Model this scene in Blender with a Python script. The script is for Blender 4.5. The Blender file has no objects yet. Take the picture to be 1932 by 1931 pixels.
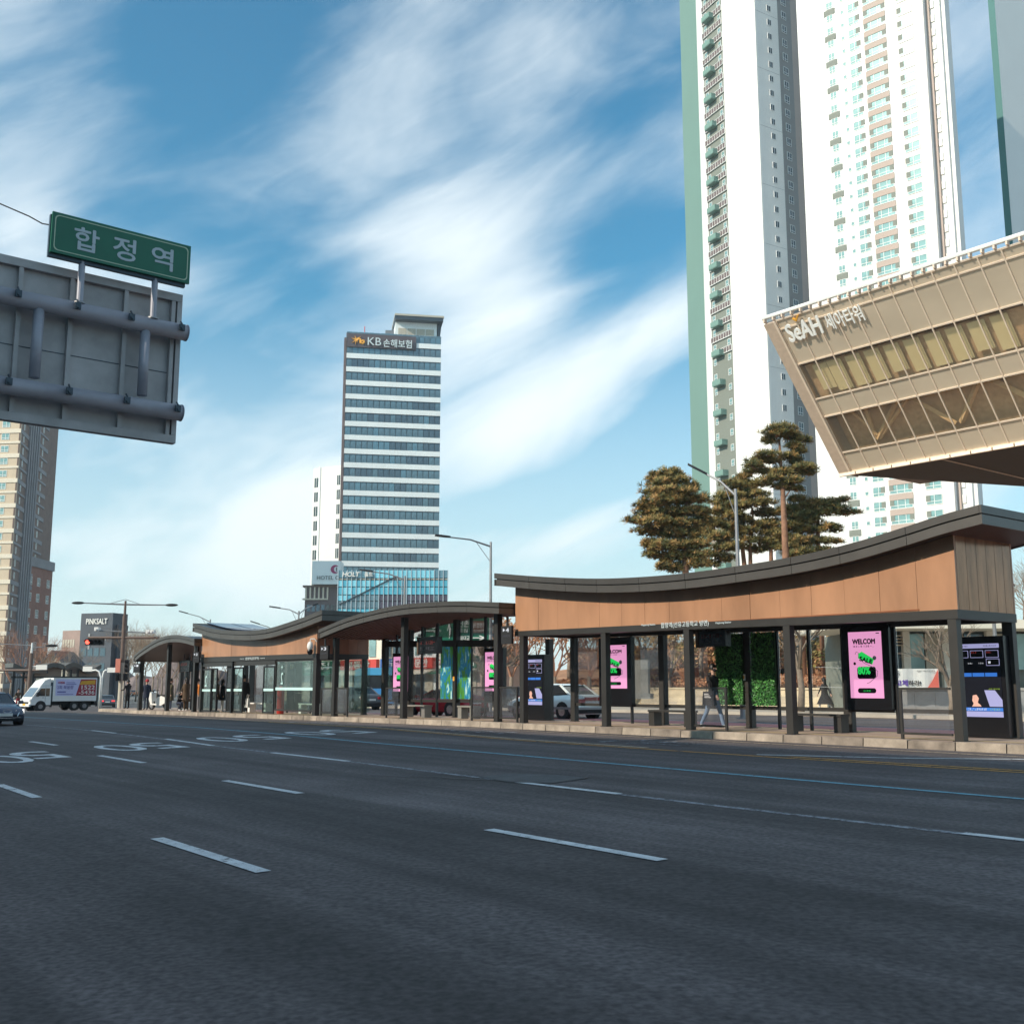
import bpy, bmesh, math, random
from mathutils import Vector, Matrix
import numpy as np
R = math.radians
random.seed(7)
SC = bpy.context.scene
COL = SC.collection

# ---------------- camera ----------------
F, CX, CY = 2050.0, 966.0, 965.5
PIT = math.atan((1292 - CY) / F)
CAMZ = 1.35
cd = bpy.data.cameras.new('camera')
cam = bpy.data.objects.new('camera', cd)
COL.objects.link(cam)
cam.location = (0, 0, CAMZ)
cam.rotation_euler = (math.pi / 2 + PIT, 0, 0)
cd.sensor_width = 36
cd.lens = 36 * F / 1932.0
cd.clip_start = 0.1
cd.clip_end = 9000
SC.camera = cam

# ---------------- sky ----------------
SUN_DIR = Vector((-0.80, -0.50, 0.0)).normalized()
SUN_EL = R(30.5)
w = bpy.data.worlds.new('World')
SC.world = w
w.use_nodes = True
wn = w.node_tree
for n in list(wn.nodes):
    wn.nodes.remove(n)


def wnode(t, **k):
    n = wn.nodes.new(t)
    for a, b in k.items():
        setattr(n, a, b)
    return n


def wmath(op, a, b=None, clamp=False):
    n = wn.nodes.new('ShaderNodeMath')
    n.operation = op
    n.use_clamp = clamp
    for i, x in enumerate((a, b)):
        if x is None:
            continue
        if isinstance(x, (int, float)):
            n.inputs[i].default_value = x
        else:
            wn.links.new(x, n.inputs[i])
    return n.outputs[0]


sky = wnode('ShaderNodeTexSky', sky_type='NISHITA', sun_disc=False)
sky.sun_elevation = SUN_EL
sky.sun_rotation = math.atan2(SUN_DIR.x, SUN_DIR.y)
sky.air_density = 1.15
sky.dust_density = 0.9
sky.ozone_density = 2.2
tc = wnode('ShaderNodeTexCoord')
sep = wnode('ShaderNodeSeparateXYZ')
wn.links.new(tc.outputs['Generated'], sep.inputs[0])
az = wmath('ARCTAN2', sep.outputs[0], sep.outputs[1])
el = wmath('ARCSINE', sep.outputs[2])
# cloud streaks: warped noise stretched along a direction rising to the right
ca_, sa_ = math.cos(R(24)), math.sin(R(24))
a1 = wmath('ADD', wmath('MULTIPLY', az, ca_), wmath('MULTIPLY', el, sa_))
b1 = wmath('SUBTRACT', wmath('MULTIPLY', el, ca_), wmath('MULTIPLY', az, sa_))
cmb = wnode('ShaderNodeCombineXYZ')
wn.links.new(wmath('MULTIPLY', a1, 2.2), cmb.inputs[0])
wn.links.new(wmath('MULTIPLY', b1, 6.0), cmb.inputs[1])
nz = wnode('ShaderNodeTexNoise')
nz.inputs['Scale'].default_value = 1.5
nz.inputs['Detail'].default_value = 7
nz.inputs['Roughness'].default_value = 0.52
nz.inputs['Distortion'].default_value = 0.55
wn.links.new(cmb.outputs[0], nz.inputs['Vector'])
cmb2 = wnode('ShaderNodeCombineXYZ')
wn.links.new(wmath('MULTIPLY', a1, 5.0), cmb2.inputs[0])
wn.links.new(wmath('MULTIPLY', b1, 17.0), cmb2.inputs[1])
nz2 = wnode('ShaderNodeTexNoise')
nz2.inputs['Scale'].default_value = 1.6
nz2.inputs['Detail'].default_value = 9
nz2.inputs['Roughness'].default_value = 0.62
nz2.inputs['Distortion'].default_value = 0.9
wn.links.new(cmb2.outputs[0], nz2.inputs['Vector'])
acc = wmath('ADD', wmath('MULTIPLY', wmath('SUBTRACT', nz.outputs[0], 0.5), 1.75), wmath('MULTIPLY', wmath('SUBTRACT', nz2.outputs[0], 0.5), 0.36))


def dirpix(u, v):
    a = (u - CX) / F
    b = (CY - v) / F
    x, y, z = a, math.cos(PIT) - b * math.sin(PIT), math.sin(PIT) + b * math.cos(PIT)
    l = math.sqrt(x * x + y * y + z * z)
    return math.atan2(x, y), math.asin(z / l)


def cloud(u, v, su, sv, tilt, amp):
    """a cloud bank centred on one direction of the sky (sizes in degrees)"""
    global acc
    A, E = dirpix(u, v)
    c, s = math.cos(R(tilt)), math.sin(R(tilt))
    da = wmath('SUBTRACT', az, A)
    de = wmath('SUBTRACT', el, E)
    p = wmath('DIVIDE', wmath('ADD', wmath('MULTIPLY', da, c), wmath('MULTIPLY', de, s)), R(su))
    q = wmath('DIVIDE', wmath('SUBTRACT', wmath('MULTIPLY', de, c), wmath('MULTIPLY', da, s)), R(sv))
    d2 = wmath('ADD', wmath('MULTIPLY', p, p), wmath('MULTIPLY', q, q))
    g = wmath('EXPONENT', wmath('MULTIPLY', d2, -1.0))
    acc = wmath('ADD', acc, wmath('MULTIPLY', g, amp))


for c_ in [(880, 480, 7, 3.2, 12, .62), (960, 600, 5, 2.0, 30, .35), (980, 800, 5.5, 3.2, 28, .62), (1150, 690, 6.5, 1.7, 28, .45),
           (1230, 610, 5, 1.2, 28, .25), (1100, 1010, 5, 1.8, 10, .5), (560, 980, 6, 4, 25, .85), (250, 560, 6, 1.3, 25, .18),
           (60, 470, 3, 2.2, 10, .6), (540, 760, 7, 1.5, 20, .16), (300, 1080, 10, 3.2, 0, .35), (1000, 1150, 14, 2.2, 0, .4),
           (1150, 460, 5.5, 2.3, 25, -.55), (520, 500, 6.5, 1.9, -8, -.45), (1240, 820, 6, 1.0, 22, -.35), (960, 950, 5, 1.1, 8, -.45),
           (560, 640, 5, 2.5, 20, -.25), (880, 150, 9, 6, 20, .25), (420, 180, 9, 6, 20, -.3), (1260, 120, 9, 5, 20, -.25),
           (180, 750, 5, 4, 0, -.1)]:
    cloud(*c_)
cl = wnode('ShaderNodeMapRange', interpolation_type='SMOOTHSTEP')
cl.inputs['From Min'].default_value = -0.42
cl.inputs['From Max'].default_value = 0.88
wn.links.new(acc, cl.inputs['Value'])
low = wnode('ShaderNodeMapRange')
low.inputs['From Min'].default_value = 0.34
low.inputs['From Max'].default_value = 0.0
low.inputs['To Min'].default_value = 0.0
low.inputs['To Max'].default_value = 0.74
wn.links.new(el, low.inputs['Value'])
tint = wnode('ShaderNodeMixRGB', blend_type='MULTIPLY')
tint.inputs[0].default_value = 1.0
tint.inputs[2].default_value = (0.40, 1.12, 1.24, 1)
wn.links.new(sky.outputs[0], tint.inputs[1])
mx = wnode('ShaderNodeMixRGB')
mx.inputs[2].default_value = (8.9, 9.6, 9.8, 1)
wn.links.new(tint.outputs[0], mx.inputs[1])
wn.links.new(wmath('MAXIMUM', wmath('MULTIPLY', cl.outputs[0], 0.93), low.outputs[0]), mx.inputs[0])
bg = wnode('ShaderNodeBackground')
bg.inputs[1].default_value = 0.085
wn.links.new(mx.outputs[0], bg.inputs[0])
wo = wnode('ShaderNodeOutputWorld')
wn.links.new(bg.outputs[0], wo.inputs[0])

# ---------------- sun ----------------
sd = bpy.data.lights.new('sun', 'SUN')
sd.energy = 3.3
sd.angle = R(0.5)
sd.color = (1.0, 0.88, 0.72)
so = bpy.data.objects.new('sun', sd)
COL.objects.link(so)
sv_ = Vector((SUN_DIR.x * math.cos(SUN_EL), SUN_DIR.y * math.cos(SUN_EL), math.sin(SUN_EL)))
so.rotation_euler = sv_.to_track_quat('Z', 'Y').to_euler()
so.location = (-40, -40, 60)
vs = SC.view_settings
vs.view_transform = 'Standard'
vs.look = 'None'
vs.exposure = 0.6
vs.gamma = 1
vs.use_curve_mapping = False
SC.cycles.max_bounces = 6
SC.cycles.transparent_max_bounces = 12

# ---------------- frames of reference ----------------
CP, SP = math.cos(PIT), math.sin(PIT)
CA, SA = .6225, -.7826                      # the road runs along r (to the right), q points away across it
O = (9.5, 23.2)
RANG = math.atan2(SA, CA)


def RQ(r, q, z=0.0):
    return Vector((O[0] + CA * r - SA * q, O[1] + SA * r + CA * q, z))


def IRQ(x, y):
    x -= O[0]
    y -= O[1]
    return (CA * x + SA * y, -SA * x + CA * y)


def ray(u, v):
    a = (u - CX) / F
    b = (CY - v) / F
    return (a, CP - b * SP, SP + b * CP)


def Pd(u, v, Y):
    d = ray(u, v)
    k = Y / d[1]
    return Vector((d[0] * k, Y, CAMZ + d[2] * k))


def zg(r, q):
    return max(-1.3, -.0065 * max(0., -r - 18) - .010 * max(0., -r - 56)) - .018 * min(max(-q - 1, 0), 22)


def L(u, v, q):
    d = ray(u, v)
    k = (q + (-SA) * O[0] + CA * O[1]) / (-SA * d[0] + CA * d[1])
    return IRQ(d[0] * k, d[1] * k)[0], CAMZ + d[2] * k


def G(u, v, dz=0.0):
    d = ray(u, v)
    z = 0
    for i in range(30):
        k = (z + dz - CAMZ) / d[2]
        r, q = IRQ(d[0] * k, d[1] * k)
        z = .5 * z + .5 * zg(r, q)
    return r, q, z


# ---------------- materials ----------------
def mat(name, col, rough=.6, metal=0.0, var=.12, scale=3.0, bump=0.0, emis=0.0, spec=.5, coord='Object', fine=0.0, stretch=None):
    m = bpy.data.materials.new(name)
    m.use_nodes = True
    nt = m.node_tree
    b = nt.nodes['Principled BSDF']
    b.inputs['Roughness'].default_value = rough
    b.inputs['Metallic'].default_value = metal
    b.inputs['Specular IOR Level'].default_value = spec
    c4 = (col[0], col[1], col[2], 1)
    b.inputs['Base Color'].default_value = c4 if not emis else (col[0] * .25, col[1] * .25, col[2] * .25, 1)
    if emis:
        b.inputs['Emission Color'].default_value = c4
        b.inputs['Emission Strength'].default_value = emis
    if var or bump:
        if coord == 'World':
            g = nt.nodes.new('ShaderNodeNewGeometry')
            src = g.outputs['Position']
        else:
            g = nt.nodes.new('ShaderNodeTexCoord')
            src = g.outputs['Object']
        if stretch:
            mp = nt.nodes.new('ShaderNodeMapping')
            mp.inputs['Scale'].default_value = stretch
            nt.links.new(src, mp.inputs[0])
            src = mp.outputs[0]
        n = nt.nodes.new('ShaderNodeTexNoise')
        n.inputs['Scale'].default_value = scale
        n.inputs['Detail'].default_value = 6
        n.inputs['Roughness'].default_value = .6
        nt.links.new(src, n.inputs['Vector'])
        if var:
            r = nt.nodes.new('ShaderNodeMapRange')
            r.inputs['From Min'].default_value = .3
            r.inputs['From Max'].default_value = .7
            r.inputs['To Min'].default_value = 1 - var
            r.inputs['To Max'].default_value = 1 + var
            nt.links.new(n.outputs[0], r.inputs[0])
            val = r.outputs[0]
            if fine:
                n2 = nt.nodes.new('ShaderNodeTexNoise')
                n2.inputs['Scale'].default_value = scale * 40
                n2.inputs['Detail'].default_value = 3
                nt.links.new(src, n2.inputs['Vector'])
                r2 = nt.nodes.new('ShaderNodeMapRange')
                r2.inputs['From Min'].default_value = .3
                r2.inputs['From Max'].default_value = .7
                r2.inputs['To Min'].default_value = 1 - fine
                r2.inputs['To Max'].default_value = 1 + fine
                nt.links.new(n2.outputs[0], r2.inputs[0])
                mu = nt.nodes.new('ShaderNodeMath')
                mu.operation = 'MULTIPLY'
                nt.links.new(val, mu.inputs[0])
                nt.links.new(r2.outputs[0], mu.inputs[1])
                val = mu.outputs[0]
            x = nt.nodes.new('ShaderNodeVectorMath')
            x.operation = 'SCALE'
            x.inputs[0].default_value = col[:3]
            nt.links.new(val, x.inputs['Scale'])
            nt.links.new(x.outputs[0], b.inputs['Base Color'])
        if bump:
            bp = nt.nodes.new('ShaderNodeBump')
            bp.inputs['Strength'].default_value = bump
            bp.inputs['Distance'].default_value = .02
            nt.links.new(n.outputs[0], bp.inputs['Height'])
            nt.links.new(bp.outputs[0], b.inputs['Normal'])
    return m


def glass(name, tintc=(.8, .9, .9), opac=.12, rough=.03, refl=.5):
    m = bpy.data.materials.new(name)
    m.use_nodes = True
    nt = m.node_tree
    for n in list(nt.nodes):
        nt.nodes.remove(n)
    o = nt.nodes.new('ShaderNodeOutputMaterial')
    tr = nt.nodes.new('ShaderNodeBsdfTransparent')
    tr.inputs[0].default_value = (*tintc, 1)
    gl = nt.nodes.new('ShaderNodeBsdfGlossy')
    gl.inputs['Roughness'].default_value = rough
    df = nt.nodes.new('ShaderNodeBsdfDiffuse')
    df.inputs[0].default_value = (tintc[0] * .6, tintc[1] * .6, tintc[2] * .6, 1)
    fr = nt.nodes.new('ShaderNodeFresnel')
    fr.inputs[0].default_value = 1.45
    mu = nt.nodes.new('ShaderNodeMath')
    mu.operation = 'MULTIPLY'
    mu.inputs[1].default_value = refl * 2
    nt.links.new(fr.outputs[0], mu.inputs[0])
    m1 = nt.nodes.new('ShaderNodeMixShader')
    m1.inputs[0].default_value = opac
    nt.links.new(tr.outputs[0], m1.inputs[1])
    nt.links.new(df.outputs[0], m1.inputs[2])
    m2 = nt.nodes.new('ShaderNodeMixShader')
    nt.links.new(mu.outputs[0], m2.inputs[0])
    nt.links.new(m1.outputs[0], m2.inputs[1])
    nt.links.new(gl.outputs[0], m2.inputs[2])
    nt.links.new(m2.outputs[0], o.inputs[0])
    return m


M = {}


def mm(k, *a, **kw):
    M[k] = mat(k, *a, **kw)




def asphalt_mat(name, col):
    m = mat(name, col, .9, var=.16, scale=.45, bump=.3, fine=.42, coord='World')
    nt = m.node_tree
    bs = nt.nodes['Principled BSDF']
    link_ = bs.inputs['Base Color'].links[0]
    src = link_.from_socket
    g = nt.nodes.new('ShaderNodeNewGeometry')
    mp = nt.nodes.new('ShaderNodeMapping')
    mp.vector_type = 'POINT'
    mp.inputs['Rotation'].default_value = (0, 0, -RANG)
    nt.links.new(g.outputs['Position'], mp.inputs[0])
    prev = src
    for sc_, amp, d in (((.03, .8, 1), .28, 2), ((.10, 3.2, 1), .18, 4), ((.5, .5, 1), .12, 5)):
        mp2 = nt.nodes.new('ShaderNodeMapping')
        mp2.inputs['Scale'].default_value = sc_
        nt.links.new(mp.outputs[0], mp2.inputs[0])
        n = nt.nodes.new('ShaderNodeTexNoise')
        n.inputs['Scale'].default_value = 1
        n.inputs['Detail'].default_value = d
        nt.links.new(mp2.outputs[0], n.inputs['Vector'])
        r = nt.nodes.new('ShaderNodeMapRange')
        r.inputs['From Min'].default_value = .35
        r.inputs['From Max'].default_value = .65
        r.inputs['To Min'].default_value = 1 - amp
        r.inputs['To Max'].default_value = 1 + amp
        nt.links.new(n.outputs[0], r.inputs[0])
        x = nt.nodes.new('ShaderNodeVectorMath')
        x.operation = 'SCALE'
        nt.links.new(prev, x.inputs[0])
        nt.links.new(r.outputs[0], x.inputs['Scale'])
        prev = x.outputs[0]
    nt.links.new(prev, bs.inputs['Base Color'])
    return m


M['asphalt'] = asphalt_mat('asphalt', (.086, .073, .074))


def paint_mat(name, col, under=(.05, .052, .058), lo=.40, hi=.52, scale=9):
    """road paint worn through to the asphalt in patches"""
    m = mat(name, col, .75, var=.18, scale=4, fine=.25, coord='World')
    nt = m.node_tree
    bs = nt.nodes['Principled BSDF']
    src = bs.inputs['Base Color'].links[0].from_socket
    g = nt.nodes.new('ShaderNodeNewGeometry')
    n = nt.nodes.new('ShaderNodeTexNoise')
    n.inputs['Scale'].default_value = scale
    n.inputs['Detail'].default_value = 7
    n.inputs['Roughness'].default_value = .7
    nt.links.new(g.outputs['Position'], n.inputs['Vector'])
    r = nt.nodes.new('ShaderNodeMapRange')
    r.inputs['From Min'].default_value = lo
    r.inputs['From Max'].default_value = hi
    nt.links.new(n.outputs[0], r.inputs[0])
    mxx = nt.nodes.new('ShaderNodeMixRGB')
    mxx.inputs[1].default_value = (*under, 1)
    nt.links.new(r.outputs[0], mxx.inputs[0])
    nt.links.new(src, mxx.inputs[2])
    nt.links.new(mxx.outputs[0], bs.inputs['Base Color'])
    return m


mm('asphalt_old', (.075, .077, .08), .9, var=.3, scale=.8, bump=.3, fine=.3, coord='World')
mm('asphalt_patch', (.085, .085, .088), .9, var=.25, scale=3, bump=.3, fine=.3, coord='World')
mm('tar', (.012, .012, .014), .5, var=.2)
mm('ground', (.17, .165, .155), .9, var=.2, scale=.3, coord='World', fine=.15)
mm('sidewalk', (.40, .35, .29), .85, var=.15, scale=.7, bump=.2, coord='World', fine=.12)
mm('paving', (.37, .27, .21), .8, var=.22, scale=1.2, coord='World', fine=.12, bump=.1)
mm('paving2', (.43, .32, .17), .8, var=.2, scale=1.2, coord='World', fine=.12)
mm('kerb', (.33, .275, .22), .85, var=.45, scale=1.6, bump=.4, coord='World', fine=.12)
mm('kerb_dark', (.23, .19, .155), .85, var=.4, scale=2.5, bump=.4, coord='World')
mm('redlane', (.50, .19, .18), .85, var=.3, scale=.7, bump=.2, coord='World', fine=.2)
M['white_line'] = paint_mat('white_line', (.62, .64, .66), lo=.34, hi=.44)
M['worn_line'] = paint_mat('worn_line', (.30, .32, .36), lo=.42, hi=.56)
M['tan_line'] = paint_mat('tan_line', (.46, .36, .27), lo=.36, hi=.50)
M['yellow_line'] = paint_mat('yellow_line', (.56, .28, .06), lo=.36, hi=.50)
M['blue_line'] = paint_mat('blue_line', (.14, .36, .46), lo=.34, hi=.48)
mm('steel', (.050, .047, .044), .42, .35, var=.12, scale=2)
mm('steel_dark', (.022, .022, .024), .45, .2, var=.1, scale=2)
mm('fascia', (.092, .084, .077), .38, .4, var=.12, scale=1.2)
mm('fascia_low', (.108, .098, .089), .38, .4, var=.12, scale=1.2)
mm('orange', (.395, .205, .115), .36, 0, var=.22, scale=.8, spec=.5, stretch=(1, 1, .3))
mm('orange_end', (.30, .15, .085), .16, .55, var=.3, scale=1.6, spec=.3, bump=.25, stretch=(2.5, 2.5, .5))
mm('trim_and_shade_brown', (.26, .10, .05), .3, 0, var=.2, scale=2)
mm('slat', (.22, .11, .085), .5, 0, var=.25, scale=4)
mm('soffit', (.05, .035, .03), .5, 0, var=.1)
mm('black', (.008, .008, .010), .25, 0, var=0)
mm('matte_black', (.012, .012, .014), .7, 0, var=0)
mm('rubber', (.02, .02, .021), .8, var=.1)
mm('white', (.78, .78, .76), .55, var=.06)
mm('white_gloss', (.80, .80, .78), .2, var=.02)
mm('chrome', (.6, .6, .62), .2, .9, var=0)
mm('grey_metal', (.28, .28, .29), .45, .5, var=.12)
mm('pipe_paint', (.33, .335, .385), .45, .1, var=.15, scale=1.4)
mm('silver_paint', (.39, .375, .375), .5, .1, var=.2, scale=1.4)
mm('concrete', (.38, .36, .33), .85, var=.2, scale=1.2, bump=.2, fine=.1, coord='World')
mm('solar', (.012, .022, .06), .15, .1, var=.1)
mm('bench', (.24, .23, .21), .5, .1, var=.1)
M['glass_clear'] = glass('glass_clear', (.975, .98, .98), .015, .02, .35)
M['glass_rail'] = glass('glass_rail', (.91, .91, .93), .035, .05, .25)
M['glass_green'] = glass('glass_green', (.78, .86, .83), .01, .02, .16)
M['glass_dark'] = glass('glass_dark', (.68, .70, .71), .03, .03, .5)
mm('frost', (.55, .80, .78), .4, var=.05, emis=0)
mm('red', (.60, .035, .025), .4, var=.05)


# ---------------- mesh builder ----------------
class B:
    def __init__(s):
        s.v = []
        s.f = []
        s.m = []

    def quad(s, a, b, c, d, mi=0):
        n = len(s.v)
        s.v += [tuple(a), tuple(b), tuple(c), tuple(d)]
        s.f.append((n, n + 1, n + 2, n + 3))
        s.m.append(mi)

    def poly(s, pts, mi=0):
        n = len(s.v)
        s.v += [tuple(p) for p in pts]
        s.f.append(tuple(range(n, n + len(pts))))
        s.m.append(mi)

    def hexa(s, p, mi=0):
        """8 points: bottom ring 0-3 counter-clockwise, top ring 4-7"""
        n = len(s.v)
        s.v += [tuple(x) for x in p]
        for q in ((3, 2, 1, 0), (4, 5, 6, 7), (0, 1, 5, 4), (1, 2, 6, 5), (2, 3, 7, 6), (3, 0, 4, 7)):
            s.f.append(tuple(n + i for i in q))
            s.m.append(mi)

    def box(s, x0, x1, y0, y1, z0, z1, mi=0):
        if x0 > x1: x0, x1 = x1, x0
        if y0 > y1: y0, y1 = y1, y0
        if z0 > z1: z0, z1 = z1, z0
        s.hexa([(x0, y0, z0), (x1, y0, z0), (x1, y1, z0), (x0, y1, z0), (x0, y0, z1), (x1, y0, z1), (x1, y1, z1), (x0, y1, z1)], mi)

    def tube(s, p0, p1, r0, r1=None, n=8, mi=0, caps=True):
        if r1 is None: r1 = r0
        p0 = Vector(p0)
        p1 = Vector(p1)
        d = (p1 - p0)
        if d.length < 1e-6: return
        d.normalize()
        a = d.orthogonal().normalized()
        b = d.cross(a)
        k = len(s.v)
        for p, r in ((p0, r0), (p1, r1)):
            for i in range(n):
                t = 2 * math.pi * i / n
                s.v.append(tuple(p + a * (r * math.cos(t)) + b * (r * math.sin(t))))
        for i in range(n):
            j = (i + 1) % n
            s.f.append((k + i, k + j, k + n + j, k + n + i))
            s.m.append(mi)
        if caps:
            s.f.append(tuple(k + n + i for i in range(n)))
            s.m.append(mi)
            s.f.append(tuple(k + i for i in reversed(range(n))))
            s.m.append(mi)

    def path(s, pts, r, n=8, mi=0):
        rs = r if isinstance(r, (list, tuple)) else [r] * len(pts)
        pts = [Vector(p) for p in pts]
        k = len(s.v)
        prev = None
        for i, p in enumerate(pts):
            d = (pts[min(i + 1, len(pts) - 1)] - pts[max(i - 1, 0)]).normalized()
            if prev is None:
                a = d.orthogonal().normalized()
            else:
                a = (prev - d * prev.dot(d)).normalized()
            prev = a
            b = d.cross(a)
            for j in range(n):
                t = 2 * math.pi * j / n
                s.v.append(tuple(p + a * (rs[i] * math.cos(t)) + b * (rs[i] * math.sin(t))))
        for i in range(len(pts) - 1):
            for j in range(n):
                jj = (j + 1) % n
                s.f.append((k + i * n + j, k + i * n + jj, k + (i + 1) * n + jj, k + (i + 1) * n + j))
                s.m.append(mi)
        e = k + (len(pts) - 1) * n
        s.f.append(tuple(e + j for j in range(n)))
        s.m.append(mi)
        s.f.append(tuple(k + j for j in reversed(range(n))))
        s.m.append(mi)

    def extr(s, poly, axis, a0, a1, mi=0):
        """extrude a 2-D outline along an axis; outline coordinates are the two other axes in order"""
        def P(p, a):
            if axis == 'x': return (a, p[0], p[1])
            if axis == 'y': return (p[0], a, p[1])
            return (p[0], p[1], a)
        n = len(s.v)
        k = len(poly)
        s.v += [P(p, a0) for p in poly] + [P(p, a1) for p in poly]
        for i in range(k):
            j = (i + 1) % k
            s.f.append((n + i, n + j, n + k + j, n + k + i))
            s.m.append(mi)
        s.f.append(tuple(n + i for i in reversed(range(k))))
        s.m.append(mi)
        s.f.append(tuple(n + k + i for i in range(k)))
        s.m.append(mi)

    def ball(s, c, rx, ry=None, rz=None, n=8, m=6, mi=0):
        ry = ry or rx
        rz = rz or rx
        k = len(s.v)
        for i in range(m + 1):
            a = math.pi * i / m
            for j in range(n):
                t = 2 * math.pi * j / n
                s.v.append((c[0] + rx * math.sin(a) * math.cos(t), c[1] + ry * math.sin(a) * math.sin(t), c[2] + rz * math.cos(a)))
        for i in range(m):
            for j in range(n):
                jj = (j + 1) % n
                s.f.append((k + i * n + j, k + (i + 1) * n + j, k + (i + 1) * n + jj, k + i * n + jj))
                s.m.append(mi)

    def mesh(s, name, mats):
        me = bpy.data.meshes.new(name)
        me.from_pydata(s.v, [], s.f)
        for m_ in (mats if isinstance(mats, (list, tuple)) else [mats]):
            me.materials.append(M[m_] if isinstance(m_, str) else m_)
        if any(s.m):
            me.polygons.foreach_set('material_index', s.m)
        me.update()
        return me

    def out(s, name, mats, parent=None, loc=None, rot=None, smooth=False, fix=True, merge=False):
        me = s.mesh(name, mats)
        if fix or merge:
            bm = bmesh.new()
            bm.from_mesh(me)
            if merge:
                bmesh.ops.remove_doubles(bm, verts=bm.verts, dist=1e-4)
            bmesh.ops.recalc_face_normals(bm, faces=bm.faces)
            bm.to_mesh(me)
            bm.free()
        if smooth:
            me.polygons.foreach_set('use_smooth', [True] * len(me.polygons))
        return link(me, name, parent, loc, rot)


def link(me, name, parent=None, loc=None, rot=None):
    o = bpy.data.objects.new(name, me)
    COL.objects.link(o)
    if parent is not None:
        o.parent = parent
    if loc is not None:
        o.location = loc
    if rot is not None:
        o.rotation_euler = rot
    return o


def tag(o, label=None, cat=None, group=None, kind=None):
    if label: o['label'] = label
    if cat: o['category'] = cat
    if group: o['group'] = group
    if kind: o['kind'] = kind
    return o


def thing(name, label, cat, loc=(0, 0, 0), rz=0.0, group=None):
    o = bpy.data.objects.new(name, None)
    o.empty_display_size = .3
    COL.objects.link(o)
    o.location = loc
    o.rotation_euler = (0, 0, rz)
    return tag(o, label, cat, group)


def copy_tree(o, parent=None):
    c = o.copy()
    COL.objects.link(c)
    c.parent = parent
    for ch in list(o.children):
        copy_tree(ch, c)
    return c


TXT = {}


def text(s, name, m, parent=None, loc=(0, 0, 0), rot=(R(90), 0, 0), w=None, h=None, ext=.01, bold=0.0, mirror=False, shear=0.0):
    """flat lettering whose lower left corner is at loc"""
    c = bpy.data.curves.new('lettering', 'FONT')
    c.body = s
    c.size = 1
    c.extrude = 0
    c.offset = 0
    c.resolution_u = 3
    c.shear = shear
    o = bpy.data.objects.new('lettering', c)
    COL.objects.link(o)
    dg = bpy.context.evaluated_depsgraph_get()
    me = bpy.data.meshes.new_from_object(o.evaluated_get(dg))
    bpy.data.objects.remove(o)
    n = len(me.vertices)
    co = np.empty(n * 3)
    me.vertices.foreach_get('co', co)
    co = co.reshape(-1, 3)
    mn, mxx = co.min(0), co.max(0)
    sx = (w / (mxx[0] - mn[0])) if w else (h / (mxx[1] - mn[1]))
    sy = (h / (mxx[1] - mn[1])) if h else sx
    co[:, 0] = (co[:, 0] - mn[0]) * sx
    co[:, 1] = (co[:, 1] - mn[1]) * sy
    if mirror:
        co[:, 0] = (mxx[0] - mn[0]) * sx - co[:, 0]
    me.vertices.foreach_set('co', co.ravel())
    bm = bmesh.new()
    bm.from_mesh(me)
    if bold > .004:
        # thicken the strokes with slightly shifted copies, each a hair behind the last
        base = bm.faces[:]
        bd = bold * min(sx, sy) * .55
        for k_, (ox, oy) in enumerate(((-bd, 0), (bd, 0), (0, bd), (0, -bd))):
            g = bmesh.ops.duplicate(bm, geom=base)
            for v in g['geom']:
                if isinstance(v, bmesh.types.BMVert):
                    v.co.x += ox
                    v.co.y += oy
                    v.co.z -= .0006 * (k_ + 1)
    if ext:
        g = bmesh.ops.extrude_face_region(bm, geom=bm.faces[:])
        for v in g['geom']:
            if isinstance(v, bmesh.types.BMVert):
                v.co.z += ext
    bmesh.ops.recalc_face_normals(bm, faces=bm.faces)
    bm.to_mesh(me)
    bm.free()
    me.materials.clear()
    me.materials.append(M[m] if isinstance(m, str) else m)
    for p in me.polygons:
        p.material_index = 0
    return link(me, name, parent, loc, rot)


def interp(pts, n):
    """smooth resample of a polyline given as (x, z)"""
    xs = [p[0] for p in pts]
    zs = [p[1] for p in pts]
    k = len(xs)
    ms = []
    for i in range(k):
        a, b = max(i - 1, 0), min(i + 1, k - 1)
        ms.append((zs[b] - zs[a]) / (xs[b] - xs[a]))
    out = []
    for j in range(n):
        x = xs[0] + (xs[-1] - xs[0]) * j / (n - 1)
        i = max(0, min(k - 2, next((q for q in range(k - 1) if x <= xs[q + 1]), k - 2)))
        h = xs[i + 1] - xs[i]
        t = (x - xs[i]) / h
        z = ((2 * t ** 3 - 3 * t * t + 1) * zs[i] + (t ** 3 - 2 * t * t + t) * h * ms[i] + (-2 * t ** 3 + 3 * t * t) * zs[i + 1] + (t ** 3 - t * t) * h * ms[i + 1])
        out.append((x, z))
    return out

# ================= setting: ground, road, platform =================
def sheet(name, rs, qs, dz, m, parent=None, kind='structure', label=None):
    b = B()
    nr, nq = len(rs), len(qs)
    for r in rs:
        for q in qs:
            p = RQ(r, q, zg(r, q) + dz)
            b.v.append(tuple(p))
    for i in range(nr - 1):
        for j in range(nq - 1):
            a = i * nq + j
            b.f.append((a, a + nq, a + nq + 1, a + 1))
            b.m.append(0)
    o = b.out(name, m, parent, fix=False)
    for p in o.data.polygons:
        if p.normal.z < 0:
            o.data.flip_normals()
            break
    if parent is None:
        tag(o, label, None, None, kind)
    return o


def rng(a, b, st):
    n = max(1, int(round(abs(b - a) / st)))
    return [a + (b - a) * i / n for i in range(n + 1)]


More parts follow.
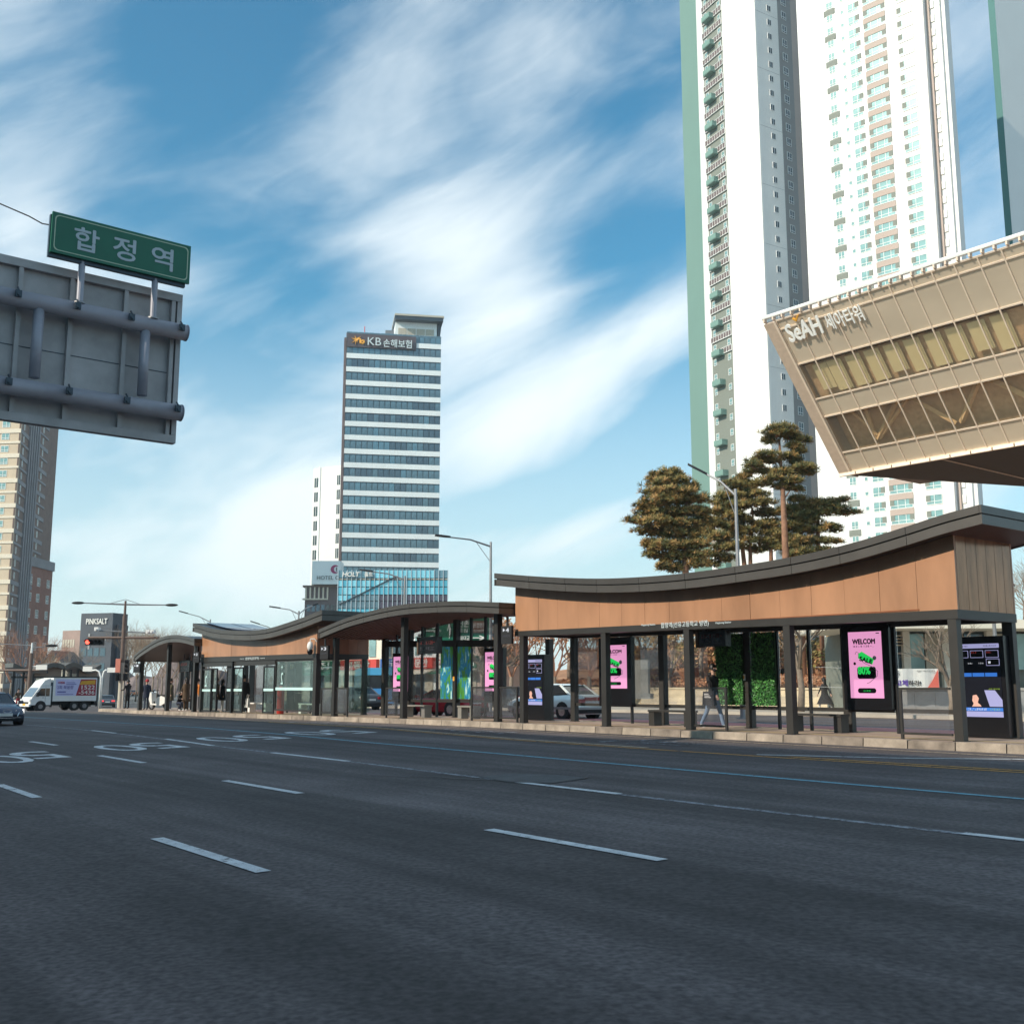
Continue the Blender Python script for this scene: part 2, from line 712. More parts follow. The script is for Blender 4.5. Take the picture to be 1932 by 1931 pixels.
gr = [-1200, -600] + rng(-300, -160, 20) + rng(-153, 60, 3) + [150, 600, 1200]
gq = [-1200, -600, -100, -60, -40, -30, -26, -23, -18, -12, -6, -3, -1, 0, 5, 20, 40, 80, 300, 700, 1200]
sheet('ground', gr, gq, -.03, 'ground', label='grey city ground reaching the horizon')
road = sheet('road', rng(-260, 70, 3), [-24, -23, -20, -16, -12, -8, -5, -3, -1, 0, 6, 12, 18, 24.5], 0.0, 'asphalt',
             label='wide dark asphalt road running past the bus stops')
sheet('side_street', rng(-150, -72, 6), [24.5, 40, 70, 110], .002, 'asphalt_old', label='asphalt side street crossing beyond the bus platform')


def strip(name, pts, wd, m, dz=.006, parent=None):
    """painted line along (r, q) points"""
    b = B()
    P = [Vector((p[0], p[1], 0)) for p in pts]
    dens = []
    for i in range(len(P) - 1):
        n = max(1, int((P[i + 1] - P[i]).length / 2))
        for j in range(n):
            dens.append(P[i].lerp(P[i + 1], j / n))
    dens.append(P[-1])
    L_ = []
    for i, p in enumerate(dens):
        d = (dens[min(i + 1, len(dens) - 1)] - dens[max(i - 1, 0)]).normalized()
        n = Vector((-d.y, d.x, 0)) * wd / 2
        for q in (p + n, p - n):
            L_.append(tuple(RQ(q.x, q.y, zg(q.x, q.y) + dz)))
    b.v = L_
    for i in range(len(dens) - 1):
        b.f.append((2 * i, 2 * i + 1, 2 * i + 3, 2 * i + 2))
        b.m.append(0)
    o = b.out(name, m, parent or road, fix=False)
    if o.data.polygons[0].normal.z < 0:
        o.data.flip_normals()
    return o


def gp(*uv):
    return [G(u, v)[:2] for u, v in uv]


yel = [(-75, -1.9)] + [(-45.6, -1.95), (-35.7, -1.9), (-27.7, -2.3), (-20, -2.75), (-10.4, -3.9), (-5.5, -4.1), (-1.6, -4.15), (8, -4.0), (20, -3.8)]
strip('yellow_line', [(r, q - .02) for r, q in yel if r > -30], .13, 'yellow_line')
strip('yellow_line', [(r, q + .28) for r, q in yel if r > -2.5], .12, 'yellow_line')
strip('white_edge_line', [(r, q + .26) for r, q in yel if r < -2], .17, 'tan_line')
strip('white_edge_line', [(-2.4, -3.85), (0.2, -2.8), (2.6, -1.2)], .12, 'white_line')
strip('kerb_line', [(14, -1.0), (2.5, -1.1), (-16, -1.0), (-48, -.95), (-58, -.6)], .10, 'tan_line')
strip('blue_guide_line', [(-75, -6.0), (-42.7, -6.0), (-25.5, -6.1), (-12.5, -7.0), (-6.4, -7.2), (0.9, -7.48), (5, -7.57), (25, -7.7)], .13, 'blue_line')
strip('worn_lane_line', [(-80, -9.0), (-31.5, -9.2), (-27, -9.35), (-14.5, -10.3), (-7.4, -10.48), (-1.7, -10.76), (2.5, -10.88), (20, -11.1)], .12, 'worn_line', dz=.004)
for a, b_ in (((-27.0, -9.34), (-24.0, -9.55)), ((-18.6, -9.95), (-14.5, -10.3)), ((-10.9, -10.42), (-7.4, -10.48)), ((-1.74, -10.76), (0.78, -10.82)), ((6, -10.9), (9, -10.95))):
    strip('lane_dash', [a, b_], .15, 'white_line', dz=.008)
for a, b_ in (((-29, -12.8), (-26, -12.9)), ((-20.9, -12.98), (-18.1, -13.07)), ((-13.25, -13.53), (-10.3, -13.59)), ((-5.4, -14.0), (-2.64, -14.04)), ((2.3, -14.3), (5, -14.35)),
              ((-22.5, -16.5), (-19.8, -16.55)), ((-15, -16.75), (-12.3, -16.8)), ((-7.6, -17.0), (-5.0, -17.1)), ((0.3, -17.3), (3, -17.35)), ((-11, -20.2), (-8, -20.3))):
    strip('lane_dash', [a, b_], .15, 'white_line', dz=.008)
for k in range(9):
    r0 = -71.5
    q0 = -9.6 + k * 1.15
    strip('crosswalk_bar', [(r0 - 2.6, q0), (r0 + 2.4, q0)], .5, 'white_line', dz=.008)
strip('stop_line', [(-65.5, -14), (-65.5, -1.5)], .35, 'white_line', dz=.008)


def floor_text(s, r, q, w, h, m='white_line'):
    """numerals painted for drivers heading right; w across the road, h along it"""
    o = text(s, 'painted_numeral', m, None, w=w, h=h, ext=0)
    me = o.data
    for v in me.vertices:
        rr = r + v.co.y - h / 2
        qq = q - (v.co.x - w / 2)
        p = RQ(rr, qq, zg(rr, qq) + .008)
        v.co = p
    me.update()
    if me.polygons[0].normal.z < 0:
        me.flip_normals()
    o.rotation_euler = (0, 0, 0)
    o.parent = road
    return o


for (u0, v0), (u5, v5) in (((226, 1410.5), (296, 1406)), ((418, 1394.5), (489, 1390)), ((584, 1383), (652, 1379.5)), ((10, 1432), (72, 1424))):
    r, q, _ = G(u0, v0)
    floor_text('0', r, q, .95, 2.7)
    r, q, _ = G(u5, v5)
    floor_text('5', r, q, .95, 2.7)
floor_text('버스', -25, -1.55, .95, 5, 'worn_line')
floor_text('전용', -14.5, -2.1, .95, 3.8, 'worn_line')
floor_text('버스', -6.8, -2.5, 1.3, 3.2, 'worn_line')
# worn patch, cracks and a few stains
b = B()
pc = gp((903, 1466), (960, 1459), (1050, 1462), (1105, 1467), (1085, 1472), (1040, 1478), (960, 1476))
b.poly([tuple(RQ(r, q, zg(r, q) + .010)) for r, q in pc])
o = b.out('asphalt_patch', 'asphalt_patch', road, fix=False)
if o.data.polygons[0].normal.z < 0: o.data.flip_normals()
rc = random.Random(3)
for (u0, v0), (u1, v1), n in (((700, 1462), (1000, 1474), 7), ((610, 1412), (690, 1405), 5), ((1030, 1476), (1120, 1466), 5), ((1250, 1385), (1480, 1398), 5)):
    A = G(u0, v0)
    Z = G(u1, v1)
    pts = [(A[0] + (Z[0] - A[0]) * i / n + rc.uniform(-.1, .1), A[1] + (Z[1] - A[1]) * i / n + rc.uniform(-.12, .12)) for i in range(n + 1)]
    strip('tar_crack', pts, .045, 'tar', dz=.012)

# ---- bus platform with kerb stones ----
PH = .18
b = B()


def back_q(r):
    return 3.35 if r > -42 else (5.2 if r < -46 else 3.35 + (r + 42) * -.4625)


def front_q(r):
    if r > -48: return -.30
    if r > -57.5: return -.30 + (-48 - r) * .10
    return .65 + (-57.5 - r) * 1.3


rs = rng(12, -59.5, 1.1)
for i in range(len(rs) - 1):
    r0, r1 = rs[i], rs[i + 1]
    pts = [(r0, front_q(r0) + .19), (r0, back_q(r0) - .19), (r1, back_q(r1) - .19), (r1, front_q(r1) + .19)]
    b.quad(*[tuple(RQ(r, q, zg(r, 0) + PH - .004)) for r, q in pts])
plat = b.out('platform', 'paving', merge=True)
tag(plat, 'long raised paved bus platform island with stone kerb', None, None, 'structure')
for (r0, r1, q0, q1) in ((10, -15.3, .42, .72), (-16, -27, .42, .72), (-29, -40, .45, .7), (9, -15, 2.75, 2.95)):
    b = B()
    st = rng(r0, r1, .9)
    for i in range(len(st) - 1):
        b.quad(*[tuple(RQ(r, q, zg(r, 0) + PH + .001)) for r, q in ((st[i], q0), (st[i], q1), (st[i + 1], q1), (st[i + 1], q0))])
    b.out('tactile_strip', 'paving2', plat)
rk = random.Random(5)
kb = B()
kb.hexa([(-.5, 0.02, -.25), (.5, 0.02, -.25), (.5, .19, -.25), (-.5, .19, -.25), (-.5, .045, 0), (.5, .045, 0), (.5, .19, 0), (-.5, .19, 0)])
kme = kb.mesh('kerb_stone', 'kerb')
kme2 = kb.mesh('kerb_stone', 'kerb_dark')
for i in range(len(rs) - 1):
    r0, r1 = rs[i], rs[i + 1]
    for side in (0, 1):
        if side == 1 and i % 1: continue
        fq = front_q if side == 0 else back_q
        p0, p1 = RQ(r0, fq(r0)), RQ(r1, fq(r1))
        ln = (p1 - p0).length
        o = link(kme if rk.random() > .22 else kme2, 'kerb_stone', plat)
        if side == 0:
            d = (p0 - p1).normalized()
        else:
            d = (p1 - p0).normalized()
        o.location = ((p0 + p1) / 2) + Vector((0, 0, zg((r0 + r1) / 2, 0) + PH + rk.uniform(-.006, .004)))
        o.rotation_euler = (0, 0, math.atan2(d.y, d.x) + rk.uniform(-.004, .004))
        o.scale = ((ln - .025), 1, 1)

# red bus lane behind the platform, further lanes and far pavement
rl = sheet('red_bus_lane', rng(40, -62, 3), [3.5, 6, 9.4], .005, 'redlane', label='worn red painted bus lane behind the platform')
strip('white_edge_line', [(40, 9.6), (-62, 9.6)], .15, 'white_line', parent=rl)
strip('lane_line', [(40, 13), (-62, 13)], .13, 'worn_line', parent=rl)
strip('lane_line', [(40, 15.6), (-62, 15.6)], .13, 'worn_line', parent=rl)
strip('yellow_line', [(40, 18.3), (-62, 18.3)], .13, 'yellow_line', parent=rl)
b = B()
fr = rng(90, -60, 4)
for i in range(len(fr) - 1):
    r0, r1 = fr[i], fr[i + 1]
    b.quad(*[tuple(RQ(r, q, zg(r, 0) + .15)) for r, q in ((r0, 19), (r1, 19), (r1, 60), (r0, 60))])
    b.quad(*[tuple(RQ(r, 19, zg(r, 0) + z)) for r, z in ((r0, -.1), (r1, -.1), (r1, .15), (r0, .15))])
sw = b.out('pavement', 'sidewalk', merge=True)
tag(sw, 'pale pavement on the far side of the road', None, None, 'structure')
b = B()
for i in range(len(fr) - 1):
    r0, r1 = fr[i], fr[i + 1]
    b.quad(*[tuple(RQ(r, q, .15 - .4)) for r, q in ((r0, -24), (r0, -29.5), (r1, -29.5), (r1, -24))])
tag(b.out('near_pavement', 'sidewalk', merge=True), 'pavement on the near side of the road', None, None, 'structure')

# ================= bus shelters (local x = along the road to the right, local y = away) =================
QF, QB = -.5, 3.0


def prof(pts, q):
    out = []
    for u, v in pts:
        r, z = L(u, v, q)
        out.append((r, z))
    out.sort()
    return out


def shelter(label, r0):
    z = zg(r0, 0) + PH
    return thing('bus_shelter', label, 'bus shelter', RQ(r0, 0, z), RANG, 'curved roof shelters on the median bus platform'), r0, z


def roof(S, top, th, qf=QF, qb=QB, slats=False, seg=1.5, solar=None, arch=False):
    """top: list of (r, z world); th: fascia height. Local coordinates relative to the shelter."""
    t, r0, z0 = S
    n = 49
    tp = [(r - r0, z - z0) for r, z in interp(top, n)]
    g = .03

    def band(name, m, up, dn, y0, y1, i0, i1, cap=True):
        b = B()
        for i in range(i0, i1):
            (xa, za), (xb, zb) = tp[i], tp[i + 1]
            b.hexa([(xa, y0, za - dn), (xb, y0, zb - dn), (xb, y1, zb - dn), (xa, y1, za - dn), (xa, y0, za - up), (xb, y0, zb - up), (xb, y1, zb - up), (xa, y1, za - up)])
        return b.out(name, m, t, merge=True)
    band('roof_deck', 'steel', .035, th - .06, qf + .07, qb - .07, 0, n - 1)
    band('soffit', 'soffit', th - .055, th - .03, qf + .09, qb - .09, 0, n - 1)
    half = th * .46
    L_ = tp[-1][0] - tp[0][0]
    ns = max(3, int(L_ / seg))
    cuts = [round(k * (n - 1) / ns) for k in range(ns + 1)]
    for k in range(ns):
        i0, i1 = cuts[k], cuts[k + 1]
        for yy in (qf, qb - .05):
            for nm, mt, up, dn, off in (('fascia_panel', 'fascia', 0, half - g / 2, 0), ('lower_fascia_panel', 'fascia_low', half + g / 2, th, .025)):
                y0 = yy + (off if yy == qf else -off)
                b = B()
                for i in range(i0, i1):
                    (xa, za), (xb, zb) = tp[i], tp[i + 1]
                    if i == i1 - 1: xb -= .012
                    b.hexa([(xa, y0, za - dn), (xb, y0, zb - dn), (xb, y0 + .05, zb - dn), (xa, y0 + .05, za - dn), (xa, y0, za - up), (xb, y0, zb - up), (xb, y0 + .05, zb - up), (xa, y0 + .05, za - up)])
                b.out(nm, mt, t, merge=True)
    for (xe, ze, sx) in ((tp[0][0], tp[0][1], 1), (tp[-1][0], tp[-1][1], -1)):
        for nm, mt, up, dn in (('fascia_panel', 'fascia', 0, half - g / 2), ('lower_fascia_panel', 'fascia_low', half + g / 2, th)):
            b = B()
            b.box(xe - sx * .045, xe + sx * .004, qf, qb, ze - dn, ze - up)
            b.out(nm, mt, t)
    if slats:
        # slats run along the roof, hung under the soffit
        k = 0
        q = qf + .25
        while q < qb - .2:
            band('soffit_slat', 'slat', th - .028, th + .012, q, q + .09, 0, n - 1)
            q += .21
    if solar:
        for (a, bb, q0, q1) in solar:
            i0 = min(range(n), key=lambda i: abs(tp[i][0] + r0 - a))
            i1 = min(range(n), key=lambda i: abs(tp[i][0] + r0 - bb))
            b = B()
            for i in range(min(i0, i1), max(i0, i1)):
                (xa, za), (xb, zb) = tp[i], tp[i + 1]
                b.hexa([(xa, q0, za + .02), (xb, q0, zb + .02), (xb, q1, zb + .02), (xa, q1, za + .02), (xa, q0, za + .06), (xb, q0, zb + .06), (xb, q1, zb + .06), (xa, q1, za + .06)])
            b.out('solar_panel', 'solar', t, merge=True)
    return tp, n


def zat(tp, x):
    for i in range(len(tp) - 1):
        if tp[i][0] <= x <= tp[i + 1][0]:
            k = (x - tp[i][0]) / (tp[i + 1][0] - tp[i][0])
            return tp[i][1] * (1 - k) + tp[i + 1][1] * k
    return tp[0][1] if x < tp[0][0] else tp[-1][1]


def post(t, x, q, w, d, z0, z1, name='post', m='steel', foot=True):
    b = B()
    b.box(x - w / 2, x + w / 2, q, q + d, z0, z1)
    o = b.out(name, m, t)
    if foot:
        b = B()
        b.box(x - w / 2 - .03, x + w / 2 + .03, q - .03, q + d + .03, z0, z0 + .015)
        b.out('base_plate', 'steel_dark', o)
    return o


def beam(t, x0, x1, q0, q1, za0, za1, zb0, zb1, name='beam', m='steel'):
    """za: bottom, zb: top, at x0 / x1"""
    b = B()
    b.hexa([(x0, q0, za0), (x1, q0, za1), (x1, q1, za1), (x0, q1, za0), (x0, q0, zb0), (x1, q0, zb1), (x1, q1, zb1), (x0, q1, zb0)])
    return b.out(name, m, t)


def wall_panels(t, tp, xs, q0, q1, zbot, th, m='orange', name='wall_panel', gap=.007, sub=4, rp=random.Random(1)):
    for i in range(len(xs) - 1):
        a, bb = xs[i] + gap / 2, xs[i + 1] - gap / 2
        pts = [(a, zbot(a)), (bb, zbot(bb))]
        for k in range(sub + 1):
            x = bb + (a - bb) * k / sub
            pts.append((x, zat(tp, x) - th + .03))
        b = B()
        j = rp.uniform(-.004, .004)
        b.extr(pts, 'y', q0 + j, q1 + j)
        b.out(name, m, t)


def side_x(u, v, q):
    return L(u, v, q)[0]


# ---------- shelter 4 (nearest) ----------
T4 = [(934, 1081), (970, 1084), (1050, 1089), (1130, 1091), (1210, 1088), (1300, 1080), (1400, 1066), (1500, 1049), (1600, 1026), (1700, 996), (1780, 970), (1847, 952)]
S4 = shelter('nearest and longest shelter, orange wall under a roof rising to a peaked corner', 0.0)
t4, _, z4 = S4
top4 = prof(T4, QF)
th4 = .40
tp4, _ = roof(S4, top4, th4)
zb4 = lambda x: 2.945 - .0072 * x - z4
zl4 = lambda x: 2.75 - .0095 * x - z4
XL, XR = -15.1, 0.0
beam(t4, XL, XR, -.012, .2, zl4(XL), zl4(XR), zb4(XL), zb4(XR))
beam(t4, XL, XR, 2.3, 2.52, zl4(XL), zl4(XR), zb4(XL), zb4(XR), name='rear_beam')
for x in (XL, XR):
    x0, x1 = (x, x + .2) if x < -1 else (x - .2, x)
    beam(t4, x0, x1, .2, 2.3, zl4(x), zl4(x), zb4(x), zb4(x), name='end_beam')
b = B()
b.box(XL + .2, XR - .2, .2, 2.3, zb4(-7) - .04, zb4(-7))
b.out('ceiling', 'soffit', t4)
xs = [XR]
while xs[-1] > XL + 1.2: xs.append(xs[-1] - .93)
xs.append(XL)
xs = xs[::-1]
wall_panels(t4, tp4, xs, .01, .07, lambda x: zb4(x) + .002, th4)
b = B()
b.box(-10.9, XR - .9, -.006, .009, zb4(-3) + .005, zb4(-3) + .035)
b.out('wall_trim', 'trim_and_shade_brown', t4)
wall_panels(t4, tp4, xs, 2.44, 2.5, lambda x: zb4(x) + .002, th4, name='rear_wall_panel')
for (x, m_) in ((XR, 'orange_end'), (XL, 'orange_end')):
    qq = [.08, .50, .92, 1.34, 1.72, 2.08, 2.43]
    for i in range(len(qq) - 1):
        b = B()
        x0, x1 = (x - .06, x - .005) if x > -1 else (x + .005, x + .06)
        zt_ = zat(tp4, x) - th4 + .03
        b.box(x0, x1, qq[i] + .006, qq[i + 1] - .006, zb4(x) + .002, zt_)
        b.out('end_wall_panel', m_, t4)
# dark edge trim at the corner
for u, v in ((984, 1362), (1140, 1370), (1299, 1378), (1491, 1386), (1810, 1398)):
    x = side_x(u, v, 0.0)
    x = min(x, XR - .12)
    post(t4, x, .0, .20, .19, 0, zl4(x) - .003)
for u, w_ in ((1033, .22), (1080, .2), (1248, .22), (1411, .22), (1597, .24), (1908, .24)):
    x = side_x(u, 1300, 2.32)
    post(t4, min(x, XR - .14), 2.32, w_, .18, 0, zl4(x) - .003, name='rear_post')
for u in (1190, 1467, 1527, 1690):
    x = side_x(u, 1300, 2.36)
    post(t4, x, 2.37, .07, .07, 0, zl4(x) - .003, name='mullion', m='steel_dark', foot=False)
# rear low rail with glass panes above it
RX = sorted([side_x(u, 1300, 2.36) for u in (1033, 1080, 1190, 1248, 1411, 1467, 1527, 1597, 1690)] + [XR - .2])
for i in range(len(RX) - 1):
    a, c = RX[i] + .08, RX[i + 1] - .08
    if c - a < .3: continue
    if i not in (0,):
        b = B()
        b.box(a - .0, c + .0, 2.37, 2.43, .50, .60)
        b.out('rear_rail', 'steel', t4)
        b = B()
        b.box(a, c, 2.395, 2.405, .61, zl4(a) - .01)
        b.out('glass_pane', 'glass_clear', t4)


def hedge(t, x0, x1, q, z0, z1, seed, m1='leaf_dark'):
    """green wall panel: backing with thousands of leaves"""
    rh = random.Random(seed)
    b = B()
    b.box(x0, x1, q, q + .06, z0, z1)
    p = b.out('green_wall', 'hedge_back', t)
    b = B()
    n = int((x1 - x0) * (z1 - z0) * 900)
    for i in range(n):
        x, z = rh.uniform(x0, x1), rh.uniform(z0, z1)
        y = q - rh.uniform(.005, .07)
        a = rh.uniform(0, 6.28)
        l, wd = rh.uniform(.03, .065), rh.uniform(.010, .018)
        ti = rh.uniform(-.7, .7)
        dx, dz = math.cos(a) * l, math.sin(a) * l
        nx, nz = -math.sin(a) * wd, math.cos(a) * wd
        b.quad((x - dx, y, z - dz), (x + nx, y - .012 + ti * .02, z + nz), (x + dx, y - .02 - ti * .03, z + dz), (x - nx, y, z - nz), 0 if rh.random() > .3 else 1)
    o = b.out('leaves', [m1, 'leaf_light'], p, fix=False)
    o['kind'] = 'stuff'


mm('hedge_back', (.016, .05, .016), .8, var=.3)
mm('leaf_dark', (.035, .15, .035), .45, var=.4, scale=6)
mm('leaf_light', (.12, .38, .09), .4, var=.3, scale=6)
for k, (ua, ub) in enumerate(((1352, 1403), (1420, 1464))):
    hedge(t4, side_x(ua, 1280, 2.3), side_x(ub, 1280, 2.3), 2.28, .62, 2.60, 11 + k)
b = B()
x = side_x(1404, 1290, 2.3)
b.box(x - .055, x + .055, 2.285, 2.295, 1.30, 1.47)
nt_ = b.out('notice', 'white', t4)
b = B()
b.box(x - .035, x + .035, 2.281, 2.284, 1.34, 1.43)
mm('notice_yellow', (.75, .38, .05), .6, var=.05)
b.out('notice_print', 'notice_yellow', nt_)
# lettering on the beam
mm('lettering_white', (.62, .70, .72), .5, var=0)
xk0, zk0 = L(1247, 1184, -.02)
xk1, zk1 = L(1337, 1181, -.02)
o = text('합정역(선유고등학교 방면)', 'lettering', 'lettering_white', t4, (xk0, -.014, zk0 - z4 - .03), w=xk1 - xk0, h=.17, ext=.006, bold=.012)
for ua, ub, v in ((1210, 1236, 1180), (1350, 1379, 1176)):
    xa, za = L(ua, v, -.02)
    xb, _ = L(ub, v, -.02)
    text('Hapjeong Station', 'lettering', 'lettering_white', t4, (xa, -.014, za - z4 - .02), w=xb - xa, h=.065, ext=.005, bold=.01)

# ---------- shelter 3 (arched) ----------
def z3(x, y): return (900 + x / 2.122) / 1.8834, (1950 + y / 2.122) / 1.8834
T3 = [z3(*p) for p in ((495, 605), (600, 560), (700, 520), (850, 475), (1000, 440), (1150, 415), (1300, 403), (1450, 395), (1600, 393), (1750, 398), (1845, 402))]
S3 = shelter('open shelter with an arched roof between the two orange walled shelters, number three bay', -16.0)
t3, r3, zz3 = S3
top3 = prof(T3, -.62)
th3 = .36
tp3, _ = roof(S3, top3, th3, qf=-.62, qb=3.0, slats=True)
x0_, x1_ = tp3[0][0], tp3[-1][0]
bz = 2.62


def X3(u, q, v=1300): return side_x(u, v, q) - r3


for u in (628, 757.5, 935):
    x = X3(u, 0)
    post(t3, x, 0, .2, .2, 0 + (zg(x + r3, 0) + PH - zz3), zat(tp3, x) - th3)
for u, w_ in ((722, .24), (769, .2), (857, .22), (934, .2)):
    x = X3(u, 2.3)
    post(t3, x, 2.3, w_, .2, (zg(x + r3, 0) + PH - zz3), zat(tp3, x) - th3, name='rear_post')
for u in (746, 794, 823, 887, 914):
    x = X3(u, 2.35)
    post(t3, x, 2.35, .08, .08, (zg(x + r3, 0) + PH - zz3), zat(tp3, x) - th3, name='mullion', m='steel_dark', foot=False)
za_ = L(722, 1215, 2.3)[1] - zz3
zb_ = L(930, 1213, 2.3)[1] - zz3
xa, xb = X3(722, 2.3), X3(934, 2.3)
beam(t3, xa + .13, xb - .11, 2.32, 2.46, za_ - .12, zb_ - .12, za_ + .13, zb_ + .13, name='rear_beam')
RX3 = sorted(X3(u, 2.36) for u in (722, 746, 769, 794, 823, 857, 887, 914, 934))
for i in range(len(RX3) - 1):
    a, c = RX3[i] + .09, RX3[i + 1] - .09
    zf = zg(a + r3, 0) + PH - zz3
    b = B()
    b.box(a - .03, c + .03, 2.37, 2.43, zf + .55, zf + .66)
    b.out('rear_rail', 'steel', t3)
    b = B()
    b.box(a, c, 2.39, 2.40, zf + .68, za_ - .13)
    b.out('glass_pane', 'glass_clear', t3)
    b = B()
    zt_ = min(zat(tp3, a), zat(tp3, c)) - th3 - .03
    if zt_ > za_ + .3:
        b.box(a, c, 2.39, 2.40, za_ + .14, zt_)
        b.out('glass_pane', 'glass_clear', t3)
# printed river panels
mr = bpy.data.materials.new('river_print')
mr.use_nodes = True
nt = mr.node_tree
bs = nt.nodes['Principled BSDF']
bs.inputs['Roughness'].default_value = .3
g_ = nt.nodes.new('ShaderNodeTexCoord')
mp = nt.nodes.new('ShaderNodeMapping')
mp.inputs['Scale'].default_value = (4.0, 1, 1.1)
nt.links.new(g_.outputs['Object'], mp.inputs[0])
no = nt.nodes.new('ShaderNodeTexNoise')
no.inputs['Scale'].default_value = 1.25
no.inputs['Detail'].default_value = 5
no.inputs['Distortion'].default_value = 1.2
nt.links.new(mp.outputs[0], no.inputs['Vector'])
cr = nt.nodes.new('ShaderNodeValToRGB')
cr.color_ramp.elements[0].position = .33
cr.color_ramp.elements[0].color = (.03, .13, .02, 1)
cr.color_ramp.elements[1].position = .66
cr.color_ramp.elements[1].color = (.50, .68, .60, 1)
for p_, c_ in ((.45, (.06, .22, .03, 1)), (.485, (.01, .13, .26, 1)), (.57, (.012, .17, .32, 1)), (.61, (.16, .38, .34, 1))):
    e = cr.color_ramp.elements.new(p_)
    e.color = c_
nt.links.new(no.outputs[0], cr.inputs[0])
nt.links.new(cr.outputs[0], bs.inputs['Base Color'])
nt.links.new(cr.outputs[0], bs.inputs['Emission Color'])
bs.inputs['Emission Strength'].default_value = .18  # faint glow added to the printed panels
M['river_print'] = mr
for ua, ub in ((829.5, 852), (861.5, 886)):
    b = B()
    a, c = X3(ua, 2.3), X3(ub, 2.3)
    b.box(a, c, 2.33, 2.36, .68 + (zg(a + r3, 0) + PH - zz3), za_ - .12)
    b.out('printed_panel', 'river_print', t3)
b = B()
x = X3(855.5, 2.28, 1298)
b.box(x - .05, x + .05, 2.28, 2.295, 1.33, 1.50)
b.out('notice', 'notice_yellow', t3)

# ---------- shelter 2 (glass doors) ----------
def z5(x, y): return (680 + x / 3.864) / 1.8834, (2180 + y / 3.864) / 1.8834
T2 = [z5(*p) for p in ((25, 130), (150, 165), (270, 197), (400, 219), (600, 231), (800, 232), (950, 218), (1100, 190), (1250, 145), (1400, 95), (1550, 43))] + [z3(*p) for p in ((450, 485), (515, 460))]
S2 = shelter('glass fronted shelter with sliding doors and orange wall under a dished roof, number two bay', -28.25)
t2, r2, zz2 = S2
top2 = prof(T2, -.5)
th2 = .42
tp2, _ = roof(S2, top2, th2, solar=[(-40.2, -37.6, .2, 1.4), (-40.2, -37.6, 1.5, 2.7), (-37.4, -34.6, .2, 1.4), (-37.4, -34.6, 1.5, 2.7)])


def X2(u, q, v=1300): return side_x(u, v, q) - r2


fl = lambda x: zg(x + r2, 0) + PH - zz2
Xl, Xr = L(379, 1239, 0)[0] - r2, 0.0
zb2 = lambda x: (2.64 - .0065 * x) - zz2
zl2 = lambda x: (2.44 - .002 * x) - zz2
beam(t2, Xl, Xr, -.012, .2, zl2(Xl), zl2(Xr), zb2(Xl), zb2(Xr))
beam(t2, Xl, Xr, 2.3, 2.5, zl2(Xl), zl2(Xr), zb2(Xl), zb2(Xr), name='rear_beam')
for x in (Xl, Xr):
    x0, x1 = (x, x + .2) if x < -1 else (x - .2, x)
    beam(t2, x0, x1, .2, 2.3, zl2(x), zl2(x), zb2(x), zb2(x), name='end_beam')
b = B()
b.box(Xl + .2, Xr - .2, .2, 2.3, zb2(-6) - .05, zb2(-6) - .01)
b.out('ceiling', 'soffit', t2)
xs = [Xr]
while xs[-1] > Xl + 1.3: xs.append(xs[-1] - .93)
xs.append(Xl)
xs = xs[::-1]
wall_panels(t2, tp2, xs, .01, .07, lambda x: zb2(x) + .002, th2)
wall_panels(t2, tp2, xs, 2.44, 2.5, lambda x: zb2(x) + .002, th2, name='rear_wall_panel')
for x in (Xr, Xl):
    qq = [.08, .55, 1.02, 1.49, 1.96, 2.43]
    for i in range(5):
        b = B()
        x0, x1 = (x - .06, x - .005) if x > -1 else (x + .005, x + .06)
        b.box(x0, x1, qq[i] + .006, qq[i + 1] - .006, zb2(x) + .002, zat(tp2, x) - th2 + .03)
        b.out('end_wall_panel', 'trim_and_shade_brown', t2)  # shaded end of the orange wall, its shade put into a darker brown
post(t2, Xr - .13, 0, .26, .2, fl(0), zl2(0) - .003)
post(t2, Xl + .1, 0, .16, .16, fl(Xl), zl2(Xl) - .003)
xm = X2(z5(557, 900)[0], 0)
post(t2, xm, -.05, .1, .1, fl(xm), zl2(xm) - .003, m='steel_dark')
for x in (Xr - .13, Xl + .1, Xr - 4.2, Xr - 7.8):
    post(t2, x, 2.3, .2, .18, fl(x), zl2(x) - .003, name='rear_post')


def door(x0, x1, q, m, nm='sliding_door', band=True, transom=True):
    """framed glass leaf"""
    z0, z1 = fl(x0) + .03, fl(x0) + 2.12
    b = B()
    f_ = .06
    b.box(x0, x0 + f_, q, q + .05, z0, z1)
    b.box(x1 - f_, x1, q, q + .05, z0, z1)
    b.box(x0 + f_, x1 - f_, q, q + .05, z0, z0 + .08)
    b.box(x0 + f_, x1 - f_, q, q + .05, z1 - .08, z1)
    o = b.out(nm, 'steel_dark', t2)
    b = B()
    b.box(x0 + f_, x1 - f_, q + .02, q + .03, z0 + .08, z1 - .08)
    b.out('glass_pane', m, o)
    if band:
        b = B()
        b.box(x0 + f_, x1 - f_, q + .012, q + .018, z0 + .98, z0 + 1.09)
        b.out('safety_band', 'frost', o)
    return o


def xu(x, q=.05): return X2(z5(x, 900)[0], q)


d1 = door(xu(118), xu(265), .05, 'glass_green')
d2 = door(xu(265), xu(330), .10, 'glass_green')
d3 = door(xu(462), xu(540), .10, 'glass_dark')
d4 = door(xu(570), xu(700), .05, 'glass_green')
d5 = door(xu(978), xu(1132), .05, 'glass_green')
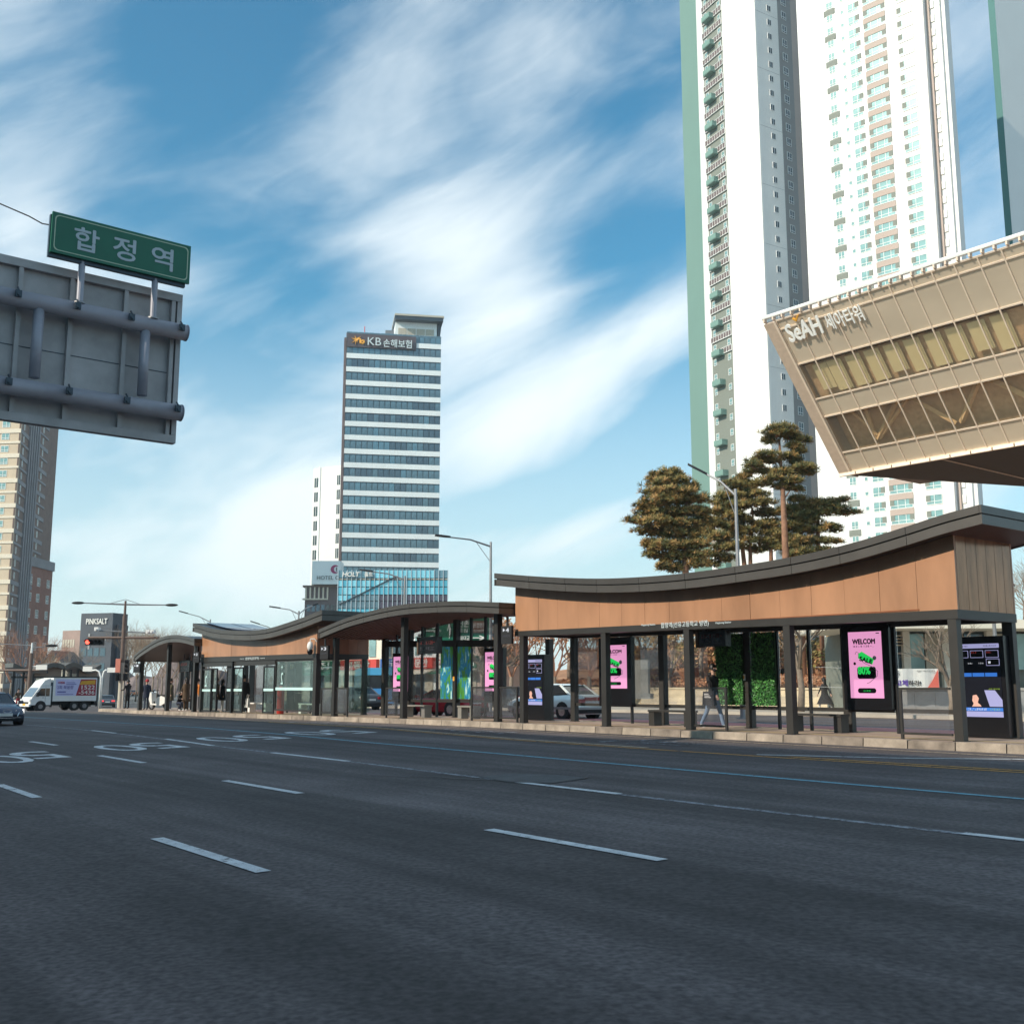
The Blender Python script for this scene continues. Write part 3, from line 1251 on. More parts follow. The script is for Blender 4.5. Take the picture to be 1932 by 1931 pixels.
# fixed front window
z0, z1 = fl(0) + .14, fl(0) + 2.3
a, c = xu(1140), Xr - .28
b = B()
for (p0, p1, y0, y1) in ((a, c, z0, z0 + .07), (a, c, z1 - .05, z1), (a, a + .05, z0 + .07, z1 - .05), (c - .05, c, z0 + .07, z1 - .05)):
    b.box(p0, p1, .06, .12, y0, y1)
fw = b.out('window_frame', 'steel', t2)
b = B()
b.box(a + .05, c - .05, .085, .095, z0 + .07, z1 - .05)
b.out('glass_pane', 'glass_green', fw)
b = B()
b.box(a + .05, c - .05, .072, .08, z0 + .88, z0 + 1.0)
b.out('safety_band', 'frost', fw)
beam(t2, Xl + .2, a, .03, .17, fl(0) + 2.13, fl(0) + 2.13, zl2(Xl) - .003, zl2(0) - .003, name='transom', m='steel')
# numbers stuck on the inside of the glass, so they read mirrored from here
for s_, xx, zt_, h_ in (('2', 185, 1.25, .52), ('+', 1225, 1.95, .16), ('2', 1225, 1.30, .50)):
    xn = xu(xx)
    text(s_, 'number_sticker', 'frost', t2, (xn, .045, fl(xn) + zt_), h=h_, w=.20 if s_ == '2' else .16, ext=.003, mirror=True, bold=-.01)
for xa_, xb_, z0_, z1_ in ((1290, 1385, .1, 2.3), (1395, 1480, .9, 2.3), (1395, 1480, .1, .85), (760, 830, .1, 2.3), (450, 530, .1, 2.3)):
    b = B()
    b.box(X2(z5(xa_, 900)[0], 2.2), X2(z5(xb_, 900)[0], 2.2), 2.305, 2.335, z0_, z1_)
    b.out('rear_panel', 'steel_dark', t2)
# rear glass of shelter 2
for i in range(5):
    a = Xl + .3 + i * (abs(Xl) - .5) / 5
    c = Xl + .3 + (i + 1) * (abs(Xl) - .5) / 5 - .12
    b = B()
    b.box(a, c, 2.36, 2.37, fl(a) + .05, zl2(a) - .02)
    b.out('glass_pane', 'glass_clear', t2)
    b = B()
    b.box(c + .02, c + .1, 2.34, 2.40, fl(a), zl2(a) - .003)
    b.out('mullion', 'steel_dark', t2)
for q in (.35, 1.6):
    b = B()
    b.box(-.03, -.02, q, q + 1.0, fl(0) + .1, zl2(0) - .05)
    b.out('end_glass', 'glass_green', t2)
b = B()
b.box(-.08, .0, 1.38, 1.56, fl(0), zl2(0) - .003)
b.out('end_post', 'steel', t2)
# beam lettering, bay panel
for s_, xa, xb, y, h in (('Hapjeong', 665, 720, 625, .05), ('합정역(합정역)', 740, 925, 640, .14), ('Hapjeong', 945, 1005, 618, .05)):
    ua, va = z5(xa, y)
    ub, _ = z5(xb, y)
    x_, z_ = L(ua, va, -.02)
    text(s_, 'lettering', 'lettering_white', t2, (x_ - r2, -.014, z_ - zz2), w=L(ub, va, -.02)[0] - x_, h=h, ext=.005, bold=.015)
# cream and pink back notices
for xx, z_, w_, h_, m_ in ((1325, 2.0, .28, .22, 'notice_cream'), (1325, 1.05, .28, .30, 'notice_pink')):
    if m_ not in M:
        mm(m_, (.55, .50, .30) if 'cream' in m_ else (.32, .18, .14), .6, var=.05)
    xn = X2(z5(xx, 900)[0], 2.2)
    b = B()
    b.box(xn, xn + w_, 2.28, 2.30, z_, z_ + h_)
    b.out('notice', m_, t2)

# ---------- shelter 1 (small arch at the far left end) ----------
def z4s(x, y): return (380 + x / 4.293) / 1.8834, (2200 + y / 4.293) / 1.8834
T1 = [z4s(*p) for p in ((415, 545), (500, 470), (600, 400), (700, 335), (800, 285), (900, 252), (1000, 238), (1100, 240), (1200, 257), (1330, 292))]
S1 = shelter('small open shelter with an arched roof at the far left tip of the platform', -41.0)
t1, r1, zz1 = S1
top1 = prof(T1, -.4)
th1 = .36
tp1, _ = roof(S1, top1, th1, qf=-.4, qb=3.1)


def X1(u, q, v=1300): return side_x(u, v, q) - r1


for u, q in ((262, 0), (313, 0), (364, 0), (349, 2.4), (338, 2.5)):
    x = X1(u, q)
    post(t1, x, q, .2, .2, zg(x + r1, 0) + PH - zz1, zat(tp1, x) - th1, name='post' if q == 0 else 'rear_post')
for i, u in enumerate((354, 360, 371)):
    x = X1(u, 2.4)
    post(t1, x, 2.4, .08, .08, zg(x + r1, 0) + PH - zz1, zat(tp1, x) - th1, name='mullion', m='steel_dark', foot=False)

# ================= buildings =================
mm('kb_white', (.83, .87, .87), .5, var=.05, scale=.2)
mm('kb_frame', (.05, .07, .09), .4, .3, var=0)
mm('kb_glass', (.13, .215, .26), .18, .35, var=.3, scale=.35, spec=.8)
mm('kb_glass_dark', (.08, .13, .17), .18, .3, var=.2, scale=.35, spec=.8)
mm('kb_glass_light', (.14, .26, .32), .18, .4, var=.2, scale=.35, spec=.8)
mm('kb_brown', (.15, .11, .11), .6, var=.15)
mm('kb_sign', (.095, .075, .085), .5, var=.2, scale=.3)
mm('beige', (.50, .46, .38), .7, var=.1)
mm('kb_yellow', (.85, .40, .05), .5, var=0)
mm('holt_cyan', (.10, .42, .55), .12, .35, var=.25, scale=.15, spec=.8)
mm('holt_pale', (.25, .62, .74), .12, .35, var=.2, scale=.15, spec=.8)
mm('holt_dark', (.07, .055, .085), .2, .2, var=.3, scale=.15, spec=.8)
mm('mullion_light', (.52, .58, .62), .4, .3, var=0)
mm('tower_white', (.76, .755, .73), .6, var=.03, scale=.1)
mm('tower_grey', (.84, .79, .74), .7, var=.06, scale=.1)
mm('tower_dark', (.27, .255, .245), .7, var=.08, scale=.1)
mm('tower_brown', (.46, .36, .31), .7, var=.08, scale=.1)
mm('tower_green', (.16, .27, .235), .7, var=.05, scale=.05)
mm('balcony_green', (.17, .29, .25), .6, var=.05)
mm('olive_grey', (.20, .215, .185), .7, var=.1)
mm('win_dark', (.05, .06, .065), .15, .2, var=.3, scale=.5, spec=.8)
mm('win_teal', (.22, .36, .35), .15, .2, var=.35, scale=.5, spec=.8)
mm('win_frame', (.75, .75, .73), .5, var=0)
mm('tan', (.56, .45, .33), .75, var=.08, scale=.3)
mm('brownbrick', (.20, .14, .12), .8, var=.15, scale=.8)
mm('redbrick', (.27, .13, .10), .8, var=.18, scale=.8)
mm('pilaster', (.24, .24, .26), .7, var=.12, scale=.3)
mm('cream', (.70, .62, .50), .7, var=.08)
mm('slate', (.055, .065, .085), .6, var=.2, scale=.4)
mm('letter_white', (.95, .95, .93), .4, var=0)
mm('seah_panel', (.58, .485, .375), .45, .1, var=.08, scale=.6, stretch=(.4, 1, 1))
mm('seah_frame', (.86, .71, .57), .4, .2, var=.05)
mm('seah_edge', (.58, .45, .35), .5, .1, var=.08)
mm('seah_dark', (.10, .065, .045), .6, var=.15)
mm('curtain', (.86, .90, .74), .8, var=.12, scale=8, stretch=(4, 4, .1))
mm('column_tan', (.85, .70, .52), .7, var=.1)
mm('bare_wall', (.66, .54, .44), .7, var=.15)
mm('sign_red', (.55, .05, .035), .5, var=.05)
mm('sign_white', (.80, .78, .74), .5, var=.03)
mm('sign_green', (.010, .13, .075), .45, var=.08)
mm('sign_blue', (.03, .10, .30), .5, var=.05)
mm('magenta', (.35, .02, .12), .5, var=0)
M['seah_glass'] = glass('seah_glass', (.97, .91, .82), .07, .05, .12)


def facade(name, label, cat, PL, PR, depth, ztop, zbase, m, group=None, body='wall'):
    """a building thing whose local x runs along its front from PL to PR"""
    d = Vector((PR.x - PL.x, PR.y - PL.y, 0))
    W = d.length
    t = thing(name, label, cat, (PL.x, PL.y, zbase), math.atan2(d.y, d.x), group)
    if m:
        b = B()
        b.box(0, W, 0, depth, 0, ztop - zbase)
        b.out(body, m, t)
    return t, W, ztop - zbase


# ---- tall office tower with white bands ----
PL, PR = Pd(655, 623, 315), Pd(832.5, 634, 320)
kb, W, H = facade('office_tower', 'tall slab office tower with white bands and blue glass strips', 'office tower', PL, PR, 24, PL.z - 1.0, -1.5, None)
b = B()
b.box(0, W, .5, 24, 0, H)
b.out('core', 'kb_frame', kb)
b = B()
b.box(-.75, -.05, .8, 5, 0, H - 1)
b.out('side_fin', 'kb_brown', kb)
zA = Pd(655, 669.6, 315).z + 1.5
zB = Pd(655, 1066.4, 315).z + 1.5
pit = (zA - zB) / 15.17
NP = 17
pane = B()
pw = W / NP
pane.box(.09, pw - .09, .22, .5, 0, pit * .60)
pm = [pane.mesh('pane', k) for k in ('kb_glass', 'kb_glass_dark', 'kb_glass_light')]
rw = random.Random(9)
for i in range(-1, 17):
    zc = zA - i * pit
    if zc < 14: break
    b = B()
    if i >= 0:
        b.box(0, W, 0, .52, zc - pit * .20, zc + pit * .165)
    else:
        b.box(W * .735, W, 0, .52, zc - pit * .20, zc + pit * .165)
    b.out('white_band', 'kb_white', kb)
    b = B()
    b.box(0, W, .1, .54, zc - pit * .245, zc - pit * .203)
    b.out('sill_line', 'kb_frame', kb)
    run = 0
    for k in range(NP):
        if run <= 0 and rw.random() < .10:
            run = rw.randint(1, 4)
            rm = 1 if rw.random() < .7 else 2
        mi = rm if run > 0 else (0 if rw.random() < .88 else 2)
        run -= 1
        o = link(pm[mi], 'pane', kb, (k * pw, 0, zc + pit * .18))
b = B()
zt = zA + pit * 2
b.box(0, W, .2, .5, zt - pit * .25, H)
b.out('parapet_glass', 'kb_glass', kb)
zs0, zs1 = zA + pit * .62, zA + pit * 1.62
b = B()
b.box(.1, W * .73, -.35, .0, zs0, zs1)
sg = b.out('sign_board', 'kb_sign', kb)


def kbp(x, y):
    """point of the enlarged roof crop -> facade coordinates"""
    u, v = (1200 + x / 4.83) / 1.8834, (1100 + y / 4.83) / 1.8834
    d = ray(u, v)
    n = Vector((-(PR.y - PL.y), PR.x - PL.x, 0)).normalized()
    k = (PL.dot(n)) / (d[0] * n.x + d[1] * n.y)
    p = Vector((d[0] * k, d[1] * k, 0))
    return (p - Vector((PL.x, PL.y, 0))).dot(Vector((PR.x - PL.x, PR.y - PL.y, 0)).normalized()), CAMZ + d[2] * k + 1.5


x0, z0 = kbp(512, 612)
x1, z1 = kbp(745, 505)
text('KB', 'lettering', 'lettering_white', kb, (x0, -.62, z0 - .1), w=x1 - x0, h=z1 - z0 + .2, ext=.25, bold=-.005)
x0, z0 = kbp(780, 640)
x1, z1 = kbp(1268, 530)
text('손해보험', 'lettering', 'lettering_white', kb, (x0, -.62, z0 - .2), w=x1 - x0, h=z1 - z0, ext=.25, bold=.02)
b = B()
for pts in ([(232, 490), (295, 530), (240, 580), (300, 545), (305, 612), (318, 545), (345, 575), (325, 530), (395, 470), (320, 500), (292, 452), (300, 508)],):
    pp = [kbp(*p) for p in pts]
    c_ = (sum(p[0] for p in pp) / len(pp), sum(p[1] for p in pp) / len(pp))
    for i in range(len(pp)):
        a, c = pp[i], pp[(i + 1) % len(pp)]
        b.extr([c_, a, c], 'y', -.6, -.38)
ring = [kbp(x, y) for x, y in ((385, 505), (392, 580), (425, 590), (455, 570), (450, 545), (425, 540), (400, 560), (398, 580))]
b.path([(p[0], -.5, p[1]) for p in ring], .32, 6)
ring = [kbp(x, y) for x, y in ((330, 540), (370, 505), (392, 510), (385, 540))]
b.path([(p[0], -.5, p[1]) for p in ring], .25, 6)
b.out('emblem', 'kb_yellow', kb)
# penthouse
xa, za = kbp(1000, 400)
xb, zb_ = kbp(1720, 245)
b = B()
b.box(xa, xb, 3, 14, H - .5, zb_ + 1)
ph_ = b.out('penthouse', 'kb_white', kb)
for k in range(4):
    b = B()
    w_ = (xb - xa - 1.6) / 4
    b.box(xa + .8 + k * w_ + .1, xa + .8 + (k + 1) * w_ - .1, 2.9, 3.1, H - .5, zb_ - 1.0)
    b.out('vent_panel', 'beige', ph_)
xc, _ = kbp(1815, 200)
b = B()
b.box(xa - .3, xc, 0.4, 15, zb_ + 1.0, zb_ + 2.1)
b.out('canopy', 'kb_frame', ph_)
b = B()
b.box(xa - .4, xc + .2, .2, 15, zb_ + 2.12, zb_ + 2.7)
b.out('canopy_edge', 'beige', ph_)
b = B()
b.hexa([(xb + .3, 3, H - .4), (xb + .8, 3, H - .4), (xb + .8, 14, H - .4), (xb + .3, 14, H - .4), (xb + .3, 3, zb_ + .98), (xc - .2, 3, zb_ + .98), (xc - .2, 14, zb_ + .98), (xb + .3, 14, zb_ + .98)])
b.out('canopy_strut', 'kb_frame', ph_)
for x, y, s in ((235, 340, 1.4), (670, 365, .8), (740, 367, .5), (830, 370, .8), (905, 300, 1.3)):
    xx, zz = kbp(x, y)
    b = B()
    b.box(xx - s, xx + s, 3, 4.2, H - .2, max(zz, H + .4))
    b.out('roof_unit', 'grey_metal', kb)
xx, _ = kbp(468, 340)
b = B()
b.tube((xx, 2, H - .2), (xx, 2, H + 3.2), .12)
b.out('mast', 'red', kb)

# ---- glass corner building in front of it ----
PL, PR = Pd(638, 1080, 200), Pd(845, 1080, 200)
zt = Pd(700, 1075, 200).z
ho, W, H = facade('glass_office', 'low cyan glass office block at the foot of the banded tower', 'office building', PL, PR, 26, zt, -1.2, None)
b = B()
b.box(.1, W - .1, .35, 3, 0, H)
b.out('core', 'slate', ho)
NX = 24


def hz(v): return Pd(740, v, 200).z + 1.2


def hp(x, y):
    u, v = (1080 + x / 3.578) / 1.8834, (1980 + y / 3.578) / 1.8834
    p = Pd(u, v, 200)
    return p.x - PL.x, p.z + 1.2


rows = [hz(1075), hz(1091), hz(1094), hz(1107), hz(1122), hz(1134), hz(1148), hz(1170), hz(1200), hz(1240), 1.0]
(dx0, dz0), (dx1, dz1) = hp(450, 600), hp(1180, 240)
for j in range(len(rows) - 1):
    for i in range(NX):
        xa, xb = W * i / NX, W * (i + 1) / NX
        zc = (rows[j] + rows[j + 1]) / 2
        xc = (xa + xb) / 2
        above = zc > dz0 + (dz1 - dz0) * (xc - dx0) / (dx1 - dx0)
        if j == 0: mk = 'kb_glass_light' if i < 8 or i > 20 else 'holt_pale'
        elif j == 1: mk = 'beige'
        elif above: mk = 'holt_pale' if (i + j) % 3 else 'holt_cyan'
        elif j in (4, 5): mk = 'holt_dark' if i > 8 and i != 21 else 'kb_glass'
        else: mk = 'holt_cyan' if rw.random() > .2 else 'holt_pale'
        b = B()
        tilt = .25 if above else 0
        b.box(xa + .10, xb - .04, 0, .3, rows[j + 1] + .1, rows[j] - .05)
        b.out('pane', mk, ho)
for i in range(NX + 1):
    b = B()
    x = W * i / NX
    b.box(x - .05, x + .07, -.16, .02, 0, H)
    b.out('mullion', 'mullion_light', ho)
b = B()
b.path([(dx0, -.2, dz0), (dx1, -.2, dz1)], .16, 4)
b.out('diagonal_edge', 'kb_frame', ho)
x0, z0 = hp(495, 245)
x1, z1 = hp(712, 188)
text('HOLT', 'lettering', 'sign_white', ho, (x0, -.35, z0), w=x1 - x0, h=z1 - z0, ext=.15, bold=.03, shear=.12)
x0, z0 = hp(775, 245)
x1, z1 = hp(878, 188)
text('홀트', 'lettering', 'sign_white', ho, (x0, -.35, z0), w=x1 - x0, h=z1 - z0, ext=.15, bold=.03)

# ---- hotel ----
PL, PR = Pd(592, 880, 335), Pd(646, 870, 329)
ht, W, H = facade('hotel_tower', 'pale slim hotel tower with two columns of dark windows', 'hotel', PL, PR, 2.5, Pd(600, 878, 330).z, -1.5, 'tower_white')
for k in range(11):
    z = H - 4.2 - k * 4.55
    for x0, x1 in ((.55, 2.1), (W - 1.9, W - .7)):
        b = B()
        b.box(x0, x1, -.06, .05, z - 1.9, z + 1.1)
        b.box((x0 + x1) / 2 - .06, (x0 + x1) / 2 + .06, -.1, -.05, z - 1.9, z + 1.1, 1)
        b.out('window', ['win_dark', 'win_frame'], ht)
b = B()
b.box(2.3, 3.0, -.25, .02, 8, H + .3)
b.out('corner_rib', 'kb_white', ht)
PL, PR = Pd(576, 1103, 292), Pd(641, 1103, 292)
hb, W, H = facade('hotel_podium', 'brown low hotel block with cream window columns beside the glass office', 'hotel', PL, PR, 22, Pd(600, 1104, 292).z, -1.5, 'kb_brown')
b = B()
b.box(-.6, W, -.5, 22, H - .5, H)
b.out('cornice', 'brownbrick', hb)
b = B()
b.box(-.6, W * .68, -.5, .3, H - 3.9, H - 3.5)
b.out('ledge', 'cream', hb)
for k in range(6):
    b = B()
    b.box(.1 + k * W * .125, .5 + k * W * .125, -.4, .1, H - 3.5, H - .5)
    b.out('column', 'cream', hb)
for k in range(7):
    for j in range(4):
        b = B()
        b.box(.6 + k * 1.28, 1.5 + k * 1.28, -.05, .1, H - 7 - j * 3.1, H - 5.2 - j * 3.1)
        b.out('window', 'win_dark' if k > 3 else 'kb_glass_dark', hb)
PL, PR = Pd(588, 1100, 290), Pd(641, 1100, 290)
b = B()
zlo, zhi = Pd(600, 1102, 290).z, Pd(600, 1058, 290).z
wS = PR.x - PL.x
b.box(0, wS, 0, 6, 0, zhi - zlo)
hs = thing('hotel_sign', 'pale box sign reading HOTEL C with a red crescent on the brown roof', 'sign', (PL.x, PL.y, zlo + .05))
b.out('sign_box', 'kb_white', hs)
text('HOTEL C', 'lettering', 'win_dark', hs, (1.4, -.12, 1.2), w=wS - 1.7, h=1.05, ext=.08)
b = B()
cx_, cz_ = wS - 1.35, 4.0
for i in range(20):
    a0, a1 = R(50 + i * 13), R(50 + (i + 1) * 13)
    w0 = 1.15
    i0 = .95 - .45 * math.sin(math.pi * i / 20)
    i1 = .95 - .45 * math.sin(math.pi * (i + 1) / 20)
    b.extr([(cx_ + w0 * math.cos(a0), cz_ + w0 * math.sin(a0)), (cx_ + w0 * math.cos(a1), cz_ + w0 * math.sin(a1)), (cx_ + .2 + i1 * math.cos(a1), cz_ + i1 * math.sin(a1)), (cx_ + .2 + i0 * math.cos(a0), cz_ + i0 * math.sin(a0))], 'y', -.12, -.02)
b.out('crescent', 'magenta', hs)
b = B()
b.box(cx_ + .3, cx_ + .55, -.12, -.02, cz_ - .55, cz_ + .55)
b.out('crescent_bar', 'win_dark', hs)


# ---- reusable window ----
def winmesh(w, h, cols, low, key, gm='win_dark', fm='win_frame', t=.07, fr=.09):
    b = B()
    b.box(0, w, -.06, .02, 0, fr)
    b.box(0, w, -.06, .02, h - fr, h)
    b.box(0, fr, -.06, .02, fr, h - fr)
    b.box(w - fr, w, -.06, .02, fr, h - fr)
    zl = h * low
    if low:
        b.box(fr, w - fr, -.055, .02, zl - fr / 2, zl + fr / 2)
    for c in range(1, cols):
        x = w * c / cols
        b.box(x - fr / 2, x + fr / 2, -.05, .02, fr, zl - fr / 2 if low else h - fr)
        if low: b.box(x - fr / 2, x + fr / 2, -.05, .02, zl + fr / 2, h - fr)
    g = B()
    for c in range(cols):
        g.box(fr + (w - 2 * fr) * c / cols, fr + (w - 2 * fr) * (c + 1) / cols, -.02, .03, fr, h - fr)
    return b.mesh('window', fm), g.mesh('glass', gm)


def putwin(ms, parent, loc, rot=None):
    o = link(ms[0], 'window', parent, loc, rot)
    link(ms[1], 'glass', o)
    return o


# ---- apartment tower A (green edge, balconies) ----
ZA = -.5
pts = {}
sA = 1.1
pA = tuple(Pd(u_, 700, z_ * sA) for u_, z_ in ((1300.5, 208), (1333, 200), (1345, 197), (1383.5, 191.5), (1450, 183), (1495, 186), (1521, 188.5), (1540, 191)))
HA = 165
ta = thing('apartment_tower', 'tall white apartment tower with green edge and stacked green balconies', 'apartment tower', (pA[4].x, pA[4].y, ZA), 0, 'apartment towers at the right')


def la(p): return Vector((p.x - pA[4].x, p.y - pA[4].y, 0))


def seg_wall(t, a, c, m, name='wall', z0=0, z1=HA, th=.35):
    d = (c - a)
    W = d.length
    o = thing_part(t, name, a, math.atan2(d.y, d.x))
    b = B()
    b.box(0, W, 0, th, z0, z1)
    me = b.mesh(name, m)
    ob = link(me, name, t, tuple(a), (0, 0, math.atan2(d.y, d.x)))
    return ob, W


def thing_part(*a): return None


wA = []
for i, (m_, off) in enumerate((('tower_green', 0), ('tower_white', 0), ('olive_grey', .5), ('tower_white', 0), ('tower_grey', 0), ('tower_dark', .0), ('tower_brown', .0))):
    wA.append(seg_wall(ta, la(pA[i]), la(pA[i + 1]), m_, name='wall'))
# balcony strip: local frame of wall 2
b = B()
core_pts = [(la(p).x + (.1 if i_ else 1.2), la(p).y + .5) for i_, p in enumerate(pA)] + [(la(pA[-1]).x + 1.5, la(pA[-1]).y + 14), (la(pA[0]).x + 7, la(pA[0]).y + 16)]
b.extr(core_pts, 'z', 0, HA - .3)
b.out('core', 'tower_white', ta)
strip_, Ws = wA[2]
FH = 3.11
wd_small = winmesh(1.0, 1.35, 1, .35, 's', 'win_teal')
wd_big = winmesh(1.5, 1.7, 2, .3, 'b', 'win_dark')
rb = B()
nb = 8
for k in range(nb):
    rb.box(Ws * (k + .14) / nb, Ws * (k + .86) / nb, -.30, -.22, .12, 1.0, 1)
rb.box(0, Ws, -.22, -.1, 0, 1.12, 0)
rb.box(0, Ws, -.32, -.08, 1.12, 1.2, 0)
rb.box(0, Ws, -.32, -.08, -.1, 0, 0)
rme = rb.mesh('railing', ['win_frame', 'kb_brown'])
bb_ = B()
bb_.box(Ws * .22, Ws * .62, -1.35, 0, 0, .14)
bb_.box(Ws * .22, Ws * .62, -1.40, -1.3, .14, 1.15)
bb_.box(Ws * .22, Ws * .25, -1.3, 0, .14, 1.15)
bb_.box(Ws * .59, Ws * .62, -1.3, 0, .14, 1.15)
bme = bb_.mesh('balcony', 'balcony_green')
for f in range(4, 50):
    z = f * FH
    if z > 62 or True:
        if z > 66:
            link(rme, 'railing', strip_, (0, 0, z))
    putwin(wd_small, strip_, (Ws * .08, -.02, z + 1.25))
    putwin(wd_small, strip_, (Ws * .78, -.02, z + 1.25))
    if f % 2 == 0:
        link(bme, 'balcony', strip_, (0, 0, z - .4))
gw, Wg = wA[4]
ws2 = winmesh(1.15, 1.35, 2, 0, 'g', 'win_dark')
for f in range(3, 50):
    putwin(ws2, gw, (Wg * .52, -.02, f * FH + .9))
    if f % 4 == 0:
        b = B()
        b.box(0, Wg, -.012, 0, f * FH, f * FH + .05)
        b.out('joint', 'tower_dark', gw)
dw, Wd = wA[5]
for f in range(3, 50):
    putwin(wd_big, dw, (Wd * .28, -.02, f * FH + .8))
nw, Wn = wA[6]
nb_ = B()
nb_.box(Wn - .02, Wn + 1.3, -.3, 2.5, 0, 1.55)
nme = nb_.mesh('balcony', 'tower_brown')
for f in range(3, 50):
    link(nme, 'balcony', nw, (0, 0, f * FH - .6))
b = B()
b.box(Wn - .01, Wn + .9, .3, 6, 0, HA)
b.out('recess_wall', 'tower_white', nw)

# ---- apartment tower B ----
FH = 2.63
c0 = Pd(1790, 750, 177)
d_ = Vector((-.72, .69, 0)).normalized()
aB = Vector((c0.x, c0.y, 0)) + d_ * 24.6
tb = thing('apartment_tower', 'broad sunlit white apartment tower with brown window bays behind the glass block', 'apartment tower', (aB.x, aB.y, ZA), math.atan2(-d_.y, -d_.x), 'apartment towers at the right')
WB = 24.6
b = B()
b.box(0, WB, 0, 3, 0, 148)
b.out('wall', 'tower_white', tb)


def ub(u, v=750):
    """position along tower B's front seen at u (v on the picture)"""
    d = ray(u, v)
    n = Vector((-(-d_.y), -d_.x, 0))
    n = Vector((d_.y, -d_.x, 0))
    k = (aB.dot(n)) / (d[0] * n.x + d[1] * n.y)
    p = Vector((d[0] * k, d[1] * k, 0))
    return (p - Vector((aB.x, aB.y, 0))).dot(-d_)


xw = [ub(1601), ub(1626), ub(1647), ub(1690), ub(1752)]
W1 = winmesh(1.3, 1.4, 2, .3, 'c1', 'win_teal')
W2 = winmesh(.7, .75, 1, 0, 'c2', 'win_teal')
W3 = winmesh(2.1, 1.7, 2, .32, 'c3', 'win_teal')
W4 = winmesh(4.0, 1.75, 3, .32, 'c4', 'win_teal')
W5 = winmesh(2.7, 1.7, 2, .32, 'c5', 'win_teal')
spb = B()
spb.box(0, 4.2, -.12, .02, 0, 1.0)
spm = spb.mesh('spandrel', 'tower_brown')
spb2 = B()
spb2.box(-.3, 1.9, -.1, .02, 0, 1.1)
spm2 = spb2.mesh('spandrel', 'olive_grey')
lb = B()
lb.box(0, .72, -.07, .02, .6, 1.6)
lm_ = lb.mesh('side_light', 'olive_grey')
for f in range(8, 52):
    z = f * FH
    putwin(W1, tb, (xw[0] - .6, -.02, z))
    if f % 2: link(spm2, 'spandrel', tb, (xw[0] - .8, -.005, z - 1.25))
    putwin(W2, tb, (xw[1] - .3, -.02, z + .4))
    o = putwin(W3, tb, (xw[2] - .9, -.02, z))
    link(lm_, 'side_light', o, (1.45, -.02, 0))
    o = putwin(W4, tb, (xw[3] - 2.0, -.02, z + .1))
    link(lm_, 'side_light', o, (-.05, -.02, 0))
    link(lm_, 'side_light', o, (3.35, -.02, 0))
    link(spm, 'spandrel', tb, (xw[3] - 2.1, -.005, z - 1.0))
    o = putwin(W5, tb, (xw[4] - 1.3, -.02, z + .1))
    link(lm_, 'side_light', o, (-.05, -.02, 0))
b = B()
b.box(ub(1722), WB + .01, -.25, .0, 0, 148)
o = b.out('bay_wall', 'cream', tb)
o.data.materials[0] = mat('warm_white', (.80, .74, .70), .7, var=.03)
for ch in tb.children:
    if ch.name.startswith('window') and abs(ch.location.x - (xw[4] - 1.3)) < .01:
        ch.location.y -= .27
b = B()
b.box(WB + .01, WB + .6, .9, 3, 0, 146)
b.out('side_wall', 'tower_brown', tb)  # shaded return of the white front, the shade put into the brown
b = B()
b.box(WB + .6, WB + 2.3, 1.4, 3.4, 0, 140)
b.out('side_wing', 'tower_white', tb)
b = B()
b.box(WB + 2.3, WB + 3.0, 1.9, 4, 0, 136)
b.out('side_wing', 'tower_grey', tb)
for f in range(10, 50):
    b = B()
    b.box(WB + .7, WB + 1.3, 1.2, 1.4, f * FH, f * FH + 1.4)
    b.out('balcony', 'tower_grey', tb)
# ---- tower C sliver at the right edge ----
p0, p1, p2 = Pd(1896, 430, 215), Pd(1909, 430, 214), Pd(2010, 430, 222)
tcw = thing('apartment_tower', 'distant apartment tower with a dark teal edge cut by the right border', 'apartment tower', (p0.x, p0.y, ZA), 0, 'apartment towers at the right')
mm('tower_teal', (.05, .17, .16), .7, var=.05)
seg_wall(tcw, Vector((0, 0, 0)), Vector((p1.x - p0.x, p1.y - p0.y, 0)), 'tower_teal')
seg_wall(tcw, Vector((p1.x - p0.x, p1.y - p0.y, 0)), Vector((p2.x - p0.x, p2.y - p0.y, 0)), 'tower_white', th=.35)

# ---- left apartment tower ----
P0, P1, P2, P3, P4 = Pd(12, 1190, 240), Pd(28, 1190, 248), Pd(50, 1190, 255), Pd(66, 1190, 263), Pd(92, 1190, 268)
Pm = Pd(-150, 1190, 243)
zt = Pd(28, 600, 240).z + 1.2
ltw = thing('apartment_tower', 'brown brick apartment tower at the far left with tan sunlit side', 'apartment tower', (P0.x, P0.y, -1.2), 0)


def ll(p): return Vector((p.x - P0.x, p.y - P0.y, 0))


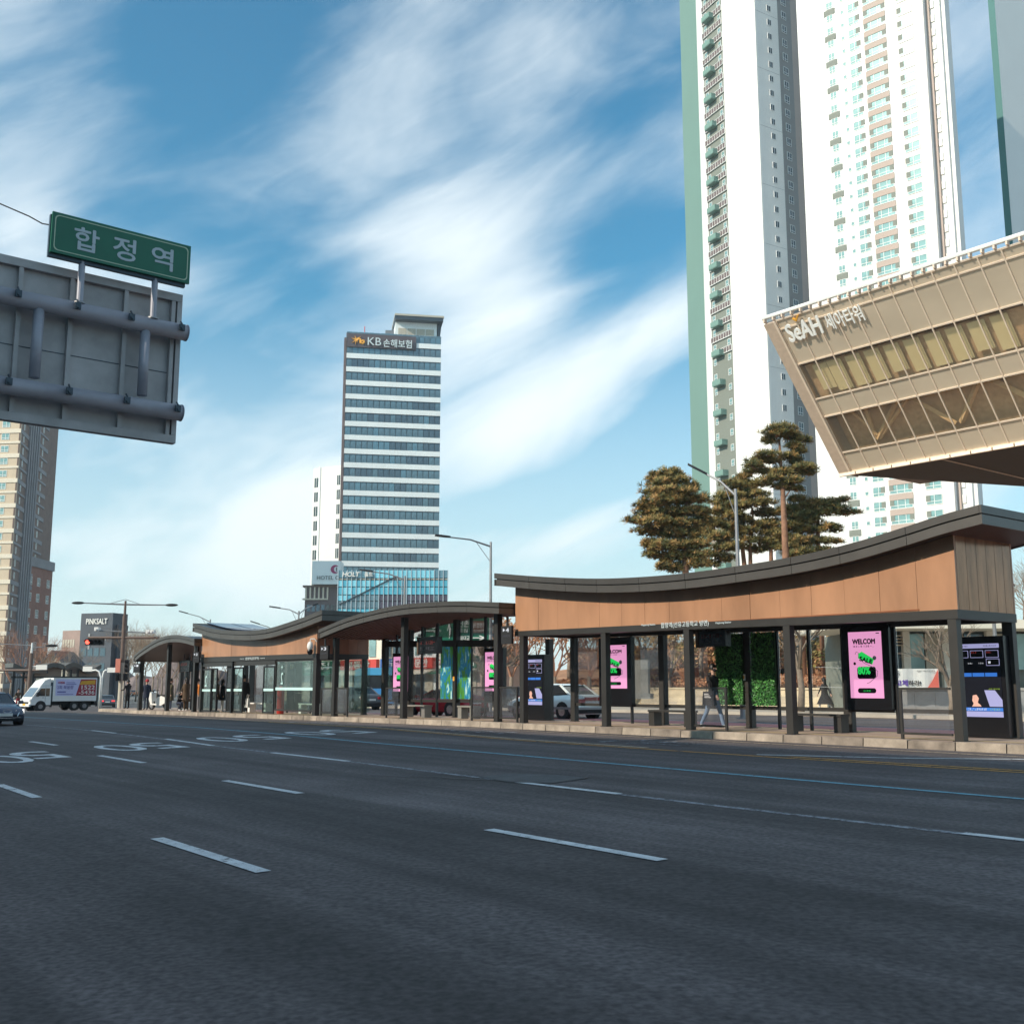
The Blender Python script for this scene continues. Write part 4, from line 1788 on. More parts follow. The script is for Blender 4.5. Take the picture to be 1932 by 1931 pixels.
fA = seg_wall(ltw, ll(Pm), ll(P0), 'tan', z1=zt)
fB = seg_wall(ltw, ll(P0), ll(P1), 'brownbrick', z1=zt)
fC = seg_wall(ltw, ll(P1), ll(P2), 'pilaster', z1=zt + 1)
fD = seg_wall(ltw, ll(P2), ll(P3), 'brownbrick', z1=zt - 1)
for k in range(5):
    b = B()
    w_ = fC[1] / 5
    b.box(k * w_ + .1, k * w_ + w_ * .55, -.4, 0, 0, zt + .5)
    b.out('rib', 'pilaster', fC[0])
WT = winmesh(1.9, 1.5, 2, .3, 'lt', 'win_teal')
WU = winmesh(.85, 1.5, 1, .3, 'lu', 'win_teal')
f2 = 2.85
nf = int(zt / f2)
for f in range(1, nf):
    z = f * f2
    for wall, W in (fA, fB, fD):
        b = B()
        x0 = max(0, W - 12) if wall is fA[0] else 0
        hb_ = .95 if f % 2 else .5
        b.box(x0, W + .12, -.18, 0, z - hb_, z)
        b.out('floor_band', 'cream' if wall is fA[0] else 'pilaster', wall)
    putwin(WT, fA[0], (fA[1] - 4.6, -.02, z + .4))
    putwin(WT, fA[0], (fA[1] - 9.5, -.02, z + .4))
    putwin(WU, fB[0], (fB[1] * .35, -.02, z + .4))
    if z > 28:
        putwin(WU, fD[0], (fD[1] * .35, -.02, z + .4))
zt2 = Pd(70, 1056, 262).z + 1.2
wing = seg_wall(ltw, ll(P2) + Vector((0, -3, 0)), ll(P4), 'redbrick', z1=zt2, name='wing', th=6.0)
b = B()
cp_ = [ll(Pm), ll(P0), ll(P1), ll(P2), ll(P3)]
b.extr([(p.x - .15, p.y + .5) for p in cp_] + [(ll(P3).x - 1, ll(P3).y + 8), (ll(Pm).x, ll(P3).y + 8)], 'z', 0, zt - .3)
b.out('core', 'brownbrick', ltw)
b = B()
b.box(-.1, wing[1] + .3, -.35, 6.2, zt2 - 2.2, zt2)
b.out('cornice', 'pilaster', wing[0])
WW = winmesh(1.7, 2.0, 2, .35, 'lw', 'win_dark')
for f in range(6):
    for x in (.16, .45, .80):
        putwin(WW, wing[0], (wing[1] * x, -.02, zt2 - 6.6 - f * 3.8))

# ---- dark office with a rooftop name, left distance ----
PL, PR = Pd(151, 1200, 190), Pd(211, 1200, 188)
pk, W, H = facade('office_block', 'dark grey office block with PINKSALT lettering near its roof', 'office building', PL, PR, 4, Pd(180, 1157, 190).z, -1.2, 'slate')
b = B()
b.box(W, W + .5, 1, 3.6, 0, H - 2.0)
b.out('side_bay', 'slate', pk)
text('PINKSALT', 'lettering', 'sign_white', pk, (W * .19, -.12, H - 1.9), w=W * .66, h=.95, ext=.08, bold=.02)
text('비포그레이', 'lettering', 'sign_white', pk, (W * .52, -.1, H - 4.7), w=W * .3, h=.6, ext=.06, bold=.02)
for j in range(5):
    for i in range(4):
        b = B()
        b.box(.5 + i * 1.3, 1.5 + i * 1.3, -.04, .03, H - 7.4 - j * 2.6, H - 6 - j * 2.6)
        b.out('window', 'kb_glass_dark', pk)
b = B()
b.box(W * .27, W * .33, -.1, .02, H - 6.2, H - 3.5)
b.out('light_strip', 'grey_metal', pk)
PL, PR = Pd(118, 1200, 196), Pd(152, 1200, 194)
bk, W, H = facade('brick_block', 'low pinkish brick block with rows of pale windows left of the dark office', 'building', PL, PR, 5, Pd(135, 1189, 195).z, -1.2, None)
b = B()
b.box(0, W - .05, 0, 5, 0, H)
b.out('wall', mat('pinkbrick', (.34, .24, .21), .8, var=.15, scale=.5), bk)
for j in range(4):
    for i in range(5):
        b = B()
        b.box(.2 + i * .62, .6 + i * .62, -.05, .03, H - 3.0 - j * 2.6, H - 1.6 - j * 2.6)
        b.out('window', 'beige', bk)
# gabled house and low roofs in front of the brick block
p = Pd(98, 1230, 170)
gh = thing('gabled_house', 'dark roofed gabled house between the brick tower and the pinkish block', 'house', (p.x, p.y, -1.2))
zr = p.z + 1.2
b = B()
b.extr([(-2.2, 0), (2.6, 0), (2.6, zr - 2.6), (.2, zr), (-2.2, zr - 2.6)], 'y', 0, 8)
b.out('wall', 'beige', gh)
b = B()
b.extr([(.2, zr + .3), (-3, zr - 2.9), (-2.8, zr - 3.2), (.2, zr)], 'y', -.5, 8)
b.extr([(.2, zr + .3), (.2, zr), (3.2, zr - 3.2), (3.4, zr - 2.9)], 'y', -.5, 8)
b.out('roof', 'slate', gh)

# ---- cantilevered glass block (long slanted front leaning towards the road) ----
kS = .84
qb_, zb0, r00 = 46.0, 16.75, -34.24
zt0 = 26.45
sh = thing('glass_building', 'cantilevered glass block with slanted tan panelled front and white rooftop name', 'office building', RQ(r00, qb_, 0), RANG)
rows = [0, .055, .28, .51, .627, .87, 1.0]


def sp(x, fr, off=0.0):
    """point on the slanted front: x along, fr fraction down from the top, off outward"""
    z = zt0 + (zb0 - zt0) * fr
    n = math.sqrt(1 + kS * kS)
    return (x, -kS * (z - zb0) - off / n, z + off * (-kS) / n)


LX = 31.0
cols = [1.0 + i * 1.47 for i in range(21)]
rx = random.Random(4)
for j in range(6):
    solid = j in (0, 1, 3, 5)
    for i in range(20):
        b = B()
        x0, x1 = cols[i] + .03, cols[i + 1] - .03
        f0, f1 = rows[j] + .004, rows[j + 1] - .004
        o1 = 0.0
        A = [sp(x0, f1, o1), sp(x1, f1, o1), sp(x1, f0, o1), sp(x0, f0, o1)]
        Bk = [sp(x0, f1, o1 - .06), sp(x1, f1, o1 - .06), sp(x1, f0, o1 - .06), sp(x0, f0, o1 - .06)]
        b.hexa([A[0], A[1], Bk[1], Bk[0], A[3], A[2], Bk[2], Bk[3]])
        b.out('panel' if solid else 'glass_pane', 'seah_panel' if solid else 'seah_glass', sh)
for i in range(21):
    b = B()
    x = cols[i]
    b.hexa([sp(x - .04, 1, .08), sp(x + .04, 1, .08), sp(x + .04, 1, -.02), sp(x - .04, 1, -.02), sp(x - .04, 0, .08), sp(x + .04, 0, .08), sp(x + .04, 0, -.02), sp(x - .04, 0, -.02)])
    b.out('mullion', 'seah_frame', sh)
for f in rows:
    b = B()
    d = .004
    b.hexa([sp(cols[0], f + d, .075), sp(cols[-1], f + d, .075), sp(cols[-1], f + d, -.02), sp(cols[0], f + d, -.02), sp(cols[0], f - d, .075), sp(cols[-1], f - d, .075), sp(cols[-1], f - d, -.02), sp(cols[0], f - d, -.02)])
    b.out('transom', 'seah_frame', sh)
b = B()
b.hexa([sp(0, 1, .15), sp(1.0, 1, .15), sp(1.0, 1, -.3), sp(0, 1, -.3), sp(0, 0, .15), sp(1.0, 0, .15), sp(1.0, 0, -.3), sp(0, 0, -.3)])
b.out('edge_frame', 'seah_edge', sh)
b = B()
b.hexa([sp(.85, 1, .2), sp(1.0, 1, .2), sp(1.0, 1, .14), sp(.85, 1, .14), sp(.85, 0, .2), sp(1.0, 0, .2), sp(1.0, 0, .14), sp(.85, 0, .14)])
b.out('edge_trim', 'seah_frame', sh)
# top rail and bottom gutter
b = B()
tpz = sp(0, -.012)
b.path([(0, tpz[1] - .1, tpz[2] + .25), (LX - .5, tpz[1] - .1, tpz[2] + .25)], .16, 8)
b.out('top_rail', 'white', sh)
for i in range(40):
    b = B()
    b.box(i * .76 + .1, i * .76 + .22, tpz[1] - .2, tpz[1] + .1, tpz[2] - .1, tpz[2] + .2)
    b.out('rail_bracket', 'seah_edge', sh)
for i in range(21):
    b = B()
    b.box(cols[i] - 1.0, cols[i] + .38, -.22, .02, zb0 - .28, zb0 - .06)
    b.out('gutter_segment', 'seah_frame', sh)
# underside: horizontal, dark, with ribs
ux, uv_ = 1932, 915
d = ray(ux, uv_)
k = (zb0 - CAMZ) / d[2]
rr_, qq_ = IRQ(d[0] * k, d[1] * k)
ex, ey = rr_ - r00, qq_ - qb_
sc_ = 34 / ex if ex > 1 else 3
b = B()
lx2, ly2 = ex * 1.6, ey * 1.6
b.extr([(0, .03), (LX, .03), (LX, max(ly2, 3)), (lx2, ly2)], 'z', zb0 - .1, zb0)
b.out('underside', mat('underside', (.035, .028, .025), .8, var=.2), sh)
for k in range(1, 4):
    t_ = k / 4
    b = B()
    b.path([(LX * t_, .1, zb0 - .13), (LX * t_, min(ly2 * 1.0, LX * t_ * ly2 / lx2) - .1, zb0 - .13)], .05, 4)
    b.out('soffit_rib', 'seah_edge', sh)
# roof and back
b = B()
b.quad(sp(0, 0, -.05), sp(LX, 0, -.05), (LX, 12, zt0 - .1), (lx2 * .4 + 1, 12, zt0 - .1))
b.quad((0, .2, zb0), (0, .2 + 2, zb0), (1.5, 12, zt0 - .1), sp(0, 0, -.32))
b.out('roof_slab', 'seah_edge', sh)
# inside: floor, ceiling, back wall, curtains and slanted columns
zf = lambda fr: zt0 + (zb0 - zt0) * fr
b = B()
b.box(1.0, LX, -kS * (zf(.57) - zb0) + .3, 9, zf(.60), zf(.55))
b.box(1.0, LX, -kS * (zf(.28) - zb0) + .3, 9, zf(.28), zf(.22))
b.box(1.0, LX, .3, 9, zf(.99), zf(.93))
b.out('floor_slab', 'seah_dark', sh)
b = B()
for (f0, f1, dd) in ((.285, .53, .45), (.60, .98, 1.1)):
    b.hexa([sp(1.1, f1, -dd), sp(LX, f1, -dd), sp(LX, f1, -dd - .1), sp(1.1, f1, -dd - .1), sp(1.1, f0, -dd), sp(LX, f0, -dd), sp(LX, f0, -dd - .1), sp(1.1, f0, -dd - .1)])
b.out('inner_wall', 'bare_wall', sh)
for i in range(20):
    if i in (10, 15): continue
    b = B()
    x0 = cols[i] + .52
    f1 = .50 if i % 4 else .475
    if i == 0: x0 += .3
    # a curtain: vertical right edge, slanting left edge, just inside the leaning glass
    b.hexa([sp(x0 + .0, f1, -.22), sp(x0 + 1.12, f1, -.22), sp(x0 + 1.12, f1, -.27), sp(x0, f1, -.27), sp(x0 + .0, .315, -.22), sp(x0 + 1.12, .315, -.22), sp(x0 + 1.12, .315, -.27), sp(x0, .315, -.27)])
    b.out('curtain', 'curtain', sh)
for x0, w0, x1 in ((3.6, .35, 6.5), (3.4, .3, 3.9), (3.9, .25, 2.6), (3.8, .25, 7.3), (9.5, .4, 7.2), (9.9, .4, 12.3), (15.5, .45, 12.8), (16, .5, 16.3), (16.4, .4, 19.6), (22.5, .45, 20), (23, .5, 26)):
    b = B()
    b.path([sp(x0, .86, -.85), sp(x1, .64, -.75)], w0 * .5, 4)
    b.out('slanted_column', 'column_tan', sh)
# name on the front
th_ = R(90) + math.atan(kS)


def spinv(u, v):
    q = qb_
    for i in range(200):
        r, z = L(u, v, q)
        q = .7 * q + .3 * (qb_ - kS * (z - zb0))
    return r - r00, q - qb_, z


for s_, (ua, va), (ub_, vb), hh, bo, sh_ in (('SeAH', (1495, 643), (1561, 628), 1.3, .045, .12), ('세아타워', (1567, 621), (1639, 607), 1.15, .02, 0)):
    a = spinv(ua, va)
    c = spinv(ub_, vb)
    off = .16
    n = math.sqrt(1 + kS * kS)
    text(s_, 'lettering', 'letter_white', sh, (a[0], a[1] - off / n, a[2] - off * kS / n), rot=(th_, 0, 0), w=c[0] - a[0], h=hh, ext=.09, bold=bo, shear=sh_)
a = spinv(1507, 625)
b = B()
b.extr([(0, .28), (.25, 0), (.62, .42), (.5, .42), (.25, .16), (.1, .3)], 'z', 0, .15)
b.out('accent', 'notice_yellow', sh, (a[0] + .1, a[1] - .16 - .45, a[2] + .54), (th_, 0, 0))


# ---- row of buildings on the near side of the road, behind the viewpoint: unseen, with its height set to shade the carriageway ----
for k, (ra, rb_, m_) in enumerate(((-78, -52, 'beige'), (-52, -30, 'tower_grey'), (-30, -6, 'brownbrick'), (-6, 18, 'kb_white'), (18, 46, 'pilaster'))):
    p = RQ(rb_, -30, -.4)
    nbk = thing('street_block', ['beige', 'light grey', 'brown', 'white', 'dark grey'][k] + ' low office block on the near side of the road, unseen behind the viewpoint, height set to shade it', 'building', p, RANG + math.pi, 'office blocks behind the viewpoint')
    b = B()
    b.box(.01, rb_ - ra - .01, 0, 14, 0, 17.0)
    b.out('wall', m_, nbk)
    for f in range(4):
        b = B()
        b.box(.6, rb_ - ra - .6, -.05, .02, .9 + f * 3.4, 2.9 + f * 3.4)
        b.out('window_band', 'kb_glass_dark', nbk)

# ================= overhead sign, street lamps, signals, signs =================
# overhead road sign seen from behind: spans across the road (along q)
GR = None
d1_ = L(335, 800, 0)
# its plane stands square to the road at r = RG
RG = -8.9


def onr(u, v, r):
    """point seen at (u, v) on the plane of constant r -> (q, z)"""
    d = ray(u, v)
    k = (r + CA * O[0] + SA * O[1]) / (CA * d[0] + SA * d[1])
    return IRQ(d[0] * k, d[1] * k)[1], CAMZ + d[2] * k


go = thing('overhead_sign', 'large grey overhead road sign seen from behind with two thick pipes', 'road sign', RQ(RG, -14, 0), RANG + R(90))
# local x runs towards -? : x local = direction of q (away), y local = -r
q0 = onr(343, 560, RG)
q1 = onr(328, 837, RG)
qs_, zt_ = onr(343, 558, RG)
_, zb_ = onr(328, 837, RG)
xe = qs_ + 14          # right edge in local x
x_l = xe - 12.5
b = B()
b.box(x_l, xe, .06, .12, zb_, zt_)
b.out('sign_plate', 'silver_paint', go)
b = B()
for (a, c, y, z) in ((x_l, xe, zb_, zb_ + .16), (x_l, xe, zt_ - .16, zt_)):
    b = B()
    b.box(a, c, -.06, .055, y, z)
    b.out('frame_rail', 'silver_paint', go)
b = B()
b.box(xe - .10, xe, -.06, .055, zb_ + .165, zt_ - .165)
b.out('frame_rail', 'silver_paint', go)
ribs = []
for (u, v) in ((320, 700), (230, 690), (128, 660), (30, 640)):
    ribs.append(onr(u, v, RG)[0] + 14)
k = 0
x = ribs[-1]
while x > x_l + 1:
    x -= 1.1
    ribs.append(x)
for x in ribs:
    b = B()
    b.box(x - .04, x + .04, -.05, .055, zb_ + .165, zt_ - .165)
    b.out('frame_rib', 'silver_paint', go)
ribs_s = sorted(ribs + [x_l, xe])
zm_ = onr(250, 690, RG)[1]
b = B()
b.box(x_l + .05, xe - .12, .05, .058, zm_ - .008, zm_ + .008)
b.out('plate_seam', 'kb_frame', go)
for (ua, va) in ((345, 627), (335, 778)):
    qa, za = onr(ua, va, RG + .26)
    xr = qa + 14 + .06
    b = B()
    b.tube((x_l - 14, -.26, za), (xr, -.26, za), .165, n=20)
    p = b.out('pipe', 'pipe_paint', go, smooth=False)
    for f in p.data.polygons:
        f.use_smooth = len(f.vertices) == 4
    b = B()
    b.tube((xr, -.26, za), (xr + .02, -.26, za), .172, n=20)
    b.out('pipe_cap', 'pipe_paint', p)
    for (u, v) in (((35, 550), (146, 575), (247, 600), (341, 622)) if va < 700 else ((17, 716), (130, 740), (238, 760), (333, 778))):
        x = onr(u, v, RG + .3)[0] + 14 - .03
        b = B()
        b.box(x - .055, x + .055, -.47, -.42, za - .03, za + .10)
        b.tube((x, -.50, za + .02), (x, -.42, za + .02), .035, n=6)
        b.tube((x, -.45, za + .10), (x, -.36, za + .18), .018, n=5)
        b.out('clamp_bolt', 'kb_frame', p)
for (u, v) in ((272, 690), (70, 650), (-140, 620)):
    x = onr(u, v, RG + .3)[0] + 14
    za = onr(u, 600 if u > 0 else 560, RG + .26)[1]
    b = B()
    z1_, z2_ = onr(335, 770, RG + .26)[1], onr(340, 620, RG + .26)[1]
    b.tube((x, -.26, z1_ + .14), (x, -.26, z2_ - .14), .10, n=14)
    p = b.out('strut', 'pipe_paint', go)
    for f in p.data.polygons:
        f.use_smooth = len(f.vertices) == 4
# small green name sign on top
gq0, gz1 = onr(359, 466, RG + .38)
_, gz0 = onr(353, 536, RG + .38)
gql, _ = onr(96, 440, RG + .38)
xg0, xg1 = gql + 14, gq0 + 14
gs = thing('station_name_sign', 'green sign with three white Korean characters above the overhead sign', 'road sign', RQ(RG, -14, 0), RANG + R(90))
b = B()
b.box(xg0, xg1, -.42, -.36, gz0, gz1)
b.out('sign_plate', 'sign_green', gs)
b = B()
b.box(xg0 - .02, xg1 - .06, -.355, -.27, gz0 - .07, gz1 - .04)
b.out('backing', 'kb_frame', gs)
b = B()
e = .05
xa, xb, ya, yb = xg0 + e, xg1 - e, gz0 + e, gz1 - e
pts = []
for cx_, cz_, a0 in ((xb - .08, yb - .08, 0), (xa + .08, yb - .08, 90), (xa + .08, ya + .08, 180), (xb - .08, ya + .08, 270)):
    for i in range(5):
        a = R(a0 + i * 22.5)
        pts.append((cx_ + .08 * math.cos(a), cz_ + .08 * math.sin(a)))
n = len(pts)
cxm, czm = (xa + xb) / 2, (ya + yb) / 2
inn = [(x - (.018 if x > cxm else -.018), z - (.018 if z > czm else -.018)) for x, z in pts]
for i in range(n):
    j = (i + 1) % n
    b.hexa([(pts[i][0], -.424, pts[i][1]), (pts[j][0], -.424, pts[j][1]), (inn[j][0], -.424, inn[j][1]), (inn[i][0], -.424, inn[i][1]),
            (pts[i][0], -.421, pts[i][1]), (pts[j][0], -.421, pts[j][1]), (inn[j][0], -.421, inn[j][1]), (inn[i][0], -.421, inn[i][1])])
mm('sign_line', (.45, .55, .40), .5, var=0)
mm('sign_char', (.45, .52, .56), .5, var=.05)
b.out('border_line', 'sign_line', gs)
for s_, (ua, va), (ub_, vb) in (('합', (138, 466), (185, 431)), ('정', (212, 478), (254, 452)), ('역', (284, 500), (324, 474))):
    x0 = onr(ua, va, RG + .38)[0] + 14
    x1 = onr(ub_, va, RG + .38)[0] + 14
    hh = (gz1 - gz0) * .56
    text(s_, 'lettering', 'sign_char', gs, (x0, -.425, gz0 + (gz1 - gz0) * .21), w=x1 - x0, h=hh, ext=.005, bold=.03)
for (u, v) in ((155, 530), (293, 565)):
    x = onr(u, v, RG + .38)[0] + 14
    b = B()
    b.tube((x, -.30, onr(345, 627, RG + .38)[1] + .1), (x, -.30, gz0 - .02), .062, n=12)
    p = b.out('support_post', 'pipe_paint', gs)
    b = B()
    b.tube((x, -.30, onr(345, 627, RG + .38)[1] + .17), (x, -.30, onr(345, 627, RG + .38)[1] + .20), .11, n=12)
    b.out('flange', 'grey_metal', p)
# overhead cable stub
b = B()
pc_ = [Pd(-10, 380, 30), Pd(55, 408, 30), Pd(80, 422, 30), Pd(110, 427, 30), Pd(118, 430, 29)]
b.path(pc_, .02, 5)
tag(b.out('cable', 'matte_black'), 'thin black cable crossing the sky left of the green sign', 'cable')


def lamp(name_label, u, v0, v1, Y, arms, group='street lamps', pr=(.11, .06), foot=None, m='grey_metal', mh='matte_black'):
    """street lamp: pole at u from pixel rows v0 (top) to the ground; arms: list of (u, v, Y) of lamp heads"""
    top = Pd(u, v0, Y)
    zb = zg(*IRQ(top.x, top.y)) + (foot or .0)
    # pole is vertical in the world: keep x, y of the top
    t = thing('street_lamp', name_label, 'street lamp', (top.x, top.y, zb), 0, group)
    h = top.z - zb
    b = B()
    b.tube((0, 0, 0), (0, 0, h), pr[0], pr[1], n=10)
    b.out('pole', m, t)
    b = B()
    b.box(-.2, .2, -.2, .2, 0, .04)
    b.out('base_plate', m, t)
    for (ua, va, Ya) in arms:
        e = Pd(ua, va, Ya) - Vector((top.x, top.y, zb))
        s = Vector((0, 0, h - .25))
        mid = s.lerp(e, .5) + Vector((0, 0, .12))
        b = B()
        b.path([s, mid, e], [.05, .04, .035], 6)
        b.tube(Vector((0, 0, h - 1.1)), s.lerp(e, .35) + Vector((0, 0, .05)), .018, n=5)
        b.out('arm', m, t)
        dd = (e - mid)
        dd.normalize()
        b = B()
        c = e + dd * .35
        side = Vector((-dd.y, dd.x, 0)).normalized()
        ln = .42
        pts_t = [(e - dd * .05, .05), (e + dd * .15, .13), (e + dd * .5, .16), (e + dd * .8, .09)]
        for i in range(3):
            (pa, wa), (pb, wb_) = pts_t[i], pts_t[i + 1]
            up = Vector((0, 0, 1))
            b.hexa([pa - side * wa - up * .03, pb - side * wb_ - up * .03, pb + side * wb_ - up * .03, pa + side * wa - up * .03,
                    pa - side * wa * .5 + up * .07, pb - side * wb_ * .5 + up * .07, pb + side * wb_ * .5 + up * .07, pa + side * wa * .5 + up * .07])
        b.out('lamp_head', mh, t, merge=True)
    return t


lamp('tall pale street lamp rising in front of the pines behind the long shelter', 1387.5, 922, 0, 40, [(1332, 894, 40.5)], foot=.15, pr=(.10, .06))
lamp('tall lamp with a long left arm between the banded tower and the long shelter', 926, 1022, 0, 58, [(848, 1013, 57)], foot=.1)
lamp('lamp in front of the glass office with its arm over the arched roof', 764, 1086, 0, 68, [(702, 1078, 68)], foot=.1)
lamp('lamp beside the brown hotel block with arm pointing left', 564, 1152, 0, 82, [(528, 1147, 82), (590, 1142, 84)], foot=.1)
lamp('small distant lamp above the dished roof of the glass shelter', 397, 1168, 0, 98, [(354, 1157, 98)], foot=.1)
lamp('small distant lamp peeping over the dished roof, right of its solar panels', 522, 1187, 0, 95, [(489, 1177, 95)], foot=.1)
lamp('dark lamp whose head pokes out past the right end of the long shelter', 1870, 1098, 0, 47, [(1902, 1103, 44)], foot=.15)

# ---- mast with signal, double lamp and cameras at the tip of the platform ----
mm('mast_brown', (.16, .11, .09), .5, .2, var=.1)
tp_ = Pd(237, 1133, 74)
zb_ = .03
ms = thing('signal_mast', 'tall brown mast with twin lamp arms and a red signal at the platform tip', 'traffic light', (tp_.x, tp_.y, zb_ - .2))
h = tp_.z - zb_ + .2
b = B()
b.tube((0, 0, 0), (0, 0, h * .42), .17, .15, n=12)
b.out('lower_pole', 'beige', ms)
b = B()
b.tube((0, 0, h * .42), (0, 0, h * .86), .15, .13, n=12)
b.tube((0, 0, h * .86), (0, 0, h), .09, .07, n=10)
b.out('pole', 'mast_brown', ms)


def rel(u, v, Y, o):
    p = Pd(u, v, Y)
    return Vector((p.x - o.location.x, p.y - o.location.y, p.z - o.location.z))


for ue, ve in ((157, 1137), (314, 1141)):
    e = rel(ue, ve, 74, ms)
    s = Vector((0, 0, rel(237, 1140, 74, ms).z))
    b = B()
    b.path([s, e], [.06, .04], 6)
    b.tube(Vector((0, 0, s.z + .35)), s.lerp(e, .4), .02, n=5)
    b.out('lamp_arm', 'grey_metal', ms)
    sgn = -1 if ue < 237 else 1
    b = B()
    b.ball((e.x + sgn * .35, e.y, e.z), .45, .18, .10, n=10, m=6)
    b.out('lamp_head', 'matte_black', ms)
zarm = rel(237, 1202.5, 74, ms).z
xl_ = rel(166, 1202, 74, ms).x
xr_ = rel(300, 1204, 74, ms).x
b = B()
b.tube((xl_, 0, zarm), (xr_, 0, zarm + .0), .09, .09, n=8)
b.out('mast_arm', 'mast_brown', ms)
zc = rel(237, 1192, 74, ms).z
b = B()
b.tube((rel(186, 1188, 74, ms).x, 0, zc + .1), (rel(283, 1196, 74, ms).x, 0, zc - .05), .045, n=6)
b.out('camera_arm', 'grey_metal', ms)
for ue, ve in ((184, 1187), (281, 1192), (288, 1192)):
    e = rel(ue, ve, 74, ms)
    b = B()
    b.box(e.x - .14, e.x + .14, -.25, .25, e.z - .1, e.z + .14)
    b.tube((e.x, -.25, e.z), (e.x, -.36, e.z), .07, n=8)
    b.out('camera', 'white', ms)
# signal head: red lit at left
e0, e1 = rel(162, 1211, 73.6, ms), rel(195, 1211, 73.6, ms)
b = B()
b.box(e0.x, e1.x, -.5, -.2, e0.z - .20, e0.z + .22)
sg = b.out('signal_head', 'matte_black', ms)
b = B()
b.tube(((e0.x + e1.x) / 2, -.3, e0.z + .22), ((e0.x + e1.x) / 2, 0, zarm - .08), .03, n=5)
b.out('hanger', 'matte_black', sg)
mm('red_lamp', (1.0, .08, .05), .4, var=0, emis=3.0)
nl = 4
for i in range(nl):
    cx_ = e0.x + (e1.x - e0.x) * (i + .5) / nl
    b = B()
    b.tube((cx_, -.52, e0.z), (cx_, -.50, e0.z), .135, n=14)
    b.out('lens', 'red_lamp' if i == 0 else 'black', sg)
    b = B()
    b.extr([(cx_ - .15, e0.z + .02), (cx_ - .13, e0.z + .14), (cx_, e0.z + .19), (cx_ + .13, e0.z + .14), (cx_ + .15, e0.z + .02), (cx_ + .13, e0.z + .12), (cx_, e0.z + .165), (cx_ - .13, e0.z + .12)], 'y', -.75, -.5)
    b.out('visor', 'matte_black', sg)
mm('pink_sign', (.62, .22, .16), .5, var=.1)
a = rel(217.5, 1242, 73.6, ms)
c = rel(225, 1268, 73.6, ms)
b = B()
b.box(a.x, c.x, -.3, -.22, c.z, a.z)
b.out('side_panel', 'pink_sign', ms)
b = B()
for (u0, v0, u1, v1) in ((219, 1270, 225.5, 1284), (236.5, 1244, 241.5, 1268), (233, 1270, 240, 1284)):
    a, c = rel(u0, v0, 73.6, ms), rel(u1, v1, 73.6, ms)
    b = B()
    b.box(a.x, c.x, -.5, -.2, c.z, a.z)
    o = b.out('signal_head', 'matte_black', ms)
    for k in range(3):
        z = a.z + (c.z - a.z) * (k + .5) / 3
        b = B()
        b.tube(((a.x + c.x) / 2, -.53, z), ((a.x + c.x) / 2, -.50, z), .10, n=10)
        b.out('lens', 'black', o)
b = B()
b.tube((.3, -.35, 0), (.3, -.35, h * .30), .05, n=8)
b.out('pipe', 'beige', ms)

# ---- second mast at the far left ----
tp_ = Pd(61, 1212, 92)
m2 = thing('signal_mast', 'dark mast with signal arms and lamp at the left border before the brick tower', 'traffic light', (tp_.x, tp_.y, -.5))
h = tp_.z + .5
b = B()
b.tube((0, 0, 0), (0, 0, h * .84), .2, .16, n=10)
b.out('pole', 'mast_brown', m2)
b = B()
b.tube((0, 0, h * .84), (0, 0, h), .1, .08, n=8)
b.out('pole_top', 'white', m2)
zz = rel(60, 1222, 92, m2).z
b = B()
b.path([(0, 0, zz), (rel(92, 1222, 92, m2).x, 0, zz + .15)], [.05, .035], 6)
b.path([(0, 0, zz + .2), (rel(-20, 1218, 92, m2).x, 0, zz + .4)], [.05, .035], 6)
b.out('lamp_arm', 'grey_metal', m2)
b = B()
b.ball((rel(97, 1221, 92, m2).x, 0, zz + .2), .55, .2, .13, n=10, m=6)
b.out('lamp_head', 'matte_black', m2)
za = rel(60, 1269, 92, m2).z + .6 * 92 / 92
b = B()
z1_ = rel(60, 1264, 92, m2).z
b.tube((rel(-40, 1265, 92, m2).x, 0, z1_), (rel(76, 1264, 92, m2).x, 0, z1_), .1, n=8)
b.out('mast_arm', 'mast_brown', m2)
b = B()
z2_ = rel(60, 1259, 92, m2).z
b.tube((0, 0, z2_ + .1), (rel(72, 1258, 92, m2).x, 0, z2_ + .12), .05, n=6)
b.out('camera_arm', 'white', m2)
a, c = rel(71, 1254, 92, m2), rel(91, 1263, 92, m2)
b = B()
b.box(a.x, c.x, -.3, -.22, c.z, a.z)
b.out('name_plate', 'sign_white', m2)
b = B()
a, c = rel(68, 1265, 92, m2), rel(91, 1270, 92, m2)
b.box(a.x, c.x, -.3, -.05, c.z, a.z)
b.out('signal_head', 'matte_black', m2)

# ---- curved white poles with name boards ----
for (u, Y, du, lab, ub0, ub1, vb) in ((191, 88, -1, 'curved white pole with a white board on its left arm', 157, 174, 1262), (193.5, 89, 1, 'curved white pole with a white board on its right arm', 203, 219, 1264)):
    p = Pd(u, 1275, Y)
    zb = -.55
    t = thing('name_board_pole', lab, 'sign', (p.x, p.y, zb), 0, 'curved poles with white boards')
    zt2 = rel(u, 1278, Y, t).z
    ze = rel(u, 1264, Y, t).z
    xe = rel(ub1 if du < 0 else ub0, vb, Y, t).x
    b = B()
    b.path([(0, 0, 0), (0, 0, zt2), (xe * .25, 0, ze - .1), (xe * .6, 0, ze + .02), (xe, 0, ze)], .07, 7)
    b.out('pole', 'white', t, smooth=True)
    b = B()
    a, c = rel(ub0, vb - 5, Y, t), rel(ub1, vb + 4, Y, t)
    b.box(a.x, c.x, -.06, .02, c.z, a.z)
    b.out('board', 'sign_white', t)

